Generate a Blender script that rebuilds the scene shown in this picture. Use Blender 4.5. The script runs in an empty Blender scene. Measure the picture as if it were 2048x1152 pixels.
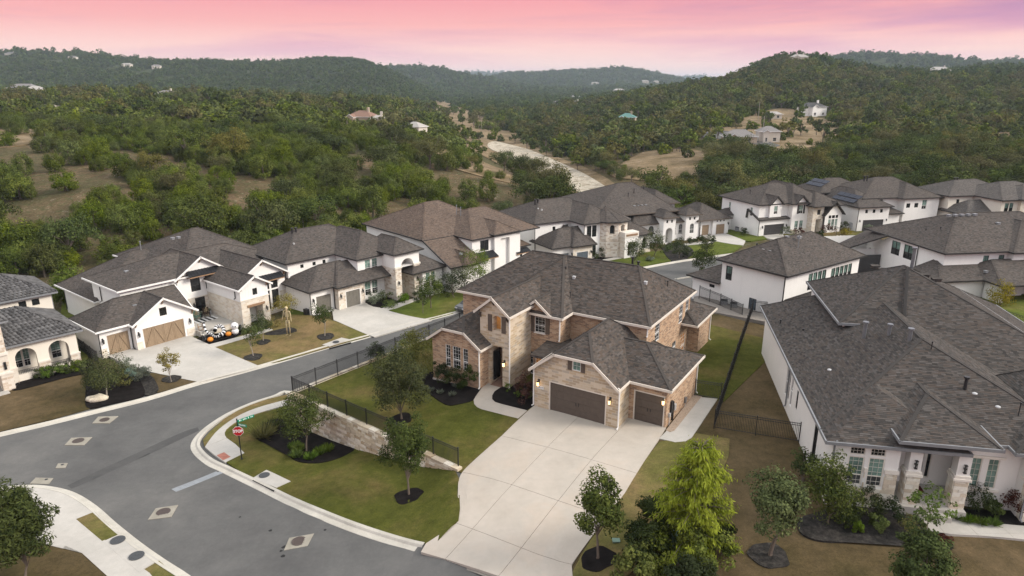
import bpy, bmesh, math, random
import numpy as np
from mathutils import Vector, Matrix
R = math.radians
PI = math.pi
sc = bpy.context.scene
rng = np.random.default_rng(7)
random.seed(7)

# ---------------------------------------------------------------- camera
CAM_H = 25.3
F = 1365.0
PIT = math.atan(411 / 1365.0)
CP, SP = math.cos(PIT), math.sin(PIT)
cam = bpy.data.cameras.new('camera')
cam.sensor_width = 36.0
cam.lens = F / 2048 * 36.0
cam.clip_end = 20000
cam.clip_start = 0.5
camo = bpy.data.objects.new('camera', cam)
sc.collection.objects.link(camo)
camo.location = (0, 0, CAM_H)
camo.rotation_euler = (PI / 2 - PIT, 0, 0)
sc.camera = camo

# ---------------------------------------------------------------- sky and light
EXPOSURE = 0.0
SUN_EL, SUN_AZ = R(32), R(100)      # azimuth clockwise from +Y
w = bpy.data.worlds.new('World')
sc.world = w
w.use_nodes = True
wt = w.node_tree
wt.nodes.clear()
def wn(t, **k):
    n = wt.nodes.new(t)
    for a, b in k.items():
        setattr(n, a, b)
    return n
def wl(a, b): wt.links.new(a, b)
tc = wn('ShaderNodeTexCoord')
sep = wn('ShaderNodeSeparateXYZ'); wl(tc.outputs['Generated'], sep.inputs[0])
# streaky cloud bands, stretched along the horizon
mp = wn('ShaderNodeMapping'); mp.inputs['Scale'].default_value = (0.9, 0.9, 11.0); mp.inputs['Rotation'].default_value = (R(3.2), R(4.2), 0)
wl(tc.outputs['Generated'], mp.inputs[0])
nz = wn('ShaderNodeTexNoise'); nz.inputs['Scale'].default_value = 2.1; nz.inputs['Detail'].default_value = 5; nz.inputs['Roughness'].default_value = 0.5
nz.inputs['Distortion'].default_value = 0.4
wl(mp.outputs[0], nz.inputs['Vector'])
def ramp(stops, inter='LINEAR'):
    r = wn('ShaderNodeValToRGB'); cr = r.color_ramp; cr.interpolation = inter
    while len(cr.elements) > 1: cr.elements.remove(cr.elements[-1])
    for i, (p, c) in enumerate(stops):
        e = cr.elements[0] if i == 0 else cr.elements.new(p)
        e.position = p; e.color = (*c, 1)
    return r
def s2l(r, g, b):
    f = lambda c: (c / 255 / 12.92) if c <= 10 else ((c / 255 + 0.055) / 1.055) ** 2.4
    return (f(r), f(g), f(b))
# elevation (sine) 0..0.3 mapped to 0..1
mr = wn('ShaderNodeMapRange'); mr.inputs['From Min'].default_value = -0.02; mr.inputs['From Max'].default_value = 0.38
wl(sep.outputs['Z'], mr.inputs['Value'])
warm = ramp([(0.05, s2l(246, 214, 210)), (0.11, s2l(255, 222, 210)), (0.17, s2l(254, 206, 198)), (0.24, s2l(247, 176, 174)), (0.33, s2l(240, 154, 162)), (0.45, s2l(214, 150, 176)), (0.7, s2l(196, 190, 206)), (1.0, s2l(206, 212, 222))])
cool = ramp([(0.05, s2l(236, 205, 214)), (0.11, s2l(248, 206, 206)), (0.19, s2l(216, 154, 182)), (0.31, s2l(176, 124, 166)), (0.45, s2l(176, 150, 182)), (0.7, s2l(188, 186, 206)), (1.0, s2l(206, 212, 222))])
wl(mr.outputs[0], warm.inputs[0]); wl(mr.outputs[0], cool.inputs[0])
# more violet bands towards the right of the view
nx = wn('ShaderNodeMath', operation='MULTIPLY_ADD'); nx.inputs[1].default_value = 0.16; nx.inputs[2].default_value = 0.0; wl(sep.outputs['X'], nx.inputs[0])
ad = wn('ShaderNodeMath', operation='ADD'); wl(nz.outputs['Fac'], ad.inputs[0]); wl(nx.outputs[0], ad.inputs[1])
bm_ = wn('ShaderNodeMapRange'); bm_.interpolation_type = 'SMOOTHSTEP'; bm_.inputs['From Min'].default_value = 0.44; bm_.inputs['From Max'].default_value = 0.74
wl(ad.outputs[0], bm_.inputs['Value'])
mx = wn('ShaderNodeMix', data_type='RGBA'); wl(bm_.outputs[0], mx.inputs[0]); wl(warm.outputs[0], mx.inputs[6]); wl(cool.outputs[0], mx.inputs[7])
sky = wn('ShaderNodeTexSky'); sky.sky_type = 'NISHITA'; sky.sun_disc = False
sky.sun_elevation = SUN_EL; sky.sun_rotation = SUN_AZ; sky.dust_density = 3.0; sky.ozone_density = 1.0
bg1 = wn('ShaderNodeBackground'); bg1.inputs[1].default_value = 1.1; wl(mx.outputs[2], bg1.inputs[0])
bg2 = wn('ShaderNodeBackground'); bg2.inputs[1].default_value = 0.05; wl(sky.outputs[0], bg2.inputs[0])
bg3 = wn('ShaderNodeBackground'); bg3.inputs[1].default_value = 1.27; bg3.inputs[0].default_value = (1.0, 0.99, 0.97, 1)   # bright even cloud deck overhead
addc = wn('ShaderNodeAddShader'); wl(bg2.outputs[0], addc.inputs[0]); wl(bg3.outputs[0], addc.inputs[1])
up = wn('ShaderNodeMapRange'); up.interpolation_type = 'SMOOTHSTEP'; up.inputs['From Min'].default_value = 0.13; up.inputs['From Max'].default_value = 0.5
wl(sep.outputs['Z'], up.inputs['Value'])
mxs = wn('ShaderNodeMixShader'); wl(up.outputs[0], mxs.inputs[0]); wl(bg1.outputs[0], mxs.inputs[1]); wl(addc.outputs[0], mxs.inputs[2])
wo = wn('ShaderNodeOutputWorld'); wl(mxs.outputs[0], wo.inputs[0])

sl = bpy.data.lights.new('sun', 'SUN')
sl.energy = 3.1
sl.angle = R(17)
sl.color = (1.0, 0.91, 0.80)
so = bpy.data.objects.new('sun', sl)
sc.collection.objects.link(so)
sd = Vector((math.sin(SUN_AZ) * math.cos(SUN_EL), math.cos(SUN_AZ) * math.cos(SUN_EL), math.sin(SUN_EL)))
so.rotation_euler = sd.to_track_quat('Z', 'Y').to_euler()
so.location = (60, -20, 90)
vs = sc.view_settings
sc.display_settings.display_device = 'sRGB'
vs.view_transform = 'Standard'
vs.look = 'None'
vs.exposure = EXPOSURE
vs.gamma = 1.0
vs.use_curve_mapping = False
sc.cycles.max_bounces = 5
sc.cycles.diffuse_bounces = 2
sc.cycles.glossy_bounces = 2
sc.cycles.transmission_bounces = 2
sc.cycles.volume_bounces = 0
sc.cycles.transparent_max_bounces = 6
sc.cycles.use_denoising = True

# ---------------------------------------------------------------- view geometry helpers (a picture point + a height -> a place on the ground)
def ray(px, py):
    v = py - 576
    return np.array([(px - 1024), F * CP - v * SP, -(F * SP + v * CP)])
def P(px, py, z=0.0):
    r = ray(px, py); t = (z - CAM_H) / r[2]
    return (r[0] * t, r[1] * t, z)
def PY(px, py, Y):
    r = ray(px, py); t = Y / r[1]
    return (r[0] * t, Y, CAM_H + r[2] * t)
def proj(x, y, z):
    dz = z - CAM_H; zc = y * CP - dz * SP; yc = y * SP + dz * CP
    return 1024 + F * x / zc, 576 - F * yc / zc
def cr(ox, oy, k):
    return lambda pts: [(ox + x / k, oy + y / k) for x, y in pts]

# ---------------------------------------------------------------- materials
MATS = {}
def mat(name, rough=0.85, spec=0.3):
    m = bpy.data.materials.new(name); m.use_nodes = True
    nt = m.node_tree
    b = nt.nodes['Principled BSDF']
    b.inputs['Roughness'].default_value = rough
    b.inputs['Specular IOR Level'].default_value = spec
    MATS[name] = m
    return m, nt, b
def N(nt, t, **k):
    n = nt.nodes.new(t)
    for a, b in k.items(): setattr(n, a, b)
    return n
def noise(nt, scale, detail=4, rough=0.55, vec=None, dist=0.0):
    n = N(nt, 'ShaderNodeTexNoise'); n.inputs['Scale'].default_value = scale; n.inputs['Detail'].default_value = detail
    n.inputs['Roughness'].default_value = rough; n.inputs['Distortion'].default_value = dist
    if vec is not None: nt.links.new(vec, n.inputs['Vector'])
    return n.outputs['Fac']
def rampn(nt, fac, stops, inter='LINEAR'):
    r = N(nt, 'ShaderNodeValToRGB'); c = r.color_ramp; c.interpolation = inter
    while len(c.elements) > 1: c.elements.remove(c.elements[-1])
    for i, (p, col) in enumerate(stops):
        e = c.elements[0] if i == 0 else c.elements.new(p)
        e.position = p; e.color = (*col, 1) if len(col) == 3 else col
    nt.links.new(fac, r.inputs[0]); return r.outputs[0]
def mixc(nt, fac, a, b, mode='MIX'):
    m = N(nt, 'ShaderNodeMix', data_type='RGBA', blend_type=mode)
    for i, s in ((0, fac), (6, a), (7, b)):
        if isinstance(s, (int, float)): m.inputs[i].default_value = s
        elif isinstance(s, tuple): m.inputs[i].default_value = (*s, 1)
        else: nt.links.new(s, m.inputs[i])
    return m.outputs[2]
def math_(nt, op, a, b=0.0, c=None):
    m = N(nt, 'ShaderNodeMath', operation=op)
    for i, s in enumerate((a, b) if c is None else (a, b, c)):
        if isinstance(s, (int, float)): m.inputs[i].default_value = s
        else: nt.links.new(s, m.inputs[i])
    return m.outputs[0]
def pos(nt): return N(nt, 'ShaderNodeNewGeometry').outputs['Position']
def bump(nt, b, h, strength=0.3, dist=0.02):
    n = N(nt, 'ShaderNodeBump'); n.inputs['Strength'].default_value = strength; n.inputs['Distance'].default_value = dist
    nt.links.new(h, n.inputs['Height']); nt.links.new(n.outputs[0], b.inputs['Normal'])
def setc(nt, b, c):
    if isinstance(c, tuple): b.inputs['Base Color'].default_value = (*c, 1)
    else: nt.links.new(c, b.inputs['Base Color'])
def plain(name, c, rough=0.6, var=0.12, scale=3.0, metal=0.0, spec=0.3):
    m, nt, b = mat(name, rough, spec)
    f = noise(nt, scale, 5, 0.6, pos(nt))
    d = tuple(x * (1 - var) for x in c); u = tuple(min(1, x * (1 + var)) for x in c)
    setc(nt, b, rampn(nt, f, [(0.3, d), (0.7, u)]))
    b.inputs['Metallic'].default_value = metal
    return m
def stucco(name, c):
    m, nt, b = mat(name, 0.9, 0.15)
    p = pos(nt)
    f = noise(nt, 0.35, 6, 0.65, p)
    mpg = N(nt, 'ShaderNodeMapping'); mpg.inputs['Scale'].default_value = (3.0, 3.0, 0.25); nt.links.new(p, mpg.inputs[0])
    st = noise(nt, 1.2, 4, 0.6, mpg.outputs[0])
    col = rampn(nt, f, [(0.3, tuple(x * 0.93 for x in c)), (0.7, c)])
    col = mixc(nt, rampn(nt, st, [(0.55, (0, 0, 0)), (0.8, (0.28, 0.28, 0.28))]), col, tuple(x * 0.72 for x in c))
    setc(nt, b, col)
    bump(nt, b, noise(nt, 40, 3, 0.6, p), 0.15, 0.01)
    return m
stucco('white_stucco', (0.86, 0.85, 0.83)); stucco('cream_stucco', (0.80, 0.75, 0.66)); stucco('pale_stucco', (0.80, 0.79, 0.76))
def siding(name, c, step):
    m, nt, b = mat(name, 0.7, 0.25)
    uv = N(nt, 'ShaderNodeUVMap').outputs[0]
    sx = N(nt, 'ShaderNodeSeparateXYZ'); nt.links.new(uv, sx.inputs[0])
    fr = math_(nt, 'FRACT', math_(nt, 'DIVIDE', sx.outputs[0], step))
    ln = math_(nt, 'LESS_THAN', fr, 0.12)
    setc(nt, b, mixc(nt, noise(nt, 0.5, 5, 0.6, pos(nt)), tuple(x * 0.93 for x in c), c))
    bump(nt, b, ln, 0.8, 0.03)
    return m
siding('board_siding', (0.86, 0.86, 0.85), 0.4)
def blocks(name, cols, mortar, bw, rh, msize=0.012, bumpd=0.01):
    m, nt, b = mat(name, 0.9, 0.2)
    uv = N(nt, 'ShaderNodeUVMap').outputs[0]
    t = N(nt, 'ShaderNodeTexBrick'); t.offset = 0.5; t.squash = 1.0
    t.inputs['Scale'].default_value = 1.0; t.inputs['Brick Width'].default_value = bw; t.inputs['Row Height'].default_value = rh
    t.inputs['Mortar Size'].default_value = msize; t.inputs['Color1'].default_value = (0, 0, 0, 1); t.inputs['Color2'].default_value = (1, 1, 1, 1)
    t.inputs['Mortar'].default_value = (0.5, 0.5, 0.5, 1); t.inputs['Bias'].default_value = 0
    nt.links.new(uv, t.inputs['Vector'])
    n = len(cols)
    bc = rampn(nt, t.outputs['Color'], [(i / n, c) for i, c in enumerate(cols)], 'CONSTANT')
    big = noise(nt, 0.7, 4, 0.6, pos(nt))
    bc = mixc(nt, 0.3, bc, rampn(nt, big, [(0.3, tuple(x * 0.8 for x in cols[0])), (0.7, tuple(x * 1.1 for x in cols[1]))]))
    fine = noise(nt, 60, 3, 0.6, pos(nt))
    bc = mixc(nt, 0.35, bc, rampn(nt, fine, [(0.3, (0.55, 0.55, 0.55)), (0.7, (1.25, 1.25, 1.25))]), 'MULTIPLY')
    setc(nt, b, mixc(nt, t.outputs['Fac'], bc, mortar))
    bump(nt, b, t.outputs['Fac'], -0.6, bumpd)
    return m
blocks('tan_brick', [(0.38, 0.225, 0.135), (0.47, 0.31, 0.20), (0.24, 0.145, 0.095), (0.54, 0.385, 0.265), (0.42, 0.255, 0.155), (0.17, 0.11, 0.08), (0.50, 0.345, 0.235)], (0.46, 0.385, 0.30), 0.40, 0.12)
blocks('tan_stone', [(0.50, 0.39, 0.27), (0.57, 0.48, 0.37), (0.36, 0.285, 0.21), (0.62, 0.53, 0.42), (0.44, 0.33, 0.21), (0.38, 0.34, 0.295)], (0.56, 0.49, 0.39), 0.62, 0.21, 0.016)
blocks('cream_stone', [(0.70, 0.63, 0.53), (0.74, 0.69, 0.60), (0.60, 0.52, 0.42), (0.76, 0.71, 0.63), (0.66, 0.57, 0.45), (0.70, 0.66, 0.60)], (0.72, 0.68, 0.61), 0.55, 0.24)
blocks('mottled_stone', [(0.70, 0.62, 0.52), (0.74, 0.69, 0.61), (0.45, 0.36, 0.28), (0.76, 0.72, 0.66), (0.56, 0.45, 0.35), (0.70, 0.65, 0.58)], (0.72, 0.68, 0.62), 0.5, 0.26)
blocks('white_stone', [(0.74, 0.69, 0.60), (0.78, 0.74, 0.67), (0.68, 0.60, 0.49), (0.78, 0.75, 0.69), (0.74, 0.67, 0.57)], (0.74, 0.70, 0.63), 0.5, 0.25)
def shingles(name, base, warmv=(1.12, 0.98, 0.88), bw=0.33, rh=0.15, tabs=False):
    m, nt, b = mat(name, 0.95, 0.05)
    p = pos(nt)
    big = noise(nt, 0.22, 5, 0.6, p)
    if tabs:
        a = N(nt, 'ShaderNodeAttribute'); a.attribute_name = 'tint'
        g = a.outputs['Fac']; facm = None
    else:
        uv = N(nt, 'ShaderNodeUVMap').outputs[0]
        t = N(nt, 'ShaderNodeTexBrick'); t.offset = 0.37; t.offset_frequency = 2; t.squash = 0.62; t.squash_frequency = 3
        t.inputs['Scale'].default_value = 1.0; t.inputs['Brick Width'].default_value = bw; t.inputs['Row Height'].default_value = rh
        t.inputs['Mortar Size'].default_value = 0.012; t.inputs['Color1'].default_value = (0, 0, 0, 1); t.inputs['Color2'].default_value = (1, 1, 1, 1)
        t.inputs['Mortar'].default_value = (0.25, 0.25, 0.25, 1)
        nt.links.new(uv, t.inputs['Vector'])
        g = t.outputs['Color']; facm = t.outputs['Fac']
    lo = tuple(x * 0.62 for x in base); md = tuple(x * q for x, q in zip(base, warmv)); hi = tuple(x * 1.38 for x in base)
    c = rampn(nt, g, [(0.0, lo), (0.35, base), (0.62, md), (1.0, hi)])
    c = mixc(nt, 0.5, c, rampn(nt, big, [(0.3, (0.78, 0.78, 0.8)), (0.7, (1.18, 1.14, 1.1))]), 'MULTIPLY')
    spk = noise(nt, 26, 3, 0.7, p)
    c = mixc(nt, 0.6, c, rampn(nt, spk, [(0.3, (0.7, 0.7, 0.7)), (0.7, (1.3, 1.3, 1.3))]), 'MULTIPLY')
    setc(nt, b, c)
    if facm is not None: bump(nt, b, facm, -0.7, 0.02)
    return m
shingles('brown_shingle', (0.084, 0.077, 0.072), (1.08, 0.99, 0.93)); shingles('tan_shingle', (0.118, 0.094, 0.079), (1.1, 1, 0.92)); shingles('grey_shingle', (0.098, 0.092, 0.088), (1.05, 1, 0.95))
shingles('brown_shingle_tab', (0.079, 0.072, 0.067), tabs=True); shingles('grey_shingle_tab', (0.073, 0.069, 0.066), (1.1, 0.98, 0.9), tabs=True)
shingles('slate_tile_tab', (0.106, 0.106, 0.108), (1, 1, 1), tabs=True)
plain('slate_tile', (0.07, 0.07, 0.072), 0.8)
plain('white_trim', (0.80, 0.79, 0.77), 0.5, 0.05); plain('beige_trim', (0.66, 0.60, 0.53), 0.5, 0.05); plain('cream_trim', (0.74, 0.70, 0.63), 0.6, 0.06); plain('black_metal', (0.016, 0.016, 0.018), 0.45, 0.2, spec=0.5)
plain('brown_trim', (0.10, 0.08, 0.065), 0.6); plain('grey_gutter', (0.24, 0.25, 0.265), 0.45, 0.1, metal=0.2); plain('dark_trim', (0.035, 0.033, 0.032), 0.5)
plain('seam_metal', (0.035, 0.037, 0.042), 0.4, 0.2, metal=0.4)
plain('taupe_door', (0.105, 0.083, 0.068), 0.55, 0.1); plain('shutter_brown', (0.115, 0.09, 0.072), 0.6); plain('charcoal_door', (0.055, 0.053, 0.055), 0.5); plain('blue_grey_door', (0.10, 0.125, 0.15), 0.5)
plain('grey_green_door', (0.16, 0.15, 0.13), 0.55); plain('grey_panel', (0.42, 0.40, 0.37), 0.8); plain('pale_door', (0.62, 0.66, 0.67), 0.4)
def wood(name, c, k=1.0):
    m, nt, b = mat(name, 0.6, 0.3)
    mp = N(nt, 'ShaderNodeMapping'); mp.inputs['Scale'].default_value = (9, 9, 1.2)
    nt.links.new(N(nt, 'ShaderNodeTexCoord').outputs['Object'], mp.inputs[0])
    f = noise(nt, 2.2 * k, 5, 0.65, mp.outputs[0], 0.6)
    setc(nt, b, rampn(nt, f, [(0.25, tuple(x * 0.6 for x in c)), (0.55, c), (0.8, tuple(x * 1.25 for x in c))]))
    return m
wood('cedar_wood', (0.32, 0.235, 0.155)); wood('bracket_wood', (0.30, 0.19, 0.115)); wood('red_wood', (0.22, 0.085, 0.05)); wood('bark', (0.16, 0.13, 0.105)); wood('dark_wood', (0.07, 0.045, 0.03)); wood('pale_bark', (0.34, 0.30, 0.26))
def glass(name, c, rough=0.06):
    m, nt, b = mat(name, rough, 0.6)
    f = noise(nt, 0.9, 2, 0.5, pos(nt))
    setc(nt, b, rampn(nt, f, [(0.35, tuple(x * 0.55 for x in c)), (0.65, tuple(x * 1.25 for x in c))]))
    return m
glass('dark_glass', (0.02, 0.023, 0.024)); glass('green_glass', (0.17, 0.27, 0.235), 0.12); glass('grey_glass', (0.08, 0.085, 0.085))
def emit(name, c, s, base=(0.1, 0.06, 0.03)):
    m, nt, b = mat(name, 0.5)
    b.inputs['Base Color'].default_value = (*base, 1)
    f = noise(nt, 1.6, 3, 0.6, pos(nt))
    nt.links.new(rampn(nt, f, [(0.3, tuple(x * 0.45 for x in c)), (0.7, c)]), b.inputs['Emission Color'])
    b.inputs['Emission Strength'].default_value = s
    return m
emit('warm_glow', (0.75, 0.30, 0.07), 0.42); emit('lamp_glow', (1.0, 0.62, 0.26), 4.5, (0.8, 0.7, 0.5)); emit('dim_glow', (0.8, 0.36, 0.10), 0.12)
def ground(name, stops, sc1, sc2=None, fine=30, bs=0.4, bd=0.05, rough=0.95, mul=0.5):
    m, nt, b = mat(name, rough, 0.03)
    p = pos(nt)
    c = rampn(nt, noise(nt, sc1, 6, 0.62, p, 0.3), stops)
    if sc2: c = mixc(nt, 0.6 if mul > .3 else .16, c, rampn(nt, noise(nt, sc2, 6, 0.72, p), [(0.32, (0.55, 0.58, 0.5)), (0.68, (1.4, 1.34, 1.25))]), 'MULTIPLY'); c = mixc(nt, mul * .7, c, rampn(nt, noise(nt, sc2 * 5, 3, 0.7, p), [(0.3, (0.6, 0.62, 0.58)), (0.7, (1.36, 1.32, 1.3))]), 'MULTIPLY')
    fn = noise(nt, fine, 4, 0.7, p)
    c = mixc(nt, mul, c, rampn(nt, fn, [(0.25, (0.45, 0.45, 0.45)), (0.75, (1.5, 1.5, 1.5))]), 'MULTIPLY')
    setc(nt, b, c); bump(nt, b, fn, bs, bd)
    return m
ground('green_lawn', [(0.30, (0.056, 0.064, 0.014)), (0.48, (0.076, 0.083, 0.020)), (0.60, (0.105, 0.094, 0.032)), (0.74, (0.150, 0.108, 0.050))], 0.16, 1.1, 14)
ground('mixed_lawn', [(0.30, (0.085, 0.098, 0.024)), (0.46, (0.130, 0.120, 0.045)), (0.62, (0.190, 0.138, 0.072)), (0.75, (0.22, 0.155, 0.088))], 0.14, 0.9, 14)
ground('brown_lawn', [(0.28, (0.056, 0.050, 0.022)), (0.45, (0.086, 0.066, 0.036)), (0.6, (0.112, 0.084, 0.050)), (0.75, (0.138, 0.104, 0.064))], 0.13, 0.9, 13)
ground('fresh_lawn', [(0.3, (0.075, 0.105, 0.022)), (0.55, (0.105, 0.125, 0.03)), (0.75, (0.15, 0.135, 0.05))], 0.15, 1.0, 14)
ground('mulch', [(0.3, (0.010, 0.009, 0.009)), (0.7, (0.022, 0.019, 0.018))], 1.5, None, 22, 0.8, 0.06)
ground('grey_mulch', [(0.3, (0.022, 0.021, 0.022)), (0.5, (0.042, 0.040, 0.040)), (0.7, (0.075, 0.070, 0.066))], 3.5, 1.2, 16, 0.8, 0.06)
ground('asphalt', [(0.3, (0.098, 0.098, 0.099)), (0.5, (0.122, 0.122, 0.122)), (0.7, (0.150, 0.148, 0.145))], 0.16, 0.9, 45, 0.25, 0.01, 0.9, 0.2)
ground('asphalt_seam', [(0.3, (0.075, 0.076, 0.078)), (0.7, (0.10, 0.10, 0.10))], 0.4, 1.5, 45, 0.25, 0.01, 0.9, 0.2)
ground('collar_concrete', [(0.3, (0.25, 0.235, 0.20)), (0.7, (0.34, 0.32, 0.28))], 0.8, 3.0, 40, 0.15, 0.01, 0.85, 0.2)
ground('concrete', [(0.3, (0.43, 0.412, 0.385)), (0.6, (0.475, 0.458, 0.432)), (0.78, (0.50, 0.475, 0.44))], 0.35, 0.5, 40, 0.15, 0.01, 0.85, 0.15)
ground('warm_concrete', [(0.3, (0.405, 0.365, 0.32)), (0.52, (0.45, 0.41, 0.365)), (0.62, (0.46, 0.405, 0.35)), (0.78, (0.48, 0.45, 0.41))], 0.22, 0.35, 40, 0.15, 0.01, 0.85, 0.12)
ground('joint', [(0.3, (0.22, 0.20, 0.18)), (0.7, (0.28, 0.255, 0.23))], 2, None, 20)
ground('worn_kerb', [(0.3, (0.42, 0.40, 0.36)), (0.6, (0.52, 0.50, 0.455)), (0.8, (0.56, 0.51, 0.44))], 0.4, 2.0, 40, 0.15, 0.01, 0.85, 0.2)
ground('dry_meadow', [(0.32, (0.125, 0.098, 0.055)), (0.5, (0.205, 0.155, 0.100)), (0.68, (0.285, 0.225, 0.160))], 0.10, 0.45, 1.5, 0.5, 0.3)
ground('caliche', [(0.34, (0.19, 0.16, 0.12)), (0.44, (0.38, 0.34, 0.29)), (0.56, (0.48, 0.44, 0.385)), (0.66, (0.24, 0.205, 0.155))], 0.22, 0.7, 2.0, 0.6, 0.4)
ground('limestone', [(0.3, (0.56, 0.50, 0.41)), (0.55, (0.66, 0.61, 0.53)), (0.75, (0.48, 0.40, 0.30))], 1.2, 4.0, 25, 0.5, 0.04)
ground('river_gravel', [(0.3, (0.30, 0.22, 0.16)), (0.5, (0.42, 0.34, 0.27)), (0.7, (0.22, 0.17, 0.13))], 5, None, 9, 0.8, 0.06)
plain('red_brick_paver', (0.36, 0.15, 0.11), 0.85, 0.2); plain('iron', (0.075, 0.058, 0.052), 0.6, 0.25, 12); plain('iron_grey', (0.06, 0.065, 0.07), 0.55, 0.25, 12); plain('faded_paint', (0.24, 0.26, 0.28), 0.85, 0.12, 4)
plain('sign_red', (0.42, 0.015, 0.02), 0.4, 0.04); plain('sign_white', (0.8, 0.8, 0.8), 0.4, 0.02); plain('sign_green', (0.0, 0.24, 0.14), 0.4, 0.05)
plain('orange', (0.75, 0.26, 0.03), 0.5); plain('bone', (0.55, 0.45, 0.28), 0.7); plain('vinyl_white', (0.78, 0.79, 0.8), 0.35, 0.04); plain('vinyl_black', (0.012, 0.012, 0.014), 0.35)
plain('car_paint', (0.04, 0.042, 0.045), 0.22, 0.05, spec=0.6); plain('rubber', (0.015, 0.015, 0.015), 0.8); plain('utility_green', (0.16, 0.25, 0.20), 0.6); plain('meter_grey', (0.45, 0.46, 0.47), 0.4); plain('galvanised', (0.20, 0.21, 0.23), 0.35, 0.1, metal=0.5)
plain('solar_blue', (0.024, 0.03, 0.05), 0.5, 0.2, spec=0.3); plain('red_mat', (0.10, 0.02, 0.02), 0.9, 0.5, 9); plain('ac_grey', (0.10, 0.105, 0.11), 0.6); plain('terracotta', (0.22, 0.135, 0.10), 0.85); plain('grey_roof', (0.20, 0.19, 0.185), 0.8); plain('green_roof', (0.10, 0.22, 0.20), 0.6)
def leafmat(name, dark, light, hue=0.04, val=0.5, trans=0.25):
    m, nt, b = mat(name, 0.85, 0.04)
    a = N(nt, 'ShaderNodeAttribute'); a.attribute_name = 'tint'
    oi = N(nt, 'ShaderNodeObjectInfo')
    ro = N(nt, 'ShaderNodeAttribute'); ro.attribute_type = 'INSTANCER'; ro.attribute_name = 'shade'
    c = rampn(nt, a.outputs['Fac'], [(0.0, dark), (1.0, light)])
    hs = N(nt, 'ShaderNodeHueSaturation')
    nt.links.new(c, hs.inputs['Color'])
    r = math_(nt, 'FRACT', math_(nt, 'ADD', oi.outputs['Random'], ro.outputs['Fac']))
    nt.links.new(math_(nt, 'MULTIPLY_ADD', r, hue, 0.5 - hue * 0.6), hs.inputs['Hue'])
    nt.links.new(math_(nt, 'MULTIPLY_ADD', math_(nt, 'FRACT', math_(nt, 'MULTIPLY', r, 7.31)), val, 1 - val * 0.5), hs.inputs['Value'])
    nt.links.new(math_(nt, 'MULTIPLY_ADD', math_(nt, 'FRACT', math_(nt, 'MULTIPLY', r, 3.77)), 0.32, 0.88), hs.inputs['Saturation'])
    setc(nt, b, hs.outputs[0])
    tr = N(nt, 'ShaderNodeBsdfTranslucent'); nt.links.new(hs.outputs[0], tr.inputs[0])
    mx = N(nt, 'ShaderNodeMixShader'); mx.inputs[0].default_value = trans
    out = nt.nodes['Material Output']
    nt.links.new(b.outputs[0], mx.inputs[1]); nt.links.new(tr.outputs[0], mx.inputs[2]); nt.links.new(mx.outputs[0], out.inputs[0])
    return m
leafmat('cedar_leaf', (0.036, 0.055, 0.012), (0.155, 0.185, 0.045), 0.025, 0.6, 0.12); leafmat('oak_leaf', (0.028, 0.043, 0.016), (0.112, 0.138, 0.046), 0.03, 0.5, 0.15); leafmat('autumn_leaf', (0.070, 0.074, 0.028), (0.18, 0.175, 0.066), 0.03)
leafmat('cypress_leaf', (0.13, 0.175, 0.016), (0.36, 0.42, 0.065), 0.01, 0.05, 0.35); leafmat('fresh_leaf', (0.06, 0.10, 0.02), (0.15, 0.21, 0.05), 0.03, 0.2); leafmat('dark_leaf', (0.020, 0.030, 0.012), (0.060, 0.078, 0.030), 0.03, 0.2)
leafmat('grey_leaf', (0.10, 0.115, 0.08), (0.22, 0.25, 0.19), 0.02, 0.2); leafmat('far_leaf', (0.040, 0.064, 0.020), (0.095, 0.125, 0.040), 0.03, 0.6); leafmat('red_leaf', (0.05, 0.022, 0.018), (0.12, 0.05, 0.035), 0.02, 0.2); leafmat('yellow_leaf', (0.14, 0.13, 0.03), (0.32, 0.28, 0.07), 0.02, 0.2); leafmat('yard_leaf', (0.024, 0.035, 0.014), (0.095, 0.116, 0.042), 0.03, 0.3, 0.15)
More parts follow.
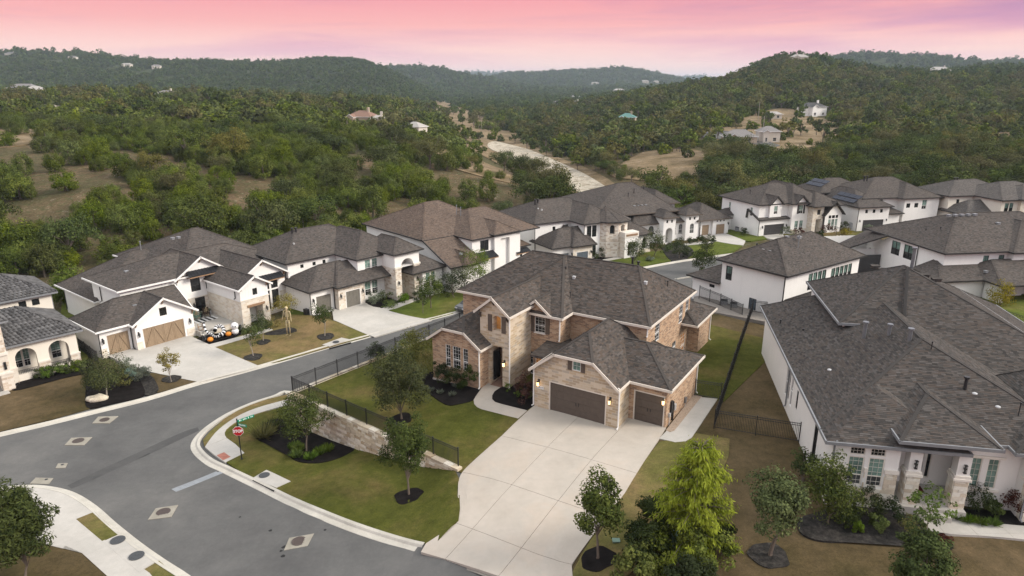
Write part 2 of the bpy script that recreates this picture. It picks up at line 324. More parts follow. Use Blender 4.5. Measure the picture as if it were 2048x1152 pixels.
# ---------------------------------------------------------------- mesh and object helpers
C = sc.collection
class MB:
    def __init__(s): s.v = []; s.f = []; s.uv = []; s.m = []; s.t = []
    def poly(s, pts, uv=None, m=0, tint=0.5):
        i = len(s.v); s.v.extend(tuple(map(float, p)) for p in pts); s.f.append(tuple(range(i, i + len(pts))))
        s.uv.append(uv or [(p[0], p[1]) for p in pts]); s.m.append(m); s.t.append(tint)
    def box(s, x0, x1, y0, y1, z0, z1, m=0, tint=0.5, M=None):
        c = [(x, y, z) for x in (x0, x1) for y in (y0, y1) for z in (z0, z1)]
        if M is not None: c = [tuple(M @ Vector(q)) for q in c]
        for a in ((0, 1, 3, 2), (4, 6, 7, 5), (0, 4, 5, 1), (2, 3, 7, 6), (0, 2, 6, 4), (1, 5, 7, 3)):
            s.poly([c[k] for k in a], [(c[k][0] + c[k][1], c[k][2]) for k in a], m, tint)
    def bar(s, p, q, wd, ht, m=0, up=(0, 0, 1)):
        p, q = Vector(p), Vector(q); d = q - p; L = d.length
        if L < 1e-6: return
        d.normalize(); r = d.cross(Vector(up))
        if r.length < 1e-4: r = Vector((1, 0, 0))
        r.normalize(); u = r.cross(d)
        r *= wd / 2; u *= ht / 2
        a = [p - r - u, p + r - u, p + r + u, p - r + u]; b = [x + d * L for x in a]
        for k in range(4):
            j = (k + 1) % 4; s.poly([a[k], a[j], b[j], b[k]], [(0, 0), (wd, 0), (wd, L), (0, L)], m)
        s.poly(a[::-1], None, m); s.poly(b, None, m)
    def tube(s, pts, rad, n=7, m=0, cap=True, tint=0.5):
        rings = []
        for i, p in enumerate(pts):
            p = Vector(p); d = Vector(pts[min(i + 1, len(pts) - 1)]) - Vector(pts[max(i - 1, 0)])
            d.normalize(); r = d.cross(Vector((0.31, 0.95, 0.02)));  r.normalize(); u = r.cross(d)
            rr = rad[i] if hasattr(rad, '__len__') else rad
            rings.append([p + (r * math.cos(2 * PI * k / n) + u * math.sin(2 * PI * k / n)) * rr for k in range(n)])
        for a, b in zip(rings, rings[1:]):
            for k in range(n):
                j = (k + 1) % n; s.poly([a[k], b[k], b[j], a[j]], None, m, tint)
        if cap: s.poly(rings[0], None, m, tint); s.poly(rings[-1][::-1], None, m, tint)
    def ball(s, c, r, n=10, k=7, m=0, fz=1.0, rib=0.0):
        c = Vector(c); rg = []
        for i in range(k + 1):
            th = PI * i / k
            rg.append([c + Vector((math.sin(th) * math.cos(2 * PI * j / n) * r * (1 - rib * (j % 2)), math.sin(th) * math.sin(2 * PI * j / n) * r * (1 - rib * (j % 2)), math.cos(th) * r * fz)) for j in range(n)])
        for a, b in zip(rg, rg[1:]):
            for j in range(n): s.poly([a[j], b[j], b[(j + 1) % n], a[(j + 1) % n]], None, m)
    def mesh(s, name, mats, smooth=False, weld=False):
        me = bpy.data.meshes.new(name)
        me.from_pydata(s.v, [], s.f)
        for x in mats: me.materials.append(MATS[x] if isinstance(x, str) else x)
        if s.f:
            me.polygons.foreach_set('material_index', s.m)
            ul = me.uv_layers.new(name='UVMap')
            ul.data.foreach_set('uv', np.array([c for f in s.uv for c in f], dtype=np.float32).ravel())
            a = me.attributes.new('tint', 'FLOAT', 'FACE'); a.data.foreach_set('value', np.array(s.t, dtype=np.float32))
        if smooth:
            b = bmesh.new(); b.from_mesh(me); bmesh.ops.remove_doubles(b, verts=b.verts, dist=1e-4); b.to_mesh(me); b.free()
            me.polygons.foreach_set('use_smooth', [True] * len(me.polygons))
        me.update(); return me
    def build(s, name, mats, parent=None, smooth=False, loc=(0, 0, 0), rot=(0, 0, 0)):
        return put(name, s.mesh(name, mats if isinstance(mats, (list, tuple)) else [mats], smooth), parent, loc, rot)
def put(name, me, parent=None, loc=(0, 0, 0), rot=(0, 0, 0)):
    o = bpy.data.objects.new(name, me); C.objects.link(o)
    o.location = loc; o.rotation_euler = rot
    if parent is not None: o.parent = parent
    return o
def tag(o, label=None, cat=None, group=None, kind=None):
    if label: o['label'] = label
    if cat: o['category'] = cat
    if group: o['group'] = group
    if kind: o['kind'] = kind
    return o
def empty(name, loc, rz=0.0, label=None, cat=None, group=None):
    o = bpy.data.objects.new(name, None); C.objects.link(o); o.empty_display_size = 0.3
    o.location = loc; o.rotation_euler = (0, 0, rz)
    return tag(o, label, cat, group)
def copy_tree(o, loc=None, rz=None, parent=None):
    c = o.copy(); C.objects.link(c)
    if parent is not None: c.parent = parent
    if loc is not None: c.location = loc
    if rz is not None: c.rotation_euler = (0, 0, rz)
    for ch in list(o.children): copy_tree(ch, parent=c)
    return c
def struct(o): o['kind'] = 'structure'; return o

# ---------------------------------------------------------------- terrain: smooth surfaces through surveyed points
class TPS:
    def __init__(s, pts, key, reg=1e-4):
        s.key = key
        P_ = np.array([key(p[0], p[1]) for p in pts]); z = np.array([p[2] for p in pts])
        n = len(P_); K = s.U(P_, P_) + np.eye(n) * reg
        A = np.zeros((n + 3, n + 3)); A[:n, :n] = K; A[:n, n] = 1; A[:n, n + 1:] = P_; A[n, :n] = 1; A[n + 1:, :n] = P_.T
        s.P = P_; s.w = np.linalg.solve(A, np.concatenate([z, [0, 0, 0]]))
    @staticmethod
    def U(a, b):
        d2 = ((a[:, None, :] - b[None, :, :]) ** 2).sum(-1)
        return 0.5 * d2 * np.log(d2 + 1e-12)
    def __call__(s, x, y):
        x = np.asarray(x, float); y = np.asarray(y, float); sh = x.shape
        q = np.stack(s.key(x.ravel(), y.ravel()), -1); out = np.empty(len(q)); n = len(s.P)
        for i in range(0, len(q), 20000):
            k = q[i:i + 20000]; out[i:i + 20000] = s.U(k, s.P) @ s.w[:n] + s.w[n] + k @ s.w[n + 1:]
        return out.reshape(sh)
def polar(x, y):
    x = np.asarray(x, float); y = np.asarray(y, float) + 60
    return np.arctan2(x, y) * 2.2, np.log(np.hypot(x, y))
ctrl = []
for px, py, z in [(60,1120,-3.1),(0,1000,-3.6),(-250,1080,-3.6),(300,1130,-2.9),(520,1150,-2.7),(700,1110,-2.4),(850,1092,-1.95),(980,1140,-1.85),(1117,1175,-1.65),(900,1250,-1.6),(600,1083,-2.7),(330,1025,-3.3),(390,940,-3.8),(484,920,-3.7),(400,870,-4.1),(200,840,-4.4),(150,880,-4.2),(0,870,-4.5),(0,780,-4.8),(-250,880,-4.8),(540,965,-3.15),(642,875,-3.85),(708,900,-3.5),(759,912,-3.0),(857,938,-2.05),(905,943,-1.25),(915,1000,-1.22),(920,1025,-1.25),(893,1065,-1.5),(578,845,-4.0),(700,960,-2.6),(760,1000,-2.2),(870,1045,-1.6),
                  (430,740,-4.75),(740,665,-4.6),(600,708,-4.7),(300,795,-4.7),(203,714,-4.6),(385,672,-4.6),(620,632,-4.0),(730,606,-4.0),(160,745,-4.7),(860,628,-4.3),(960,600,-4.1),(1400,516,-4.3),(1260,538,-4.2),(1523,471,-3.7),(1600,470,-3.6),(1712,463,-3.4),(1402,471,-4.1),(1250,500,-4.2),
                  (1200,1115,-0.75),(1300,1140,-0.7),(1500,1100,-0.35),(2000,1120,-0.2),(1450,870,-0.35),(1600,890,-0.2),(1660,1000,-0.2),(1900,1010,-0.2),(1500,660,-0.7),(1430,690,-0.5),(1400,800,-0.4),(1100,825,-0.4),(1330,860,-0.4),(1470,600,-1.4),(1380,600,-1.4),(1640,545,-2.0),(1800,560,-1.6),(2040,600,-1.0),(1900,480,-2.6),(2000,420,-3.2),(2300,700,-0.4),(2300,1000,-0.2),(1000,700,-1.2),(2300,480,-1.5)]:
    ctrl.append(P(px, py, z))
for px, py, Y in [(1200,460,190)]: pass
def atY(px, Y, z):   # a point seen in picture column px at distance Y
    f = 1307 + 0.2884 * (576 - 300); return ((px - 1024) / f * Y, Y, z)
for px, Y, z in [(-400,90,-4),(-400,140,2),(-400,220,8),(-400,450,13),(-400,1000,12),(0,98,-4.2),(0,120,0),(0,140,3.6),(0,180,7),(0,240,9.5),(0,330,10),(0,450,12),(0,700,13),(0,1000,11),(0,1400,10),
                 (180,100,-4),(180,120,0.5),(180,138,4.5),(180,190,7.5),(180,300,9.5),(180,450,12),(180,700,12),(400,104,-4),(400,122,-1),(400,140,2.6),(400,185,6),(400,280,8.5),(400,430,10.5),(400,700,10),(400,1000,9),(600,118,-3.8),(600,135,0),(600,160,3.2),(600,220,6),(600,330,8),(600,500,8),(600,800,6),(600,1200,6),
                 (760,140,-3.2),(760,165,0.5),(760,200,3.6),(760,260,5),(760,376,5),(760,600,4),(760,900,0),(760,1400,0),(900,160,-3),(900,190,1.5),(900,222,1.6),(900,260,0),(900,320,-2),(900,450,-4),(900,700,-6),(1000,165,-3.5),(1000,195,0),(1000,225,-1.5),(1000,260,-5),(1000,357,-8.2),(960,300,-4),
                 (1100,160,-4.5),(1100,180,-4.2),(1120,205,-6.5),(1190,200,-8),(1150,218,-8.2),(1060,290,-8.2),(950,560,-8.5),(920,800,-8.5),(885,1076,-8.5),(870,1600,-7),
                 (1250,170,-6),(1250,227,-6),(1250,300,-5),(1250,450,-4),(1250,700,2),(1250,1200,0),(1350,165,-5),(1400,227,-3.5),(1400,300,-1.5),(1400,400,1.8),(1400,600,6),(1100,450,-7),(1100,700,-6),(1100,1200,-4),(1100,2000,0),
                 (1550,160,-4),(1550,200,-2.5),(1550,320,0),(1550,460,4.9),(1550,600,9),(1700,160,-3.6),(1700,230,-1),(1700,350,1.5),(1700,500,6),(1700,700,13),(1900,150,-3),(1900,200,1),(1900,300,1.5),(1900,450,6),(1900,600,11),(2100,150,-2.5),(2100,220,2),(2100,300,0),(2100,450,8),(2100,650,20),(2500,120,-1),(2500,200,2),(2500,400,8),(2500,700,22),
                 (0,3000,10),(600,3000,10),(1100,4000,5),(1700,3000,15),(2500,2500,20),(1100,9000,15),(-600,4000,15),(2600,6000,20),(300,9000,15),(1800,9000,15),(1400,1200,0),(1800,1300,15)]:
    ctrl.append(atY(px, Y, z))
for x, y, z in [(-60,20,-2.5),(-40,0,-2),(0,5,-1.5),(30,5,-0.5),(60,10,-0.3),(70,60,-0.6),(0,-25,-2),(-90,60,-5),(95,95,-1.5),(-120,20,-4),(120,20,0)]: ctrl.append((x, y, z))
base_tps = TPS(ctrl, polar, 3e-4)
def column_angle(px): return math.atan2((px - 1024) / 1425.0, 1.0)
RIDGES = [(1500, 480, [(-900,100),(-300,104),(0,108),(80,110),(150,113),(300,124),(420,126),(560,126),(640,123),(700,121),(735,124),(770,139),(810,162),(850,182),(900,200),(960,215)]),
          (2300, 600, [(560,170),(660,155),(760,138),(830,138),(890,142),(930,152),(980,162),(1040,174),(1100,182)]),
          (3000, 700, [(860,175),(960,160),(1010,151),(1060,148),(1150,144),(1240,139),(1290,145),(1340,156),(1370,163),(1400,172),(1450,180)]),
          (6000, 900, [(700,150),(800,148),(930,147),(1000,148),(1150,155),(1300,159),(1400,155),(1440,160),(1500,166)]),
          (850, 400, [(1120,214),(1200,206),(1300,190),(1400,168),(1450,160),(1490,145),(1520,129),(1560,121),(1610,119),(1640,124),(1680,134),(1740,145),(1820,147),(1900,148),(1960,145),(2048,141),(2300,132),(2700,124)]),
          (1900, 500, [(1480,170),(1560,140),(1640,121),(1700,112),(1780,114),(1850,118),(1900,124),(1940,128),(1990,126),(2048,126),(2300,120),(2700,118)])]
def ground_z(x, y):
    x = np.asarray(x, float); y = np.asarray(y, float)
    z = base_tps(x, y)
    r = np.hypot(x, y); col = 1024 + 1425.0 * x / np.maximum(y, 1e-3)
    front = y > 100
    for Yc, wd, prof in RIDGES:
        pxs = np.array([p[0] for p in prof]); pys = np.array([p[1] for p in prof])
        v = np.interp(col, pxs, pys) - 576
        crest = CAM_H - Yc * (F * SP + v * CP) / (F * CP - v * SP)
        ed = np.clip((col - pxs[0] + 60) / 60, 0, 1) * np.clip((pxs[-1] + 60 - col) / 60, 0, 1)
        t = np.clip(np.abs(y - Yc) / wd, 0, 1)
        s_ = (1 - t * t * (3 - 2 * t)) * ed
        s_ = np.where(front, s_, 0)
        z = np.where(s_ > 0, np.maximum(z, z * (1 - s_) + crest * s_), z)
    far = np.clip((r - 110) / 200, 0, 1)
    z = z + far * 1.2 * (np.sin(x * 0.021 + y * 0.013) * np.sin(y * 0.017 - x * 0.008 + 1) + 0.5 * np.sin(x * 0.05 + 2) * np.sin(y * 0.043)) * np.clip(r / 400, 0.4, 3)
    return z
def G(px, py, zf=None, zo=0.0):
    zf = zf or ground_z
    r = ray(px, py); r = r / r[1]
    Y = np.exp(np.linspace(math.log(22), math.log(9000), 900))
    d = CAM_H + r[2] * Y - zf(r[0] * Y, Y) - zo
    k = np.argmax(d < 0)
    if d[k] >= 0: k = len(Y) - 1
    if k == 0: return (r[0] * Y[0], Y[0], float(CAM_H + r[2] * Y[0]))
    t = d[k - 1] / (d[k - 1] - d[k]); y = Y[k - 1] + (Y[k] - Y[k - 1]) * t
    return (r[0] * y, y, float(CAM_H + r[2] * y))
# the raised house lots by the driveway
upper_pts = [P(*p) for p in [(580,788,-1.12),(653,822,-1.12),(760,872,-1.12),(860,915,-1.15),(908,938,-1.2),(671,749,-1.12),(760,717,-1.12),(850,683,-1.0),(935,975,-0.95),(917,1000,-1.15),(850,1090,-1.7),(980,1138,-1.5),(1117,1165,-1.3),(1069,812,-0.02),(1236,856,-0.02),(1330,856,-0.02),(1150,900,-0.12),(1260,940,-0.1),(1180,1075,-0.75),(1060,1010,-0.8),(1250,985,-0.3),
        (865,755,-0.35),(965,770,-0.02),(1020,776,-0.02),(1000,830,-0.25),(880,860,-0.8),(780,800,-0.95),(1395,792,-0.05),(1430,690,-0.15),(1480,640,-0.4),(1430,630,-0.4),(1450,870,0),(1600,890,0.1),(1500,1100,0.0),(1300,1140,-0.45),(1200,1115,-0.55),(1660,1000,0.15),(1900,1010,0.15),(2048,1120,0.05),(1530,700,-0.1),(1520,620,-0.6),(2300,1000,0.1),(1800,1300,-0.3),(1200,1300,-0.9)]]
upper_tps = TPS(upper_pts, lambda x, y: (np.asarray(x) / 20, np.asarray(y) / 20), 1e-3)
def upper_z(x, y): return upper_tps(x, y)

def drape(name, pts, zf, top, mats, parent=None, thick=0.3, step=2.0, hollow=False):
    """a ground slab: outline in plan, its top following the surface zf, with sides"""
    b = bmesh.new()
    area = sum(a[0] * c[1] - c[0] * a[1] for a, c in zip(pts, pts[1:] + pts[:1]))
    if area < 0: pts = pts[::-1]
    vs_ = [b.verts.new((p[0], p[1], 0)) for p in pts]
    b.faces.new(vs_)
    bmesh.ops.triangulate(b, faces=b.faces[:], ngon_method='EAR_CLIP')
    xs = [p[0] for p in pts]; ys = [p[1] for p in pts]
    if step:
        for ax, lo, hi in ((0, min(xs), max(xs)), (1, min(ys), max(ys))):
            k = math.ceil(lo / step) * step
            while k < hi:
                co = (k, 0, 0) if ax == 0 else (0, k, 0); no = (1, 0, 0) if ax == 0 else (0, 1, 0)
                bmesh.ops.bisect_plane(b, geom=b.verts[:] + b.edges[:] + b.faces[:], plane_co=co, plane_no=no, dist=1e-5); k += step
    bmesh.ops.remove_doubles(b, verts=b.verts, dist=1e-4)
    bmesh.ops.recalc_face_normals(b, faces=b.faces)
    if sum(f.normal.z for f in b.faces) < 0: bmesh.ops.reverse_faces(b, faces=b.faces)
    z = zf(np.array([v.co.x for v in b.verts]), np.array([v.co.y for v in b.verts]))
    be = [e for e in b.edges if e.is_boundary]
    for v, zz in zip(b.verts, z): v.co.z = zz + top
    if be:
        r = bmesh.ops.extrude_edge_only(b, edges=be)
        for g in r['geom']:
            if isinstance(g, bmesh.types.BMVert): g.co.z -= thick
    me = bpy.data.meshes.new(name); b.to_mesh(me); b.free()
    for m in (mats if isinstance(mats, (list, tuple)) else [mats]): me.materials.append(MATS[m])
    o = put(name, me, parent)
    return o
def gl(pts, zf=None): return [G(px, py, zf)[:2] for px, py in pts]
def smooth_line(pts, n=4, closed=False):
    out = []; k = len(pts)
    rngi = range(k if closed else k - 1)
    for i in rngi:
        p0 = pts[(i - 1) % k] if closed or i > 0 else pts[i]; p1 = pts[i]; p2 = pts[(i + 1) % k]; p3 = pts[(i + 2) % k] if closed or i + 2 < k else p2
        for j in range(n):
            t = j / n
            out.append(tuple(0.5 * (2 * b + (c - a) * t + (2 * a - 5 * b + 4 * c - d) * t * t + (3 * b - a - 3 * c + d) * t ** 3) for a, b, c, d in zip(p0, p1, p2, p3)))
    if not closed: out.append(tuple(pts[-1]))
    return out
def inside(x, y, poly):
    x = np.asarray(x); y = np.asarray(y); r = np.zeros(x.shape, bool)
    for (ax, ay), (bx, by) in zip(poly, poly[1:] + poly[:1]):
        c = ((ay > y) != (by > y)) & (x < (bx - ax) * (y - ay) / (by - ay + 1e-12) + ax); r ^= c
    return r
def clip_cell(poly, x0, x1, y0, y1):
    def cut(P_, f, g):
        o = []
        for a, b in zip(P_, P_[1:] + P_[:1]):
            fa, fb = f(a), f(b)
            if fa >= 0: o.append(a)
            if fa * fb < 0: t = fa / (fa - fb); o.append((a[0] + (b[0] - a[0]) * t, a[1] + (b[1] - a[1]) * t))
        return o
    for f in (lambda p: p[0] - x0, lambda p: x1 - p[0], lambda p: p[1] - y0, lambda p: y1 - p[1]):
        poly = cut(poly, f, None)
        if len(poly) < 3: return []
    return poly
def area_of(p): return abs(sum(a[0] * c[1] - c[0] * a[1] for a, c in zip(p, p[1:] + p[:1]))) / 2
# ---------------------------------------------------------------- terrain sheet
c8 = cr(380, 640, 2.744); c2 = cr(0, 440, 3.031); c3 = cr(480, 380, 3.2); c5_ = cr(840, 600, 4.43); c1 = cr(840, 480, 2.742); ck = cr(1000, 340, 4.096); cL = cr(1560, 840, 3.6926); cq = cr(1600, 340, 4.5714); cg = cr(1440, 340, 6.4)
driveway_px = [(1068,812),(1236,856),(1256,836),(1332,856),(1317,881),(1250,986),(1180,1078),(1121,1166),(1150,1206),(996,1153),(958,1140),(877,1115),(842,1105)] + [(852,1088),(874,1077)] + smooth_line([(895,1065),(915,1045),(922,1020),(917,990),(917,965),(925,945),(950,920),(995,880),(1040,840)], 4)
upper_outline_px = [(580,788),(660,825),(760,872),(860,916),(908,938),(921,958),(914,990),(920,1020),(893,1063),(850,1088),(980,1138),(1120,1162),(1090,1210),(2200,1330),(2700,1000),(2300,700)]
UP = [P(px, py, -1.0)[:2] for px, py in upper_outline_px[:5]] + [P(px, py, -1.3)[:2] for px, py in upper_outline_px[5:13]] + [(30, 24), (55, 30), (56, 62), (36, 75), (22, 79), (10, 84), (1.5, 82.6)]
def base_z(x, y):
    z = ground_z(x, y)
    m = inside(x, y, UP)
    if np.any(m): z = np.where(m, np.minimum(z, upper_z(x, y) - 0.35), z)
    return z
def terrain():
    th = np.linspace(R(-82), R(82), 460); rr = np.exp(np.linspace(math.log(42), math.log(9500), 380))
    T, RR = np.meshgrid(th, rr)
    x = RR * np.sin(T); y = RR * np.cos(T) - 60
    z = base_z(x, y) - 0.12
    n, m = x.shape
    v = np.stack([x, y, z], -1).reshape(-1, 3)
    i = np.arange(n * m).reshape(n, m)
    q = np.stack([i[:-1, :-1], i[:-1, 1:], i[1:, 1:], i[1:, :-1]], -1).reshape(-1, 4)[:, ::-1]
    me = bpy.data.meshes.new('ground')
    me.vertices.add(len(v)); me.vertices.foreach_set('co', v.astype(np.float32).ravel())
    me.loops.add(q.size); me.loops.foreach_set('vertex_index', q.ravel().astype(np.int32))
    me.polygons.add(len(q)); me.polygons.foreach_set('loop_start', np.arange(0, q.size, 4, dtype=np.int32))
    me.polygons.foreach_set('use_smooth', np.ones(len(q), bool))
    me.update(calc_edges=True)
    mt, nt, b = mat('hill_country_ground', 0.95, 0.05)
    p = pos(nt)
    n1 = noise(nt, 0.02, 6, 0.6, p, 0.5); n2 = noise(nt, 0.25, 5, 0.65, p); n3 = noise(nt, 1.6, 4, 0.7, p)
    n4 = noise(nt, 0.7, 6, 0.75, p, 0.4)
    soil = rampn(nt, n2, [(0.3, (0.085, 0.060, 0.036)), (0.5, (0.140, 0.092, 0.056)), (0.66, (0.195, 0.135, 0.085)), (0.8, (0.30, 0.24, 0.18))])
    soil = mixc(nt, rampn(nt, n4, [(0.50, (0, 0, 0)), (0.58, (.85, .85, .85))]), soil, (0.075, 0.080, 0.035))
    soil = mixc(nt, rampn(nt, noise(nt, 0.9, 5, 0.8, p), [(0.60, (0, 0, 0)), (0.66, (.8, .8, .8))]), soil, (0.42, 0.38, 0.32))
    scrub = rampn(nt, n3, [(0.3, (0.035, 0.042, 0.018)), (0.7, (0.085, 0.085, 0.040))])
    c = mixc(nt, rampn(nt, n1, [(0.40, (0.75, 0.75, 0.75)), (0.6, (0.15, 0.15, 0.15))]), soil, scrub)
    # beyond a few hundred metres the gaps between crowns are brush
    d = N(nt, 'ShaderNodeVectorMath', operation='LENGTH'); nt.links.new(p, d.inputs[0])
    f = N(nt, 'ShaderNodeMapRange'); f.inputs['From Min'].default_value = 300; f.inputs['From Max'].default_value = 900; nt.links.new(d.outputs['Value'], f.inputs['Value'])
    brush = rampn(nt, noise(nt, 0.08, 6, 0.7, p), [(0.3, (0.028, 0.038, 0.016)), (0.6, (0.055, 0.066, 0.028)), (0.8, (0.12, 0.10, 0.06))])
    c = mixc(nt, f.outputs[0], c, brush)
    c = mixc(nt, 0.4, c, rampn(nt, n3, [(0.3, (0.6, 0.6, 0.6)), (0.7, (1.4, 1.4, 1.4))]), 'MULTIPLY')
    setc(nt, b, c)
    bump(nt, b, n3, 0.6, 0.4)
    me.materials.append(mt)
    return struct(put('ground', me))
terrain()

# ---------------------------------------------------------------- streets
def gz(x, y): return ground_z(x, y)
far_kerb = [(-420,968),(-300,940),(-120,896),(0,868),(100,845),(200,820),(300,795),(395,766),(500,738),(600,709),(700,681),(800,652),(895,629),(1000,600),(1130,568),(1245,543),(1300,533),(1390,518),(1464,508),(1500,503)]
near_kerb = cr(360, 760, 2.09)([(455,47),(390,66),(300,95),(200,139),(120,190),(70,235),(50,275),(65,310),(110,350),(185,386),(300,442),(400,492),(500,540),(640,600),(760,645),(900,690),(1000,717),(1080,737),(1250,790),(1330,816)]) + [(1122,1197),(1250,1245)]
isl_kerb = [(-420,1085),(-300,1045),(-120,1000),(0,976),(60,971),(110,976),(150,988),(190,1013),(230,1048),(280,1088),(330,1123),(375,1152),(450,1210),(520,1270)]
street_near_px = [(578,797),(640,776),(740,744),(840,712),(940,682),(1050,650)]
FK = [G(*p)[:2] for p in far_kerb]; NK = [G(*p)[:2] for p in near_kerb]; IK = [G(*p)[:2] for p in isl_kerb]
# along the fence wall the near edge of the street runs parallel to the wall, half a metre out
SA = P(580, 788, -1.0); SB = P(800, 700, -1.0)
sdir = Vector((SB[0] - SA[0], SB[1] - SA[1])).normalized(); snor = Vector((-sdir.y, sdir.x))
SN = [tuple(Vector(SA[:2]) + sdir * t + snor * 1.35) for t in (4, 12, 20, 28)]
backnear = [G(*p)[:2] for p in [(1349,558),(1386,552),(1440,543),(1500,533),(1560,525)]]
road = FK + [G(1560, 497)[:2]] + backnear[::-1] + SN[::-1] + NK + [(0, 18), (-9, 18)] + IK[::-1]
struct(drape('road', road, gz, 0.0, 'asphalt'))
def offset(L, a):
    L = [Vector(p) for p in L]; o = []
    for i, p in enumerate(L):
        d = (L[min(i + 1, len(L) - 1)] - L[max(i - 1, 0)]).normalized(); o.append(tuple(p + Vector((-d.y, d.x)) * a))
    return o
def kerb(name, line, side, wd=0.98, zf=gz, mat_='worn_kerb'):
    """a rolled kerb and gutter swept along a line; side=+1 puts the raised part to the left of travel"""
    L = [Vector(p) for p in smooth_line(line, 4)]
    prof = [(-0.12, 0.004), (-0.08, 0.022), (wd * .46, 0.032), (wd * .55, 0.10), (wd * .64, 0.155), (wd, 0.165), (wd, -0.25), (-0.12, -0.25)]
    m = MB(); rings = []; acc = 0.0
    for i, p in enumerate(L):
        d = (L[min(i + 1, len(L) - 1)] - L[max(i - 1, 0)]).normalized(); n = Vector((-d.y, d.x)) * side
        xy = [p + n * a for a, _ in prof]
        z = zf(np.array([q.x for q in xy]), np.array([q.y for q in xy]))
        rings.append([(q.x, q.y, zz + h) for q, zz, (_, h) in zip(xy, z, prof)])
    for a, b in zip(rings, rings[1:]):
        for k in range(len(prof)):
            j = (k + 1) % len(prof); f = [a[k], b[k], b[j], a[j]]
            m.poly(f if side < 0 else f[::-1])
    m.poly(rings[0]); m.poly(rings[-1])
    return struct(m.build(name, [mat_]))
kerb('kerb', offset(FK, -.58), 1, .6); kerb('kerb', SN[::-1][1:] + NK[:17], 1, .62); kerb('kerb', IK, -1, .5); kerb('kerb', backnear, -1, .6)

NKs = smooth_line(NK, 4)
# ---------------------------------------------------------------- main driveway: slabs with sawn joints, in the house frame
MO = (1.8244, 50.609); MY = R(32)
def to_m(p):
    dx, dy = p[0] - MO[0], p[1] - MO[1]; c_, s_ = math.cos(MY), math.sin(MY)
    return (dx * c_ - dy * s_, dx * s_ + dy * c_)
def from_m(p):
    c_, s_ = math.cos(MY), math.sin(MY)
    return (MO[0] + p[0] * c_ + p[1] * s_, MO[1] - p[0] * s_ + p[1] * c_)
def slabs(parent, outline_local, us, vs2, back, zf, top, mats, gap=0.014, thick=0.16, name='slab', step=1.5):
    for a, b in zip(us, us[1:]):
        for c_, d_ in zip(vs2, vs2[1:]):
            pc = clip_cell(outline_local, a + gap, b - gap, c_ + gap, d_ - gap)
            if len(pc) >= 3 and area_of(pc) > 0.12:
                drape(name, [back(p) for p in pc], zf, top, mats, parent, thick, step)
DW = [to_m(G(px, py, upper_z)[:2]) for px, py in driveway_px]
DW = [(u, v - 0.0) for u, v in DW]
dw = empty('driveway', (MO[0], MO[1], 0)); dw['kind'] = 'structure'
dbase = drape('driveway_base', [from_m(p) for p in DW], upper_z, -0.12, 'joint', None, 0.4)
dbase.parent = dw; dbase.location = (-MO[0], -MO[1], 0)
for o_ in [dw]:
    before = set(C.objects)
    slabs(dw, DW, [-8, 3.95, 7.5, 20], [-30, -14.4, -9.8, -4.9, 4], from_m, upper_z, 0.05, 'warm_concrete')
    for o in set(C.objects) - before: o.location = (-MO[0], -MO[1], 0)
# apron of the wall-side path and the curved front walk
walk_px = c5_([(612,735),(570,752),(525,785),(480,845),(474,880),(480,920),(505,948),(545,968),(640,992),(870,1050),(950,982),(820,945),(700,915),(650,900),(630,875),(635,850),(665,805),(705,775),(712,760)])
WK = [G(px, py, upper_z)[:2] for px, py in walk_px]
struct(drape('front_walk', WK, upper_z, 0.02, 'warm_concrete', None, 0.3, 1.0))
path_px = c1([(1312,1090),(1345,1055),(1395,1050),(1530,862),(1632,872),(1490,1085),(1455,1105),(1400,1110)])
struct(drape('side_path', [G(px, py, upper_z)[:2] for px, py in path_px], upper_z, 0.03, 'concrete', None, 0.3))
grv = c1([(1348,1045),(1500,850),(1545,860),(1395,1048),(1370,1056)])
tag(drape('gravel_strip', [G(px, py, upper_z)[:2] for px, py in grv], upper_z, 0.04, 'river_gravel', None, 0.2, 0.5), 'strip of brown river gravel along the brick garage side wall', 'gravel', kind='stuff')

# ---------------------------------------------------------------- upper lots
def lawn(name, px, m, zf=gz, top=0.1, world=False, lab=None):
    pts = px if world else [G(a, b, zf)[:2] for a, b in px]
    return struct(drape(name, pts, zf, top, m, None, 0.5, 2.0))
LW = [(SA[0] + 0.1, SA[1])] + [P(px, py, -1.1)[:2] for px, py in [(660,825),(760,872),(860,916),(906,936)]] + [from_m(p) for p in DW[::-1][3:8]][::-1][-4:]
upper_left = [P(582, 787, -1.1)[:2], P(660, 824, -1.1)[:2], P(760, 871, -1.1)[:2], P(860, 915, -1.1)[:2], P(906, 936, -1.15)[:2]] + [G(px, py, upper_z)[:2] for px, py in [(925,946),(950,922),(995,882),(1040,842),(1070,815)]] + [from_m((0.5, 1.0)), from_m((-3, 8)), from_m((-10, 12)), from_m((-12, 20)), tuple(Vector(SA[:2]) + sdir * 34), ]
upper_left += [tuple(Vector(SA[:2]) + sdir * t - snor * 0.05) for t in (24, 12, 0.2)]
lawn('upper_lawn', upper_left, 'green_lawn', upper_z, 0.0, True)
lawn('side_lawn', [from_m(p) for p in [(10.2, 9.2), (12.9, 9.1), (14.4, 26), (6, 28), (5, 20)]], 'green_lawn', upper_z, 0.0, True)
rl = [from_m(p) for p in [(12.95, 8.9), (12.85, 3), (12.7, 1.5)]] + [G(px, py, upper_z)[:2] for px, py in [(1318,882),(1250,987),(1180,1079),(1122,1159),(1150,1200)]] + [(8, 24), (32, 22), (52, 30), (52, 46), (40, 50), (24, 60), (24, 75), (14.5, 80)]
lawn('dry_front_lawn', rl, 'brown_lawn', upper_z, -0.04, True)
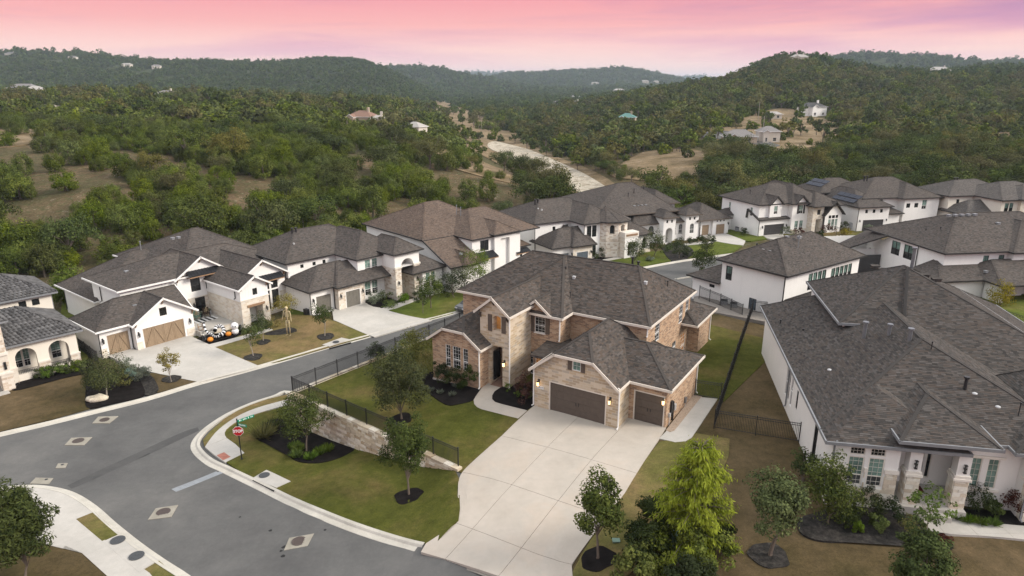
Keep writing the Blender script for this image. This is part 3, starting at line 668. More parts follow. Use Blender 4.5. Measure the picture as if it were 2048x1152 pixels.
grn = [from_m(p) for p in [(12.6, 2.6), (15.0, 3.0), (15.6, 0.5), (16.0, -4), (14.6, -12), (13.2, -17.5), (11.3, -17.3)]] + [G(px, py, upper_z)[:2] for px, py in [(1182,1078),(1250,988),(1318,884)]]
lawn('drive_side_lawn', grn, 'mixed_lawn', upper_z, 0.004, True)

# ---------------------------------------------------------------- lower corner lawn, walks, verge
sidewalk = c8([(548,440),(400,479),(300,516),(220,561),(150,616),(105,671),(84,703),(130,745),(195,790),(300,738),(250,690),(200,655),(190,625),(215,595),(290,548),(420,505),(548,469)])
verge = c8([(548,410),(420,442),(290,487),(190,547),(112,617),(72,665),(80,700),(103,668),(148,612),(218,557),(298,512),(398,475),(548,436)])
low = c8([(548,472),(422,508),(292,551),(218,598),(193,627),(203,653),(254,688),(304,738),(202,788),(345,862),(468,932),(602,990),(700,1031)]) + [(690,1040),(765,1066),(850,1085),(893,1063),(917,1043),(920,1020),(914,990),(918,960),(908,939),(857,936),(759,911),(708,900),(642,874),(585,842)]
low = low[:9] + cr(360, 760, 2.09)([(195,352),(305,405),(395,470),(500,527),(640,584),(760,628),(900,672),(1012,690)]) + low[16:]
low_w = gl(low[:9]) + offset(NKs, .60)[38:67] + gl(low[17:])
lawn('corner_lawn', low_w, 'green_lawn', gz, 0.13, True)
lawn('verge', verge, 'mixed_lawn', gz, 0.12)
def walk(name, px, m='concrete', zf=gz, top=0.15, world=False, step=1.5):
    pts = px if world else [G(a, b, zf)[:2] for a, b in px]
    return struct(drape(name, pts, zf, top, m, None, 0.4, step))
def resample(L, n):
    L = [Vector(p) for p in L]; cum = [0]
    for p, q in zip(L, L[1:]): cum.append(cum[-1] + (q - p).length)
    return [(float(np.interp(t, cum, [p.x for p in L])), float(np.interp(t, cum, [p.y for p in L]))) for t in np.linspace(0, cum[-1], n)]
so_ = resample(smooth_line([G(a, b)[:2] for a, b in c8([(548,440),(400,479),(300,516),(220,561),(150,616),(105,671),(84,703)])], 4), 15)
si_ = resample(smooth_line([G(a, b)[:2] for a, b in c8([(548,469),(420,505),(290,548),(215,595),(193,622),(193,640),(203,656)])], 4), 15)
sw = empty('sidewalk', (0, 0, 0)); sw['kind'] = 'structure'
for k in range(14):
    a_, b_, c_, d_ = (Vector(p) for p in (so_[k], so_[k + 1], si_[k + 1], si_[k])); m_ = (a_ + b_ + c_ + d_) / 4
    drape('slab', [tuple(p + (m_ - p).normalized() * .008) for p in (a_, b_, c_, d_)], gz, .15, 'concrete', sw, .3, 1.0)
drape('slab', [G(a, b)[:2] for a, b in c8([(82,704),(204,657),(252,691),(300,738),(195,790),(130,745)])], gz, .15, 'concrete', sw, .3, 1.0)
def quad_px(cx, cy, pts): return [(cx + a, cy + b) for a, b in pts]
tag(drape('ramp_mat', [G(a, b)[:2] for a, b in c8([(148,752),(188,735),(224,760),(183,779)])], gz, 0.165, 'red_brick_paver', None, 0.05, None), 'red tactile ramp mat on the pavement corner below the stop sign', 'ramp mat')
# opposite corner (bottom left of the view)
isl_walk = [(-60,1000),(0,978),(60,974),(108,979),(146,991),(168,1010),(185,1030),(150,1042),(118,1058),(150,1085),(205,1085),(280,1150),(330,1200),(230,1230),(160,1140),(105,1085),(100,1030),(60,1005),(0,1000)]
isl1 = [(-150,1018),(0,979),(60,975),(108,980),(146,992),(172,1012),(190,1030),(150,1043),(110,1022),(60,1002),(0,1000),(-150,1035)]
isl2 = [(190,1032),(150,1045),(135,1060),(95,1090),(150,1105),(215,1165),(265,1225),(420,1225),(325,1130),(270,1132),(205,1085),(152,1042)]
walk('corner_walk', [(-150,1018),(0,979),(60,975),(108,980),(146,992),(170,1010),(192,1028),(150,1046),(135,1062),(120,1090),(165,1110),(225,1165),(275,1225),(430,1228),(318,1122),(240,1072),(205,1088),(150,1046),(105,1022),(60,1004),(0,1000),(-150,1036)][:10] + [(165,1110),(225,1165),(290,1225),(360,1225),(300,1150),(205,1085),(150,1046),(105,1022),(60,1004),(0,1000),(-150,1036)], 'concrete', gz, 0.15)
walk('kerb_ramp', [(150,1046),(192,1028),(232,1068),(205,1088)], 'concrete', gz, 0.152)
lawn('verge', [(153,1042),(190,1027),(238,1072),(205,1086)], 'mixed_lawn', gz, 0.158)
walk('utility_pad', [(206,1087),(240,1072),(318,1124),(278,1148)], 'concrete', gz, 0.156)
lawn('verge', [(279,1149),(319,1125),(430,1225),(350,1225)], 'mixed_lawn', gz, 0.14)
lawn('corner_grass', [(-150,1040),(0,1003),(58,1007),(100,1026),(118,1040),(95,1060),(60,1075),(-150,1070)], 'mixed_lawn', gz, 0.13)
lawn('dry_corner_lawn', [(-150,1070),(60,1074),(112,1077),(180,1108),(245,1170),(305,1235),(-150,1235)], 'brown_lawn', gz, 0.12)
walk('corner_path', [(-100,1068),(60,1074),(118,1040),(150,1046),(120,1088),(60,1082),(-100,1078)], 'concrete', gz, 0.146)

# ---------------------------------------------------------------- lots across the street
walk('white_house_driveway', c2([(640,822),(800,780),(872,770),(1135,700),(1200,732),(1295,782),(1420,832),(1572,892),(1500,918),(1330,958),(1212,990),(1195,962),(1125,930),(918,928),(880,905),(735,868)]), 'concrete', gz, 0.14)
lawn('front_lawn', [(423,697),(440,690),(480,672),(545,655),(580,630),(625,632),(668,645),(742,664),(738,674),(700,684),(655,697),(600,712),(560,724),(518,733),(470,716)], 'mixed_lawn', gz, 0.10)
lawn('side_strip', [(575,640),(620,640),(600,560),(580,560)], 'fresh_lawn', gz, 0.09)
walk('stone_house_driveway', c3([(590,772),(650,768),(800,726),(935,772),(1120,826),(1195,832),(1230,838),(860,947),(838,917),(720,880),(600,838)]), 'concrete', gz, 0.14)
lawn('fresh_front_lawn', [(772,619),(850,597),(905,580),(965,598),(905,628),(852,642),(835,638)], 'fresh_lawn', gz, 0.10)
lawn('dry_front_lawn', [(-260,900),(-200,830),(0,788),(60,772),(178,748),(172,770),(172,800),(182,818),(100,841),(0,864),(-200,912)], 'brown_lawn', gz, 0.10)
lawn('dry_strip', c2([(915,932),(1122,934),(1190,965),(1205,990),(1080,1022),(955,1050),(905,1010),(890,960)]), 'brown_lawn', gz, 0.10)
walk('tile_house_path', [(-60,790),(0,782),(28,781),(40,768),(24,760),(-60,775)], 'concrete', gz, 0.16)
lawn('side_strip', [(120,640),(128,570),(145,560),(160,690),(180,735),(170,742)], 'fresh_lawn', gz, 0.09)
lawn('back_lawn', [(1210,532),(1215,515),(1262,508),(1345,500),(1352,520),(1300,530),(1245,540)], 'fresh_lawn', gz, 0.10)
lawn('back_lawn', [(1352,519),(1350,500),(1375,490),(1432,484),(1485,492),(1462,507),(1420,512)], 'fresh_lawn', gz, 0.10)
walk('back_driveway', ck([(1640,536),(1850,524),(1960,565),(2010,585),(1990,622),(1900,612),(1750,585)]), 'concrete', gz, 0.14)
walk('back_path', ck([(1500,610),(1650,590),(1750,592),(1745,602),(1640,605),(1510,624)]), 'concrete', gz, 0.14)
walk('back_path', ck([(840,740),(960,715),(1060,700),(1065,715),(960,735),(860,755)]), 'concrete', gz, 0.14)
walk('back_driveway', cg([(535,835),(800,808),(830,890),(700,900),(600,880)]), 'concrete', gz, 0.14)
lawn('back_lawn', cg([(90,752),(480,852),(530,838),(600,885),(400,915),(200,905),(80,825)]), 'fresh_lawn', gz, 0.10)
lawn('back_lawn', cg([(800,815),(1000,850),(1240,825),(1460,805),(1740,780),(1900,800),(1900,960),(1500,960),(1200,950),(860,900)]), 'mixed_lawn', gz, 0.10)
lawn('patio_lawn', [(1930,600),(1990,590),(2120,600),(2120,680),(2010,650),(1940,625)], 'fresh_lawn', gz, 0.6)
walk('service_yard', c1([(1500,330),(1560,320),(1900,430),(1890,470),(1500,400)]), 'joint', gz, 0.5)

# planting beds (black or grey mulch)
def bed(px, m='mulch', zf=gz, top=0.17, lab='bed', world=False, smooth=True):
    pts = px if world else [G(a, b, zf)[:2] for a, b in px]
    if smooth: pts = smooth_line(pts, 3, True)
    return tag(drape('mulch_bed', pts, zf, top, m, None, 0.3, 1.0), lab, 'mulch bed', kind='stuff')
bed(c8([(497,552),(445,562),(378,600),(358,640),(375,668),(430,684),(500,685),(540,715),(548,758),(600,788),(690,796),(780,780),(860,748),(903,716),(820,700),(730,660),(640,620),(560,590)]), 'mulch', gz, 0.2, 'black mulch bed with a tree against the limestone retaining wall')
bed(c8([(1290,300),(1270,330),(1290,385),(1400,465),(1480,462),(1555,440),(1570,400),(1600,370),(1600,340),(1400,280)]), 'mulch', upper_z, 0.06, 'black mulch bed under the three front windows of the brick house')
bed(c5_([(715,778),(660,815),(640,850),(640,880),(665,905),(720,922),(830,950),(945,978),(990,950),(1010,935),(1010,740),(800,740)]), 'mulch', upper_z, 0.06, 'black mulch bed between the curved front walk and the garage', smooth=False)
bed(c2([(522,985),(560,962),(640,940),(820,955),(860,1000),(880,1060),(820,1088),(680,1118),(548,1148),(518,1110),(540,1050)]), 'mulch', gz, 0.15, 'black mulch bed around a small tree and a pale boulder by the street')
bed(c2([(815,955),(910,945),(960,1015),(950,1050),(880,1068)]), 'grey_mulch', gz, 0.14, 'grey mulch bed under the silvery shrubs beside the white house driveway')
bed([(25,778),(55,758),(175,722),(182,742),(120,760),(40,782)], 'mulch', gz, 0.16, 'black mulch bed under the clipped hedge of the tile roofed house')
bed(cL([(140,735),(145,830),(260,890),(440,905),(600,885),(720,850),(860,910),(1000,935),(1240,960),(1270,920),(1110,835),(1050,700),(1030,660),(820,650),(480,630),(290,690)]), 'grey_mulch', upper_z, 0.08, 'grey mulch bed full of shrubs before the white stone house')
bed(cL([(1190,690),(1340,660),(1802,680),(1900,700),(1900,790),(1802,782),(1500,765),(1250,735)]), 'mulch', upper_z, 0.08, 'dark mulch bed of low plants along the straight front walk', smooth=False)
bed(ck([(745,715),(830,690),(960,690),(930,720),(860,735),(800,738)]), 'mulch', gz, 0.16, 'dark mulch bed by the blue grey garage doors')
bed(ck([(1330,640),(1420,600),(1560,640),(1580,700),(1480,745),(1390,740)]), 'grey_mulch', gz, 0.16, 'grey mulch bed with shrubs in the far lawn')
bed(cr(480,380,3.2)([(805,725),(850,690),(1080,690),(1000,720),(890,758)]), 'mulch', gz, 0.16, 'dark mulch bed between the two grey garage doors and the arched stone porch')
bed(c2([(1195,728),(1240,700),(1480,680),(1500,690),(1260,752)]), 'mulch', gz, 0.17, 'dark mulch bed with halloween figures below the porch', smooth=False)
bed(c2([(1640,680),(1760,655),(1800,680),(1700,700),(1600,700)]), 'grey_mulch', gz, 0.12, 'grey mulch bed at the feet of the tall skeleton')
walk('white_house_path', c2([(1250,765),(1500,700),(1640,660),(1655,672),(1500,720),(1280,782)]), 'concrete', gz, 0.15)
walk('stone_house_path', c3([(880,772),(1000,745),(1140,690),(1150,705),(1010,760),(915,782)]), 'concrete', gz, 0.15)
walk_L = cL([(1040,640),(1210,655),(1255,730),(1500,765),(1802,792),(2100,820),(2100,930),(1802,892),(1560,868),(1260,853),(1110,828),(1060,758)])
WLp = [G(a, b, upper_z)[:2] for a, b in walk_L]
wlk = empty('front_walk', (0, 0, 0)); wlk['kind'] = 'structure'
slabs(wlk, WLp, [10, 25.2, 27.0, 28.9, 30.8, 32.7, 34.6, 36.5, 60], [0, 33.9, 80], lambda p: p, upper_z, 0.1, 'concrete', 0.008, 0.3, 'slab', 1.0)
def ring(px, py, r, zf, m='mulch', lab='', top=0.16):
    g = G(px, py, zf); pts = [(g[0] + r * (1 + 0.10 * math.sin(3 * a + px) + .05 * math.sin(7 * a)) * math.cos(a), g[1] + r * (1 + .08 * math.sin(4 * a + py)) * math.sin(a)) for a in np.linspace(0, 2 * PI, 28, endpoint=False)]
    b = bed(pts, m, zf, top, lab, True, False); return g
# meadows, creek bed and bare ground in the valley
def patch(name, px, m, top=0.15):
    pts = smooth_line([G(a, b)[:2] for a, b in px], 4, True)
    return struct(drape(name, pts, ground_z, top, m, None, 3.0, 10.0)), pts
PATCH = []
for nm, px, m in [('creek_bank', [(1238,402),(1165,396),(1095,352),(1010,322),(950,304),(915,275),(888,240),(868,212),(890,203),(945,226),(1000,260),(1065,292),(1135,322),(1205,352),(1245,385)], 'dry_meadow'),
                  ('creek_bed', [(1212,404),(1160,388),(1105,356),(1062,332),(1010,312),(975,294),(990,284),(1050,298),(1100,318),(1145,338),(1190,362),(1225,388)], 'caliche'),
                  ('meadow', [(862,308),(900,300),(960,320),(1020,345),(1070,372),(1020,366),(950,350),(890,330)], 'dry_meadow'),
                  ('meadow', [(-40,266),(30,258),(85,262),(80,280),(40,292),(-40,292)], 'dry_meadow'),
                  ('bare_ground', [(50,216),(80,209),(130,213),(178,224),(120,224),(60,222)], 'caliche'),
                  ('meadow', [(1395,262),(1470,250),(1520,225),(1600,222),(1690,262),(1690,275),(1590,300),(1540,285),(1440,285)], 'dry_meadow'),
                  ('meadow', [(1220,350),(1260,318),(1300,302),(1390,300),(1420,322),(1390,352),(1300,362)], 'dry_meadow'),
                  ('bare_ground', [(1965,290),(1990,268),(2060,255),(2120,260),(2120,330),(2050,330),(1990,318)], 'dry_meadow'),
                  ('clearing', [(20,360),(60,320),(130,300),(190,330),(170,390),(80,400)], 'dry_meadow'),
                  ('clearing', [(690,300),(720,290),(760,330),(740,370),(700,350)], 'dry_meadow'),
                  ('clearing', [(160,372),(200,345),(260,372),(270,420),(200,410)], 'caliche')]:
    pp = patch(nm, px, m, .45 if nm == 'creek_bed' else .15)[1] if nm != 'clearing' else smooth_line([G(a, b)[:2] for a, b in px], 4, True)
    PATCH.append((nm, pp))
walk('private_road', [(1395,268),(1440,262),(1500,270),(1560,292),(1548,296),(1490,277),(1440,270),(1398,275)], 'asphalt', ground_z, 0.35, step=8)
# ---------------------------------------------------------------- building kit
SHARED = {}
def shared(key, fn):
    if key not in SHARED: SHARED[key] = fn()
    return SHARED[key]
class House:
    def __init__(s, name, label, loc, yaw, cat='house', group=None, roofm='brown_shingle', trim='white_trim', tabs=False, fascia_w=0.10):
        s.root = empty(name, loc, -R(yaw), label, cat, group)
        s.yaw = R(yaw); s.loc = loc; s.walls = {}; s.roofp = []; s.trim = trim; s.roofm = roofm; s.tabs = tabs; s.tris = []; s.fw = fascia_w
        s.ext = []
    def world(s, u, v, z=0):
        c_, s_ = math.cos(s.yaw), math.sin(s.yaw)
        return (s.loc[0] + u * c_ + v * s_, s.loc[1] - u * s_ + v * c_, s.loc[2] + z)
    # one wall, seen from outside going left to right A -> B; top = height or outline [(s,z)...]
    def W(s, m, A, B, top, ops=(), z0=-1.2, depth=0.16):
        mb = s.walls.setdefault(m, MB())
        A = Vector(A); B = Vector(B); d = (B - A); L = d.length; d.normalize(); n = Vector((d.y, -d.x))
        s.ext += [tuple(A), tuple(B)]
        out = [(0, top), (L, top)] if isinstance(top, (int, float)) else [(0 if a is None else a, z) for a, z in top]
        holes = []; ss = {0.0, L}; ss |= {a for a, z in out if 0 <= a <= L}
        ox = [a for a, z in out]; oz = [z for a, z in out]
        for op in ops:
            k, a, z, wd, ht = op[:5]; o = op[5] if len(op) > 5 else {}
            if o.get('arch'):
                N_ = 10; r = o['arch'] if isinstance(o['arch'], (int, float)) and not isinstance(o['arch'], bool) else wd / 2
                pts = [(a + wd / 2 - wd / 2 * math.cos(PI * i / N_), z + ht - r + r * math.sin(PI * i / N_)) for i in range(N_ + 1)]
            else: pts = [(a, z + ht), (a + wd, z + ht)]
            holes.append((a, a + wd, z, pts, o.get('depth', depth))); ss |= {p[0] for p in pts}
        ss = sorted(ss)
        def pt(sv, z, off=0.0): q = A + d * sv - n * off; return (q.x, q.y, z)
        for sa, sb in zip(ss, ss[1:]):
            if sb - sa < 1e-4: continue
            mid = (sa + sb) / 2; ca = cb = z0
            for h in sorted([h for h in holes if h[0] < mid < h[1]], key=lambda h: h[2]):
                if h[2] > ca + 1e-4:
                    mb.poly([pt(sa, ca), pt(sb, cb), pt(sb, h[2]), pt(sa, h[2])], [(sa, ca), (sb, cb), (sb, h[2]), (sa, h[2])])
                hx = [p[0] for p in h[3]]; hz = [p[1] for p in h[3]]
                ca, cb = float(np.interp(sa, hx, hz)), float(np.interp(sb, hx, hz))
            ta, tb = float(np.interp(sa, ox, oz)), float(np.interp(sb, ox, oz))
            if ta > ca or tb > cb:
                mb.poly([pt(sa, ca), pt(sb, cb), pt(sb, tb), pt(sa, ta)], [(sa, ca), (sb, cb), (sb, tb), (sa, ta)])
        for a, b, z, pts, dp in holes:
            loop = [(a, z), (b, z)] + pts[::-1]
            for (p, pz), (q, qz) in zip(loop, loop[1:] + loop[:1]):
                if abs(p - q) + abs(pz - qz) < 1e-5: continue
                mb.poly([pt(p, pz), pt(p, pz, dp), pt(q, qz, dp), pt(q, qz)], [(p, pz), (p + dp, pz), (q + dp, qz), (q, qz)])
        ang = math.atan2(d.y, d.x)
        for op in ops:
            k, a, z, wd, ht = op[:5]; o = op[5] if len(op) > 5 else {}
            q = A + d * a
            if k == 'win': s.window((q.x, q.y, z), ang, wd, ht, o)
            elif k == 'gar': s.garage((q.x, q.y, z), ang, wd, ht, o)
            elif k == 'door': s.door((q.x, q.y, z), ang, wd, ht, o)
            elif k == 'back':
                mb2 = MB(); mb2.poly([(0, o.get('depth', 1) - .01, 0), (wd, o.get('depth', 1) - .01, 0), (wd, o.get('depth', 1) - .01, ht), (0, o.get('depth', 1) - .01, ht)])
                mb2.build('recess', [o.get('m', 'dark_glass')], s.root, loc=(q.x, q.y, z), rot=(0, 0, ang))
            if k == 'win' and o.get('shut'):
                for sx in (-0.42 * o.get('sw', 1) - 0.03, wd + 0.03):
                    p = A + d * (a + sx) + n * 0.003
                    me = shared(('sh', round(ht, 2), o['shut'], o.get('sw', 1)), lambda: s.shutter_mesh(0.42 * o.get('sw', 1), ht + 0.05, o['shut']))
                    put('shutter', me, s.root, (p.x, p.y, z - 0.02), (0, 0, ang))
    def shutter_mesh(s, wd, ht, m):
        b = MB(); b.box(0, wd, -0.045, 0, 0, ht); 
        for z0, z1 in ((0.08, ht * .47), (ht * .53, ht - 0.08)):
            k = max(3, int((z1 - z0) / 0.11))
            for i in range(k): zz = z0 + (z1 - z0) * (i + .5) / k; b.box(0.05, wd - 0.05, -0.062, -0.046, zz - 0.035, zz + 0.035)
        return b.mesh('shutter', [m])
    def box(s, m, u0, u1, v0, v1, top, F=(), R_=(), B=(), L=(), z0=-1.2, skip=''):
        if 'F' not in skip: s.W(m, (u0, v0), (u1, v0), top, F, z0)
        if 'R' not in skip: s.W(m, (u1, v0), (u1, v1), top, R_, z0)
        if 'B' not in skip: s.W(m, (u1, v1), (u0, v1), top, B, z0)
        if 'L' not in skip: s.W(m, (u0, v1), (u0, v0), top, L, z0)
    def window(s, p, ang, wd, ht, o):
        fr = o.get('fr', 'white_trim'); gm = o.get('g', 'dark_glass'); cols, rows = o.get('c', 1), o.get('r', 2); split = o.get('split', 0.42)
        low = o.get('low', None); arch = o.get('arch')
        def fm():
            b = MB(); t = o.get('t', 0.05)
            b.box(0, t, 0.03, 0.11, 0, ht); b.box(wd - t, wd, 0.03, 0.11, 0, ht); b.box(t, wd - t, 0.03, 0.11, 0, t)
            if not arch: b.box(t, wd - t, 0.03, 0.11, ht - t, ht)
            else:
                r = arch if not isinstance(arch, bool) else wd / 2
                pp = [(wd / 2 - (wd / 2 - t / 2) * math.cos(PI * i / 8), 0.07, ht - r + (r - t / 2) * math.sin(PI * i / 8)) for i in range(9)]
                for a, c in zip(pp, pp[1:]): b.bar(a, c, 0.08, t, up=(0, 1, 0))
            if o.get('sash', True) and ht > 0.9: b.box(t, wd - t, 0.028, 0.10, ht * split - 0.025, ht * split + 0.025)
            mt = o.get('mt', 0.010)
            for i in range(1, cols): b.box(wd * i / cols - mt / 2, wd * i / cols + mt / 2, 0.05, 0.085, t, ht - t)
            for i in range(1, rows):
                zz = ht * i / rows
                if abs(zz - ht * split) > 0.08 or not o.get('sash', True): b.box(t, wd - t, 0.052, 0.083, zz - mt / 2, zz + mt / 2)
            for x in o.get('mull', ()): b.box(wd * x - 0.05, wd * x + 0.05, 0.02, 0.105, t, ht - t)
            if o.get('sill'): b.box(-0.06, wd + 0.06, -0.07, -0.002, -0.09, -0.01)
            return b.mesh('window', [fr])
        def pm():
            b = MB()
            if arch:
                r = arch if not isinstance(arch, bool) else wd / 2
                b.poly([(0.02, 0.09, 0.02), (wd - 0.02, 0.09, 0.02)] + [(wd / 2 + (wd / 2 - .02) * math.cos(PI * i / 8), 0.09, ht - r + (r - .02) * math.sin(PI * i / 8)) for i in range(9)])
            elif low:
                b.poly([(0.02, 0.09, 0.02), (wd - 0.02, 0.09, 0.02), (wd - 0.02, 0.09, ht * split), (0.02, 0.09, ht * split)], None, 1)
                b.poly([(0.02, 0.09, ht * split), (wd - 0.02, 0.09, ht * split), (wd - 0.02, 0.09, ht - 0.02), (0.02, 0.09, ht - 0.02)])
            else: b.poly([(0.02, 0.09, 0.02), (wd - 0.02, 0.09, 0.02), (wd - 0.02, 0.09, ht - 0.02), (0.02, 0.09, ht - 0.02)])
            return b.mesh('pane', [gm] + ([low] if low else []))
        ky = (round(wd, 2), round(ht, 2), fr, gm, cols, rows, split, low, arch, o.get('t'), o.get('sash', True), tuple(o.get('mull', ())), o.get('sill'))
        f = put('window', shared(('wf',) + ky, fm), s.root, p, (0, 0, ang))
        put('pane', shared(('wp',) + ky, pm), f)
        return f
    def garage(s, p, ang, wd, ht, o):
        m = o.get('m', 'taupe_door'); fr = o.get('fr', s.trim)
        b = MB(); b.box(0, .09, -0.015, 0.14, 0, ht); b.box(wd - .09, wd, -0.015, 0.14, 0, ht); b.box(.09, wd - .09, -0.015, 0.14, ht - .09, ht)
        g = b.build('garage_door', [fr], s.root, loc=p, rot=(0, 0, ang))
        if o.get('style') == 'plank':
            n = max(2, int(round(wd / 1.22)))
            for i in range(n):
                x0, x1 = .1 + (wd - .2) * i / n, .1 + (wd - .2) * (i + 1) / n; L = x1 - x0; hh = ht - .1
                b = MB(); b.box(0.006, L - 0.006, 0.085, 0.12, 0.01, hh)
                kq = 6
                for q in range(kq): b.box(0.01 + (L - .02) * q / kq, (L - .02) * (q + 1) / kq, 0.072, 0.084, 0.02, hh - 0.01)
                for a, c in (((0.07), 0.07), (L - 0.07, L - 0.07)): b.box(a - .055, a + .055, 0.045, 0.071, 0.02, hh - 0.02)
                for z0 in (0.09, hh - 0.1): b.box(0.126, L - 0.126, 0.045, 0.071, z0 - 0.065, z0 + 0.065)
                zz = hh * 0.99
                if i % 2 == 0: b.bar((0.15, 0.06, 0.2), (L - 0.15, 0.06, hh - 0.2), 0.03, 0.12, up=(0, 1, 0))
                else: b.bar((0.15, 0.06, hh - 0.2), (L - 0.15, 0.06, 0.2), 0.03, 0.12, up=(0, 1, 0))
                b.build('leaf', [m], g, loc=(x0, 0, 0))
        else:
            n = o.get('n', 4); k = o.get('k', max(2, int(round(wd / 0.61))))
            me = shared(('gs', round(wd, 2), round(ht, 2), n, k, m), lambda: s.section_mesh(wd - .18, (ht - .09) / n, k, m))
            for i in range(n): put('section', me, g, (0.09, 0, (ht - .09) * i / n))
            if o.get('handle'):
                for x in (wd / 2 - .12, wd / 2 + .12):
                    b = MB(); b.box(x - .03, x + .03, 0.045, 0.065, ht * .38, ht * .48); b.build('handle', ['black_metal'], g)
    def section_mesh(s, wd, h, k, m):
        b = MB(); b.box(0, wd, 0.09, 0.13, 0.004, h - 0.004)
        for i in range(k): b.box(wd * i / k + .05, wd * (i + 1) / k - .05, 0.078, 0.089, 0.06, h - 0.06)
        return b.mesh('section', [m])
    def door(s, p, ang, wd, ht, o):
        m = o.get('m', 'dark_trim'); dp = o.get('off', 0.1)
        b = MB(); b.box(0, .07, dp - .05, dp + .05, 0, ht); b.box(wd - .07, wd, dp - .05, dp + .05, 0, ht); b.box(.07, wd - .07, dp - .05, dp + .05, ht - .07, ht)
        f = b.build('door', [o.get('fr', s.trim)], s.root, loc=p, rot=(0, 0, ang))
        b = MB(); b.box(.07, wd - .07, dp, dp + .05, 0.02, ht - .07)
        for z0, z1 in o.get('lites', ((.12, .45), (.52, .93))): pass
        b.build('leaf', [m], f)
        if o.get('lites'):
            for z0, z1 in o['lites']:
                b = MB(); b.box(wd * .25, wd * .75, dp - .012, dp - .001, ht * z0, ht * z1); b.build('pane', [o.get('g', 'grey_glass')], f)
        b = MB(); b.box(wd - .19, wd - .15, dp - .07, dp - .001, ht * .38, ht * .55); b.build('handle', ['black_metal'], f)
    # --- roofs
    def shell(s, polys, th=0.2, fascia=True, m=None, caps=True, tabs=None, trim=None, fh=0.2):
        s.roofp.append((polys, th, fascia, m or s.roofm, caps, s.tabs if tabs is None else tabs, trim or s.trim, fh))
    def roof(s, u0, u1, v0, v1, ze, zr, ax='u', e0=None, e1=None, j0=None, j1=None, rm=0.5, **k):
        a0, a1, b0, b1 = (u0, u1, v0, v1) if ax == 'u' else (v0, v1, u0, u1)
        bm = b0 + (b1 - b0) * rm
        half = (b1 - b0) / 2
        e0 = half if e0 is None else e0; e1 = half if e1 is None else e1
        R0 = (a0 + e0, bm, zr); R1 = (a1 - e1, bm, zr)
        ridge = [R0, R1] if R1[0] - R0[0] > 0.05 else [((R0[0] + R1[0]) / 2, bm, zr)]
        def jp(a, b, zj): t = (zj - ze) / (zr - ze); return (a, b + t * (bm - b), zj)
        A = [(a0, b0, ze), (a1, b0, ze)] + ([jp(a1, b0, j1)] if j1 else []) + ridge[::-1] + ([jp(a0, b0, j0)] if j0 else [])
        Bp = [(a1, b1, ze), (a0, b1, ze)] + ([jp(a0, b1, j0)] if j0 else []) + ridge + ([jp(a1, b1, j1)] if j1 else [])
        polys = [A, Bp]
        if e0 > 0: polys.append([jp(a0, b1, j0), jp(a0, b0, j0), ridge[0]] if j0 else [(a0, b1, ze), (a0, b0, ze), ridge[0]])
        if e1 > 0: polys.append([jp(a1, b0, j1), jp(a1, b1, j1), ridge[-1]] if j1 else [(a1, b0, ze), (a1, b1, ze), ridge[-1]])
        if ax == 'v': polys = [[(y, x, z) for x, y, z in p][::-1] for p in polys]
        s.shell(polys, **k)
        s.ext += [(u0, v0), (u1, v1), (u0, v1), (u1, v0)]
    def finish(s):
        for m, mb in s.walls.items():
            nm = 'brick_wall' if 'brick' in m else 'stone_wall' if 'stone' in m else 'wall'
            par = {}
            def find(x):
                while par[x] != x: par[x] = par[par[x]]; x = par[x]
                return x
            ky = [tuple(round(c, 3) for c in v) for v in mb.v]
            for q in ky: par.setdefault(q, q)
            for f in mb.f:
                for i in f[1:]: par[find(ky[i])] = find(ky[f[0]])
            isl = {}
            for i, f in enumerate(mb.f): isl.setdefault(find(ky[f[0]]), []).append(i)
            for fs in isl.values():
                p = MB()
                for i in fs: p.poly([mb.v[k] for k in mb.f[i]], mb.uv[i])
                p.build(nm, [m], s.root)
        groups = {}
        for r in s.roofp: groups.setdefault((r[3], r[5], r[6]), []).append(r)
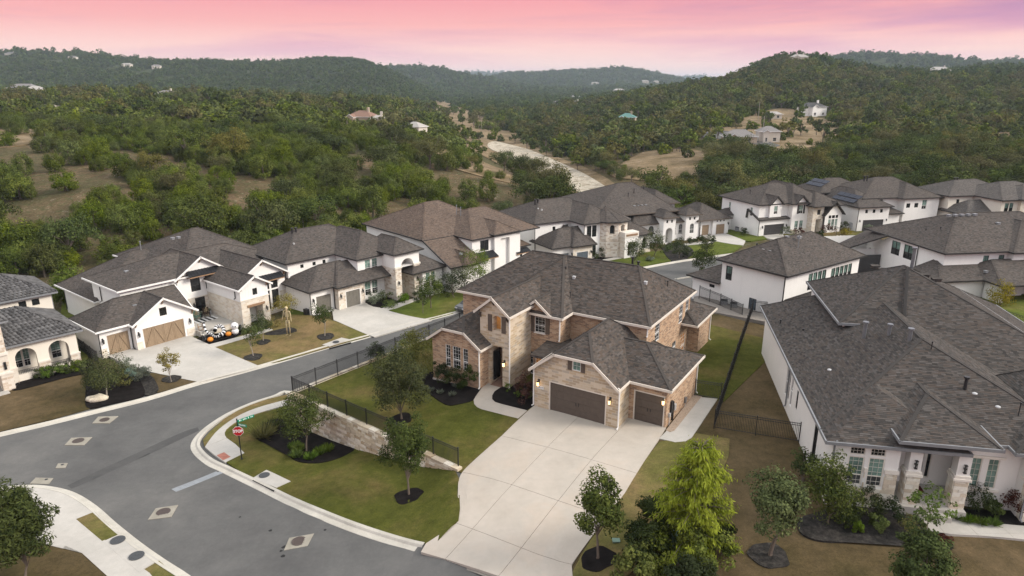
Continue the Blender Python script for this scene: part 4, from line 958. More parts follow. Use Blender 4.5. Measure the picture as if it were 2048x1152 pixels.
        for (m, tabs, trim), rs in groups.items():
            top, fas, cap, tb = MB(), MB(), MB(), MB()
            for polys, th, fascia, _, caps, _, _, fh in rs:
                cnt = {}
                kk = lambda p: (round(p[0], 3), round(p[1], 3), round(p[2], 3))
                for poly in polys:
                    nrm = Vector((0, 0, 0))
                    for a, b in zip(poly, poly[1:] + poly[:1]): nrm += Vector(a).cross(Vector(b))
                    if nrm.z < 0: poly = poly[::-1]; nrm = -nrm
                    nrm.normalize()
                    up = Vector((-nrm.x * nrm.z, -nrm.y * nrm.z, 1 - nrm.z ** 2))
                    up = up.normalized() if up.length > 1e-4 else Vector((0, 1, 0))
                    al = up.cross(nrm)
                    uvf = lambda p: (Vector(p).dot(al), Vector(p).dot(up))
                    top.poly(poly, [uvf(p) for p in poly])
                    top.poly([(p[0], p[1], p[2] - th) for p in poly][::-1], [uvf(p) for p in poly][::-1])
                    if tabs: s.shingle(tb, poly, al, up, nrm, tabs)
                    for a, b in zip(poly, poly[1:] + poly[:1]):
                        key = tuple(sorted((kk(a), kk(b)))); cnt.setdefault(key, []).append((a, b, nrm))
                for key, l in cnt.items():
                    a, b, n1 = l[0]
                    if len(l) == 1:
                        top.poly([a, (a[0], a[1], a[2] - th), (b[0], b[1], b[2] - th), b])
                        if fascia:
                            d = Vector(b) - Vector(a); o = Vector((d.y, -d.x, 0))
                            if o.length > 1e-4:
                                o.normalize(); o *= s.fw / 2 + 0.004
                                dz = Vector((0, 0, -fh / 2 + 0.025)); ex = d.normalized() * s.fw
                                fas.bar(Vector(a) + o + dz - ex * 0.98, Vector(b) + o + dz + ex, s.fw, fh)
                    elif caps and len(l) == 2:
                        n2 = l[1][2]; up2 = (n1 + n2).normalized()
                        ctr1 = Vector(l[0][0]); 
                        if abs(n1.dot(n2)) < 0.995 and (Vector(a).z > 0):
                            cap.bar(Vector(a) + up2 * 0.012, Vector(b) + up2 * 0.012, 0.22, 0.028, up=tuple(up2))
            ro = top.build('roof', [m], s.root)
            if fas.f: fas.build('fascia', [trim], ro)
            if cap.f: cap.t = [.22] * len(cap.t); cap.build('ridge_cap', [m + '_tab' if tabs else m], ro)
            if tb.f:
                t_ = tb.build('shingle_courses' if tabs != 'tile' else 'roof_tiles', [m + '_tab'], ro); t_['kind'] = 'stuff'
        return s.root
    def shingle(s, tb, poly, al, up, nrm, mode):
        P2 = [(Vector(p).dot(al), Vector(p).dot(up)) for p in poly]
        base = Vector(poly[0]); base = base - al * base.dot(al) - up * base.dot(up)
        lo = min(p[1] for p in P2); hi = max(p[1] for p in P2)
        rh, wd, th = (0.145, 0.30, 0.014) if mode != 'tile' else (0.44, 0.42, 0.05)
        def span(t):
            xs = []
            for (ax, ay), (bx, by) in zip(P2, P2[1:] + P2[:1]):
                if (ay <= t < by) or (by <= t < ay): xs.append(ax + (bx - ax) * (t - ay) / (by - ay))
            return (min(xs), max(xs)) if len(xs) >= 2 else None
        r = 0
        rs = np.random.default_rng(int(abs(lo * 100 + hi * 37)) + len(poly))
        def pnt(x, y, h): q = base + al * x + up * y + nrm * h; return (q.x, q.y, q.z)
        while lo + r * rh < hi - 0.02:
            t0 = lo + r * rh + 1e-4; t1 = min(lo + (r + 1) * rh * 1.0, hi - 1e-4)
            a, b = span(t0), span(t1 - 1e-5)
            if a and b:
                x = min(a[0], b[0]) - rs.random() * wd
                while x < max(a[1], b[1]):
                    w_ = wd if mode == 'tile' else wd * (0.55 + 0.9 * rs.random())
                    xa0, xa1 = max(x, a[0]), min(x + w_, a[1]); xb0, xb1 = max(x, b[0]), min(x + w_, b[1])
                    if xa1 - xa0 > 0.02 or xb1 - xb0 > 0.02:
                        if xa1 < xa0: xa0 = xa1 = (xa0 + xa1) / 2
                        if xb1 < xb0: xb0 = xb1 = (xb0 + xb1) / 2
                        ti = float(rs.random())
                        if mode == 'tile':
                            h0 = 0.055; k = 5
                            for q in range(k - 1):
                                f0, f1 = q / (k - 1), (q + 1) / (k - 1)
                                e0 = 0.012 + 0.13 * math.sin(PI * f0) ** 1.2; e1 = 0.012 + 0.13 * math.sin(PI * f1) ** 1.2
                                g = lambda c0, c1, f: c0 + (c1 - c0) * f
                                A_, B_ = g(xa0, xa1, f0), g(xa0, xa1, f1); C_, D_ = g(xb0, xb1, f1), g(xb0, xb1, f0)
                                tb.poly([pnt(A_, t0, e0 + 0.06), pnt(B_, t0, e1 + 0.06), pnt(C_, t1, e1), pnt(D_, t1, e0)], None, 0, ti)
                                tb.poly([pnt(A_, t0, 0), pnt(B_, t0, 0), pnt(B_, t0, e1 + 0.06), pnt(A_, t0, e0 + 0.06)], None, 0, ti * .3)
                        else:
                            e = th * (0.7 + 0.9 * rs.random())
                            q = [pnt(xa0, t0, e + .004), pnt(xa1, t0, e + .004), pnt(xb1, t1 + 0.002, .005), pnt(xb0, t1 + 0.002, .005)]
                            tb.poly(q, None, 0, ti)
                            tb.poly([pnt(xa0, t0, .001), pnt(xa1, t0, .001), q[1], q[0]], None, 0, ti)
                    x += w_
            r += 1
    # --- small fittings
    def pipe(s, u, v, z, h=0.5, r=0.06, m='black_metal', cap=True):
        b = MB(); b.tube([(0, 0, -0.5), (0, 0, h)], r, 8); 
        if cap: b.tube([(0, 0, h), (0, 0, h + 0.12)], r * 1.7, 8)
        b.build('vent_pipe', [m], s.root, loc=(u, v, z))
    def vents(s, u, v, z, n=1, du=0.7, dv=0.0, m='grey_gutter', tilt=(0, 0), sz=0.2):
        for i in range(n):
            b = MB(); b.box(-sz, sz, -sz, sz, -0.1, 0.14); b.box(-sz * 1.2, sz * 1.2, -sz * 1.2, sz * 1.2, 0.14, 0.18)
            b.build('roof_vent', [m], s.root, loc=(u + du * i, v + dv * i, z), rot=(tilt[0], tilt[1], 0))
    def spout(s, u, v, z0, z1, m='white_trim', kick=(0, -0.25)):
        b = MB(); b.bar((u, v, z0 + 0.15), (u, v, z1), 0.085, 0.085); b.bar((u, v, z0 + 0.17), (u + kick[0], v + kick[1], z0 + 0.06), 0.085, 0.08)
        b.bar((u, v, z1), (u - kick[0] * 1.2 + 0, v + kick[1] * 1.2, z1 + 0.22), 0.085, 0.08)
        b.build('downspout', [m], s.root)
    def lamp(s, u, v, z, nx=0.0, ny=-1.0, lit=True, k=1.0):
        b = MB(); b.box(-.07 * k, .07 * k, 0.0, .03, -.16 * k, .2 * k); b.bar((0, 0, .16 * k), (0, -.16 * k, .22 * k), .03, .03)
        b.tube([(0, -.16 * k, .05 * k), (0, -.16 * k, .14 * k)], [.10 * k, .03 * k], 6); b.tube([(0, -.16 * k, -.26 * k), (0, -.16 * k, -.22 * k)], .07 * k, 6)
        ang = math.atan2(nx, -ny) if True else 0
        l = b.build('wall_lamp', ['black_metal'], s.root, loc=(u, v, z), rot=(0, 0, ang))
        b = MB(); b.tube([(0, -.16 * k, -.22 * k), (0, -.16 * k, .05 * k)], [.065 * k, .085 * k], 6)
        b.build('lamp_glass', ['lamp_glow' if lit else 'grey_glass'], l)
    def boxpart(s, name, m, u0, u1, v0, v1, z0, z1):
        b = MB(); b.box(u0, u1, v0, v1, z0, z1); return b.build(name, [m], s.root)
    def bracket(s, u, v, z, m='bracket_wood', k=1.0, dv=-1):
        b = MB(); b.box(-.07 * k, .07 * k, -.10 * k, 0, -.55 * k, 0); b.box(-.07 * k, .07 * k, -.42 * k, -.101 * k, -.14 * k, 0); b.bar((0, -.08 * k, -.48 * k), (0, -.36 * k, -.12 * k), .11 * k, .10 * k)
        b.build('bracket', [m], s.root, loc=(u, v, z))
    def awning(s, u0, u1, v, z, dep=0.9, drop=0.45, brackets=True):
        b = MB(); n = max(3, int((u1 - u0) / 0.4))
        b.poly([(u0, v - dep, z - drop), (u1, v - dep, z - drop), (u1, v, z), (u0, v, z)]); b.poly([(u0, v - dep, z - drop - .07), (u0, v, z - .07), (u1, v, z - .07), (u1, v - dep, z - drop - .07)])
        b.poly([(u0, v - dep, z - drop), (u0, v, z), (u0, v, z - .07), (u0, v - dep, z - drop - .07)]); b.poly([(u1, v - dep, z - drop - .07), (u1, v, z - .07), (u1, v, z), (u1, v - dep, z - drop)])
        for i in range(n + 1):
            x = u0 + (u1 - u0) * i / n; b.bar((x, v - dep - .01, z - drop + .02), (x, v, z + .02), .035, .05)
        a = b.build('awning', ['seam_metal'], s.root)
        b = MB(); b.box(u0, u1, v - dep - .02, v - dep + .09, z - drop - .22, z - drop - .072); b.build('beam', ['bracket_wood'], a)
        if brackets:
            for x in (u0 + .12, u1 - .12):
                b = MB(); b.box(-.06, .06, -.1, 0, -.95, -.08); b.bar((0, -.08, -.85), (0, -dep + .1, -drop - .15), .1, .1); b.build('bracket', ['bracket_wood'], a, loc=(x, v, z))
def frame_loc(px, py, z): p = P(px, py, z); return (p[0], p[1], z)
HOUSES = []
# ---------------------------------------------------------------- the brick house
M = House('brick_house', 'tan brick and stone house with brown garage doors at the head of the wide driveway', (MO[0], MO[1], 0), 32, tabs='shingle', trim='beige_trim', fascia_w=.07)
HOUSES.append(M)
BR, ST = 'tan_brick', 'tan_stone'
WD = dict(fr='white_trim', c=2, r=6, t=.04, mt=.008)
# garage, stone front under a clipped gable
gy = lambda u: 3.35 + 0.78 * (u + 0.3) - 0.12
M.W(ST, (0, 0), (7.3, 0), [(0, 3.46), (2.1, 5.02), (5.2, 5.02), (7.3, 3.46)], [('gar', 1.35, -0.05, 4.98, 2.62, dict(handle=1, m='taupe_door', k=8)), ('win', 3.35, 3.95, 0.72, 0.82, dict(g='green_glass', c=2, r=2, sash=False, shut='shutter_brown', sw=0.85))])
M.W(BR, (0, 9), (0, 0), 3.45); M.W(ST, (7.3, 0), (7.3, 2.1), 3.4)
M.W(BR, (7.3, 2.1), (10.35, 2.1), 3.4, [('gar', 0.40, -0.05, 2.5, 2.62, dict(m='taupe_door', k=4, handle=1))])
M.W(BR, (10.35, 2.1), (10.35, 9.4), 3.4); M.W(BR, (10.35, 9.4), (6.5, 9.4), 3.4)
M.roof(-0.3, 7.42, -0.35, 10.0, 3.35, 6.40, 'v', e0=2.75, e1=3.8, j0=5.07)
M.roof(3.6, 10.75, 1.7, 9.85, 3.34, 5.15, 'u', e0=1.5, e1=3.6)
M.roof(-1.9, 0.6, 2.5, 8.2, 3.25, 3.55, 'u', e0=0, e1=0, fascia=False)
# entrance tower
M.W(ST, (-6.45, 1.7), (-3.5, 1.7), [(0, 6.80), (1.45, 7.86), (2.95, 6.74)], [('hole', 1.12, -0.3, 1.15, 3.95, dict(depth=1.6)), ('back', 1.37, 5.05, 0.75, 1.35, dict(depth=0.55, m='warm_glow', arch=0.22))], -1.2, 0.4)  # back of the upper opening glows by emission, standing in for warm lit wood
M.W(ST, (-3.5, 1.7), (-3.5, 5.4), 6.75); M.W(ST, (-6.45, 5.4), (-6.45, 1.7), 6.75)
p_ = MB(); p_.box(-5.36, -4.16, 3.28, 3.34, -0.2, 3.7); p_.build('entry_wall', ['tan_brick'], M.root)
M.door((-5.2, 3.1, 0), 0, 0.98, 2.4, dict(m='dark_wood', fr='dark_wood')) if False else None
dd = MB(); dd.box(-5.2, -4.3, 3.2, 3.27, 0.05, 2.45); d_ = dd.build('front_door', ['dark_wood'], M.root)
dd = MB(); dd.box(-5.3, -5.22, 1.95, 3.0, 0.3, 3.0); dd.build('sidelight', ['dark_glass'], M.root)
M.boxpart('porch_floor', 'terracotta', -5.33, -4.19, 1.5, 3.2, -0.5, 0.04)
for x in (-6.35, -3.62): M.bracket(x, 1.69, 6.5, 'brown_trim', 0.8)
M.bracket(-5.0, 1.69, 7.75, 'brown_trim', 0.8)
s2 = shared(('tsh',), lambda: M.shutter_mesh(0.42, 1.5, 'shutter_brown'))
for x in (-5.62, -4.24): put('shutter', s2, M.root, (x, 1.697, 4.95))
M.roof(-6.8, -3.25, 1.35, 11.5, 6.62, 8.05, 'v', e0=0, e1=2)
# left wing
M.W(BR, (-10.65, 0.3), (-5.65, 0.3), [(0, 3.85), (1.5, 4.92), (3.6, 4.92), (5.0, 3.88)], [('win', 1.45, 1.35, 0.52, 2.05, dict(WD, g='dark_glass', split=.4)), ('win', 2.23, 1.35, 0.82, 2.05, dict(WD, c=3, split=.4)), ('win', 3.33, 1.35, 0.52, 2.05, dict(WD, split=.4))])
M.W(BR, (-5.65, 0.3), (-5.65, 7.4), 3.7); M.W(BR, (-10.65, 7.4), (-10.65, 0.3), 3.7)
M.boxpart('footing', 'concrete', -10.72, -5.6, 0.24, 0.296, -1.2, -0.12)
M.roof(-11.0, -5.28, 0.0, 9.0, 3.70, 5.78, 'v', e0=1.6, e1=0, j0=4.95)
# main block and its projecting front
M.box(BR, -12.4, 6.5, 7.4, 18.8, 6.0, R_=[('win', 2.0, 3.72, 1.1, 1.85, dict(WD)), ('win', 8.3, 3.5, 1.05, 1.95, dict(WD)), ('win', 10.1, 3.5, .9, 1.95, dict(WD)), ('win', 6.9, 1.0, 1.0, 1.1, dict(WD, r=2)), ('win', 9.4, -0.1, 1.3, 2.15, dict(WD, g='warm_glow'))])
M.box(BR, -7.6, -0.64, 5.4, 7.395, 5.98, F=[('win', 4.45, 4.15, 1.05, 1.6, dict(WD, c=3, g='dark_glass', shut='shutter_brown', sill=1)), ('win', 3.7, 0.05, 0.62, 2.15, dict(WD)), ('win', 4.55, 0.05, 0.95, 2.15, dict(WD, c=3, g='warm_glow')), ('win', 5.7, 0.05, 0.62, 2.15, dict(WD))], skip='B')
M.roof(-12.8, 6.9, 7.0, 19.2, 6.0, 9.35, 'u', e0=4.9, e1=3.6)
M.roof(-8.0, -0.24, 5.0, 20.0, 5.99, 9.33, 'v', e0=7.6, e1=7.0)
# little gable over the upper window
M.W(BR, (-4.2, 5.36), (-1.62, 5.36), [(0, 6.02), (1.29, 7.05), (2.58, 6.02)], (), 5.6)
M.roof(-4.42, -1.4, 5.02, 9.2, 6.02, 7.22, 'v', e0=0, e1=0.5)
# sun room at the back
M.box(BR, -3, 7.6, 18.805, 22.4, 3.3); M.roof(-3.4, 8.05, 16.5, 22.9, 3.38, 4.9, 'u', e0=3, e1=3.1)
for (u, v, z0, z1, k) in [(7.38, -0.06, 0, 3.3, (0, -.2)), (10.42, 9.3, 0, 3.2, (.2, 0)), (-5.6, 0.24, 0, 3.6, (0, -.15)), (-3.44, 1.66, 0, 6.5, (0, -.1)), (-0.62, 5.32, 3.7, 5.85, (0, -.1)), (6.56, 7.34, 4.9, 5.9, (0, -.1)), (7.68, 22.35, 0, 3.2, (.2, 0)), (-0.05, -0.05, 0, 3.3, (-.15, -.05))]: M.spout(u, v, z0, z1, kick=k)
for u, v, z in ((0.42, -0.01, 2.25), (6.65, -0.01, 2.25), (10.12, 2.09, 2.25), (-3.95, 1.69, 2.3)): M.lamp(u, v, z, k=1.25)
pl = M.boxpart('number_plate', 'vinyl_white', 0.25, 0.85, -0.03, -0.003, 1.68, 1.92)
for i, ch in enumerate('5904'):
    tcu = bpy.data.curves.new('digit', 'FONT'); tcu.body = ch; tcu.size = 0.2; tcu.extrude = 0.003; tcu.align_x = 'CENTER'; tcu.align_y = 'CENTER'
    tmp = bpy.data.objects.new('digit', tcu); me = bpy.data.meshes.new_from_object(tmp); bpy.data.objects.remove(tmp)
    me.materials.clear(); me.materials.append(MATS['dark_trim']); put('digit', me, pl, (0.33 + 0.145 * i, -0.036, 1.80), (R(90), 0, 0))
M.vents(-2.0, 10.6, 8.0, 1, m='meter_grey', sz=.12); M.vents(4.6, 11.5, 8.3, 1, m='meter_grey', sz=.12)
M.pipe(2.2, 14.2, 8.8, .9, .1); M.pipe(2.7, 14.4, 8.7, .6, .1); M.pipe(-3.2, 11.2, 8.3, .4, .04); M.pipe(-1.2, 8.3, 6.9, .4, .04); M.pipe(5.5, 14.8, 7.4, .35, .04); M.pipe(5.9, 17.4, 6.5, .35, .05)
# meters on the garage side
for (v, z0, z1, w_, m) in ((2.9, 0.9, 1.9, .28, 'black_metal'), (3.35, .1, 1.7, .14, 'black_metal'), (3.75, .8, 1.3, .26, 'meter_grey'), (2.6, .7, 1.0, .22, 'meter_grey'), (6.4, .3, .75, .3, 'galvanised')):
    M.boxpart('meter_box', m, 10.36, 10.5, v, v + w_, z0, z1)
b = MB(); b.tube([(10.42, 2.75, -.2), (10.42, 2.75, 1.0)], .035, 6); b.build('conduit', ['meter_grey'], M.root)
b = MB(); b.tube([(10.45, 6.5, -.1), (10.45, 6.5, .5), (10.42, 6.9, .55)], .03, 6); b.build('water_pipe', ['meter_grey'], M.root)
M.finish()
# ---------------------------------------------------------------- the houses across the street and along its far end
WS, CS, PS = 'white_stucco', 'cream_stone', 'pale_stucco'
BK = dict(fr='dark_trim', c=2, r=2); BKs = dict(fr='dark_trim', c=2, r=2, sash=False)
GW = dict(fr='white_trim', g='green_glass', low='dark_glass', c=2, r=4, split=.38)
GB = dict(fr='dark_trim', g='green_glass', low='dark_glass', c=2, r=4, split=.45)
SM = dict(fr='dark_trim', c=2, r=2, sash=False)

# --- A: white farmhouse with wooden garage doors
A = House('white_farmhouse', 'white house with timber brackets, plank wood garage doors and halloween figures in front', frame_loc(202.9, 713.8, -4.5), -52); HOUSES.append(A)
A.W(WS, (0, -.25), (3.5, -.25), 3.1, [('gar', .72, -.05, 2.5, 2.5, dict(style='plank', m='cedar_wood'))])
A.W(WS, (3.5, -.25), (3.5, -1.25), 3.15); A.W(WS, (0, 6.4), (0, -.25), 3.1)
A.W(WS, (3.5, -1.25), (10.4, -1.25), [(0, 3.22), (3.42, 5.40), (6.9, 3.2)], [('gar', .75, -.05, 5.0, 2.5, dict(style='plank', m='cedar_wood')), ('win', 3.0, 3.35, .85, 1.0, dict(BKs))])
A.W(WS, (10.4, -1.25), (10.4, 4.0), 3.2)
for u0, u1, v in ((-.02, .62, -.25), (3.48, 4.15, -1.25), (9.42, 10.43, -1.25)): A.boxpart('stone_base', CS, u0, u1, v - .05, v - .003, -1, .95)
A.boxpart('corner_stone', CS, 10.403, 10.45, -1.28, 3.9, -1, .95)
A.roof(-.4, 10.7, -.75, 6.9, 3.2, 5.5, 'u', e0=3.8, e1=0); A.roof(3.1, 10.82, -1.7, 3.4, 3.15, 5.60, 'v', e0=0, e1=.4)
for x, z in ((3.6, 3.25), (10.3, 3.2)): A.bracket(x, -1.26, z, k=.9)
A.bracket(6.93, -1.26, 5.28, k=.9)
A.box(WS, 4.6, 23.5, 4.15, 12, 6.0); A.box(WS, 12.4, 23.4, 4.3, 22.8, 5.95, skip='F')
A.roof(4.2, 27, 3.7, 13.6, 6.0, 8.2, 'u', e0=7.6, e1=6); A.roof(12.0, 26.5, 3.72, 23.3, 6.0, 10.0, 'u', e0=7.0, e1=6.6)
A.box(WS, 4.5, 12, 12.01, 21.8, 3.3); A.roof(4.0, 20, 10.6, 23.2, 3.4, 7.6, 'u', e0=8)
A.boxpart('chimney_cap', 'grey_gutter', 5.6, 6.6, 9.6, 10.2, 3.2, 4.3)
A.W(WS, (11.4, 3.95), (17.9, 3.95), [(0, 5.95), (3.25, 8.08), (6.5, 5.95)], [('win', 1.75, 3.75, 1.3, 1.85, dict(BK, t=.08)), ('win', 3.75, 3.75, 1.3, 1.85, dict(BK, t=.08))], 2.95)
A.W(CS, (10.42, 3.90), (17.9, 3.90), 2.95, [('door', 1.0, .5, 1.0, 2.3, dict(m='pale_door', lites=((.1, .93),), g='pale_door')), ('win', 3.0, .9, 1.35, 1.95, dict(BK, t=.08, r=4))])
A.boxpart('stone_ledge', 'cream_trim', 10.45, 17.9, 3.82, 3.95, 2.9, 3.0)
A.awning(12.7, 17.0, 3.94, 6.55, 1.0, .55)
A.roof(11.0, 18.35, 3.45, 13, 5.85, 8.27, 'v', e0=0, e1=2)
for x, z in ((11.5, 5.9), (17.8, 5.9), (14.65, 7.9)): A.bracket(x, 3.94, z, k=.9)
A.boxpart('porch_floor', 'concrete', 10.46, 15.18, -2.4, 3.88, -1, .45); A.boxpart('porch_step', 'cream_trim', 10.46, 11.9, -2.9, -2.41, -1, .2); A.boxpart('porch_front', CS, 11.95, 15.18, -2.5, -2.41, -1, .42)
A.W('board_siding', (15.2, -4.1), (19.1, -4.1), [(0, 5.25), (1.95, 6.38), (3.9, 5.25)], [('win', 1.75, 3.95, .65, .85, dict(BKs))], 3.55)
A.W(CS, (15.2, -4.14), (19.1, -4.14), 3.55, [('hole', 1.05, -.2, 1.9, 2.75, dict(depth=1.7))])
A.boxpart('entry_back', 'pale_stucco', 16.1, 18.3, -2.35, -2.3, -.3, 2.7); A.boxpart('lintel', 'bracket_wood', 16.0, 18.45, -4.24, -4.141, 2.5, 2.8)
A.boxpart('stone_ledge', 'cream_trim', 15.1, 19.2, -4.22, -4.12, 3.5, 3.62)
A.W(CS, (15.2, 3.9), (15.2, -4.14), 3.4); A.W(WS, (15.24, 3.9), (15.24, -4.1), 5.2, (), 3.38); A.W(CS, (19.1, -4.14), (19.1, -2), 3.5); A.W(WS, (19.08, -4.1), (19.08, -2), 5.2, (), 3.5)
A.roof(14.8, 19.5, -4.55, 8, 5.1, 6.52, 'v', e0=0, e1=1)
for x, z in ((15.35, 5.3), (18.95, 5.3), (17.15, 6.3)): A.bracket(x, -4.11, z, k=.85)
A.W(WS, (16.2, -2), (23.1, -2), [(0, 5.5), (3.5, 7.55), (6.9, 5.45)], [('win', 3.45, .7, 1.0, 2.6, dict(BK, t=.07)), ('win', 4.75, .7, 1.0, 2.6, dict(BK, t=.07)), ('win', 3.45, 3.5, 1.0, 1.35, dict(BKs, t=.07)), ('win', 4.75, 3.5, 1.0, 1.35, dict(BKs, t=.07))])
A.W(WS, (23.1, -2), (23.1, 12), 5.4); A.boxpart('stone_base', CS, 19.2, 23.15, -2.06, -2.003, -1, .65); A.boxpart('corner_stone', CS, 22.2, 23.17, -2.07, -2.004, .66, 2.9)
A.awning(19.35, 22.5, -2.01, 5.55, .9, .5); A.roof(15.9, 23.6, -2.45, 12, 5.35, 7.72, 'v', e0=0, e1=2)
A.bracket(22.95, -2.01, 5.5, k=.9); A.bracket(19.75, -2.01, 7.4, k=.9)
for u, v, z in ((.33, -.26, 1.9), (3.83, -1.26, 1.9), (9.9, -1.26, 1.9), (13.2, 3.88, 1.95), (18.65, -4.15, 1.9)): A.lamp(u, v, z, lit=False, k=1.3)
A.spout(-.02, -.3, 0, 3.0, 'black_metal'); A.spout(3.4, -.35, 0, 2.9, 'black_metal', (0, -.4)); A.spout(4.5, 9.5, 3.5, 5.8, 'black_metal', (-.2, 0)); A.spout(4.45, 21.7, 0, 3.2, 'black_metal', (-.2, 0)); A.spout(15.15, -3.0, 3.6, 5.0, 'black_metal', (-.2, 0)); A.spout(23.2, -1.9, 0, 5.2, 'black_metal', (.2, 0))
A.vents(5.0, 1.6, 4.45, 2, .75, 0); A.vents(15.5, 12, 9.3, 2, .8, 0); A.vents(7.5, 8.5, 6.9, 1); A.pipe(12, 14, 8.6, .6, .06, 'grey_gutter')
A.boxpart('shed', 'red_wood', 1.5, 3.6, 8.0, 10.3, -.8, 1.6)
A.finish()

# --- B: house with tall arched stone porch
Bh = House('arched_porch_house', 'white house with a tall arched stone porch and two single grey garage doors', frame_loc(623.75, 630, -3.9), -48, trim='dark_trim'); HOUSES.append(Bh)
Bh.W(WS, (0, .0), (3.6, 0), 3.2, [('gar', .75, -.05, 2.4, 2.4, dict(m='grey_green_door', fr='white_trim'))]); Bh.W(WS, (0, 6), (0, 0), 3.2); Bh.W(CS, (3.6, 0), (3.6, -1), 3.2)
Bh.W('mottled_stone', (3.6, -1), (7.8, -1), 3.2, [('gar', 1.1, -.05, 2.4, 2.4, dict(m='grey_green_door', fr='white_trim'))]); Bh.W(WS, (7.8, -1), (7.8, 0), 3.2)
Bh.W(WS, (7.8, 0), (11.99, 0), 3.2, [('win', .8, .6, 1.0, 2.3, dict(GW)), ('win', 2.0, .6, 1.0, 2.3, dict(GW))])
Bh.roof(-.5, 8, -.55, 6.9, 3.3, 5.55, 'u', e0=4.0, e1=1); Bh.roof(3.15, 12.4, -1.55, 7, 3.28, 5.5, 'u', e0=3.0, e1=0)
Bh.box(WS, .4, 14.5, 5.7, 17, 6.0, F=[('win', 1.9, 4.85, .5, .5, dict(SM)), ('win', 3.8, 4.85, .5, .5, dict(SM)), ('win', 5.4, 4.85, .5, .5, dict(SM))])
Bh.box(WS, 7.9, 16, .4, 9, 5.98, F=[('win', 1.2, 3.7, .95, 1.9, dict(GW)), ('win', 2.4, 3.7, .95, 1.9, dict(GW))])
Bh.roof(-.05, 15, 5.3, 17.4, 6.0, 9.0, 'u', e0=5.3, e1=4); Bh.roof(7.5, 16.4, 0, 14, 6.0, 8.75, 'v', e0=4.6, e1=4)
Bh.W('mottled_stone', (12, .4), (12, -2.6), 4.3); Bh.W(WS, (12.02, .4), (12.02, -2.58), 6.5, (), 4.25)
Bh.W(WS, (12, -2.58), (16.4, -2.58), 6.5, [('hole', 1.05, 4.3, 2.3, 1.15, dict(arch=1.15, depth=2.2))], 4.3)
Bh.W('mottled_stone', (12, -2.62), (13.05, -2.62), 4.3); Bh.W('mottled_stone', (15.35, -2.62), (16.4, -2.62), 4.3); Bh.W('mottled_stone', (13.05, -2.62), (13.05, -.4), 4.3); Bh.W('mottled_stone', (15.35, -.4), (15.35, -2.62), 4.3); Bh.W('mottled_stone', (16.4, -2.62), (16.4, 2), 4.3); Bh.W(WS, (16.39, -2.6), (16.39, 2), 6.5, (), 4.3)
Bh.W(CS, (13.0, -.4), (15.4, -.4), 5.6, [('door', .7, 0, 1.0, 2.4, dict(m='dark_wood'))])
for u0, u1 in ((11.88, 13.15), (15.25, 16.5)): Bh.boxpart('stone_cap', 'cream_trim', u0, u1, -2.74, -2.2, 4.25, 4.5)
Bh.roof(11.55, 16.85, -3.05, 4.5, 6.45, 8.2, 'v', e0=2.6, e1=1.5)
Bh.box(WS, 16.4, 20.2, -3.2, 8, 3.2, F=[('win', .6, .6, .8, 2.2, dict(GW)), ('win', 1.6, .6, .8, 2.2, dict(GW))]); Bh.roof(14.2, 20.7, -3.7, 9, 3.3, 5.4, 'v', e0=3.2)
for u, v in ((.38, -.01), (3.95, -1.01), (7.5, -1.01)): Bh.lamp(u, v, 1.9, lit=False, k=1.2)
for u in (12.5, 15.9): Bh.lamp(u, -2.63, 2.2, lit=False, k=1.2)
Bh.spout(-.05, -.06, 0, 3.1, 'dark_trim'); Bh.spout(3.52, -.1, 0, 3.0, 'dark_trim')
Bh.pipe(4.6, 11.0, 8.7, .55, .12); Bh.pipe(5.1, 10.8, 8.7, .55, .12); Bh.vents(3.2, 9.5, 7.6, 2, .1, -.9, 'meter_grey', sz=.1)
Bh.boxpart('hose_box', 'black_metal', -.5, 0, .5, 1.2, -.2, .7)
Bh.finish()

# --- C: large brown roof, behind B
Ch = House('brown_roofed_house', 'white house under a very large brown roof with a tall narrow entrance recess', frame_loc(1000.6, 527.8, -3.8), -42, roofm='tan_shingle', trim='dark_trim'); HOUSES.append(Ch)
Ch.W(WS, (-14.6, 13), (-14.6, -5.8), [(0, 6.1), (12.3, 6.1), (18.8, 3.25)])
Ch.roof(-15.1, 1.3, .4, 18.4, 6.2, 10.2, 'u', e0=6.8, e1=6.8); Ch.shell([[(-15.1, -6.4, 3.26), (-8.9, -6.4, 3.26), (-8.9, .75, 6.33), (-15.1, .75, 6.33)]], caps=False)
Ch.box(WS, -14.5, -9.3, -5.9, 2, 3.1); Ch.box(WS, -14.5, 0, .9, 18, 5.9)
Ch.roof(-12.9, -10.0, -6.9, 1, 3.3, 4.9, 'v', e0=1.5, e1=0)
Ch.box(WS, -9, 1, -3.8, 8, 6.1, F=[('win', 1.6, 4.0, 1.7, 1.7, dict(BKs, mull=(.5,)))]); Ch.roof(-9.3, 4.9, -4.2, 12.6, 6.21, 9.2, 'u', e0=6.0, e1=4.6)
Ch.box(WS, -3, 4.8, 1.4, 12, 6.1)
Ch.box(WS, -4.9, -.4, -4.3, 2, 6.5, F=[('hole', 1.25, -1, 1.9, 6.6, dict(depth=1.4)), ]); Ch.boxpart('recess_wall', 'grey_panel', -3.7, -1.7, -2.95, -2.9, -1, 5.7); Ch.roof(-5.3, 0, -4.75, 3, 6.45, 8.0, 'v', e0=2.6, e1=1)
Ch.awning(-8.2, -4.95, -3.82, 3.9, 1.5, .7, False)
Ch.box(WS, -.4, 3.4, -2.8, 4, 3.1, F=[('win', .6, .8, 2.2, 1.9, dict(BKs, mull=(.33, .66)))]); Ch.roof(-2, 3.9, -3.2, 5, 3.3, 5.2, 'v', e0=2.6); Ch.awning(.1, 3.1, -3.1, 3.0, 1.0, .5, False)
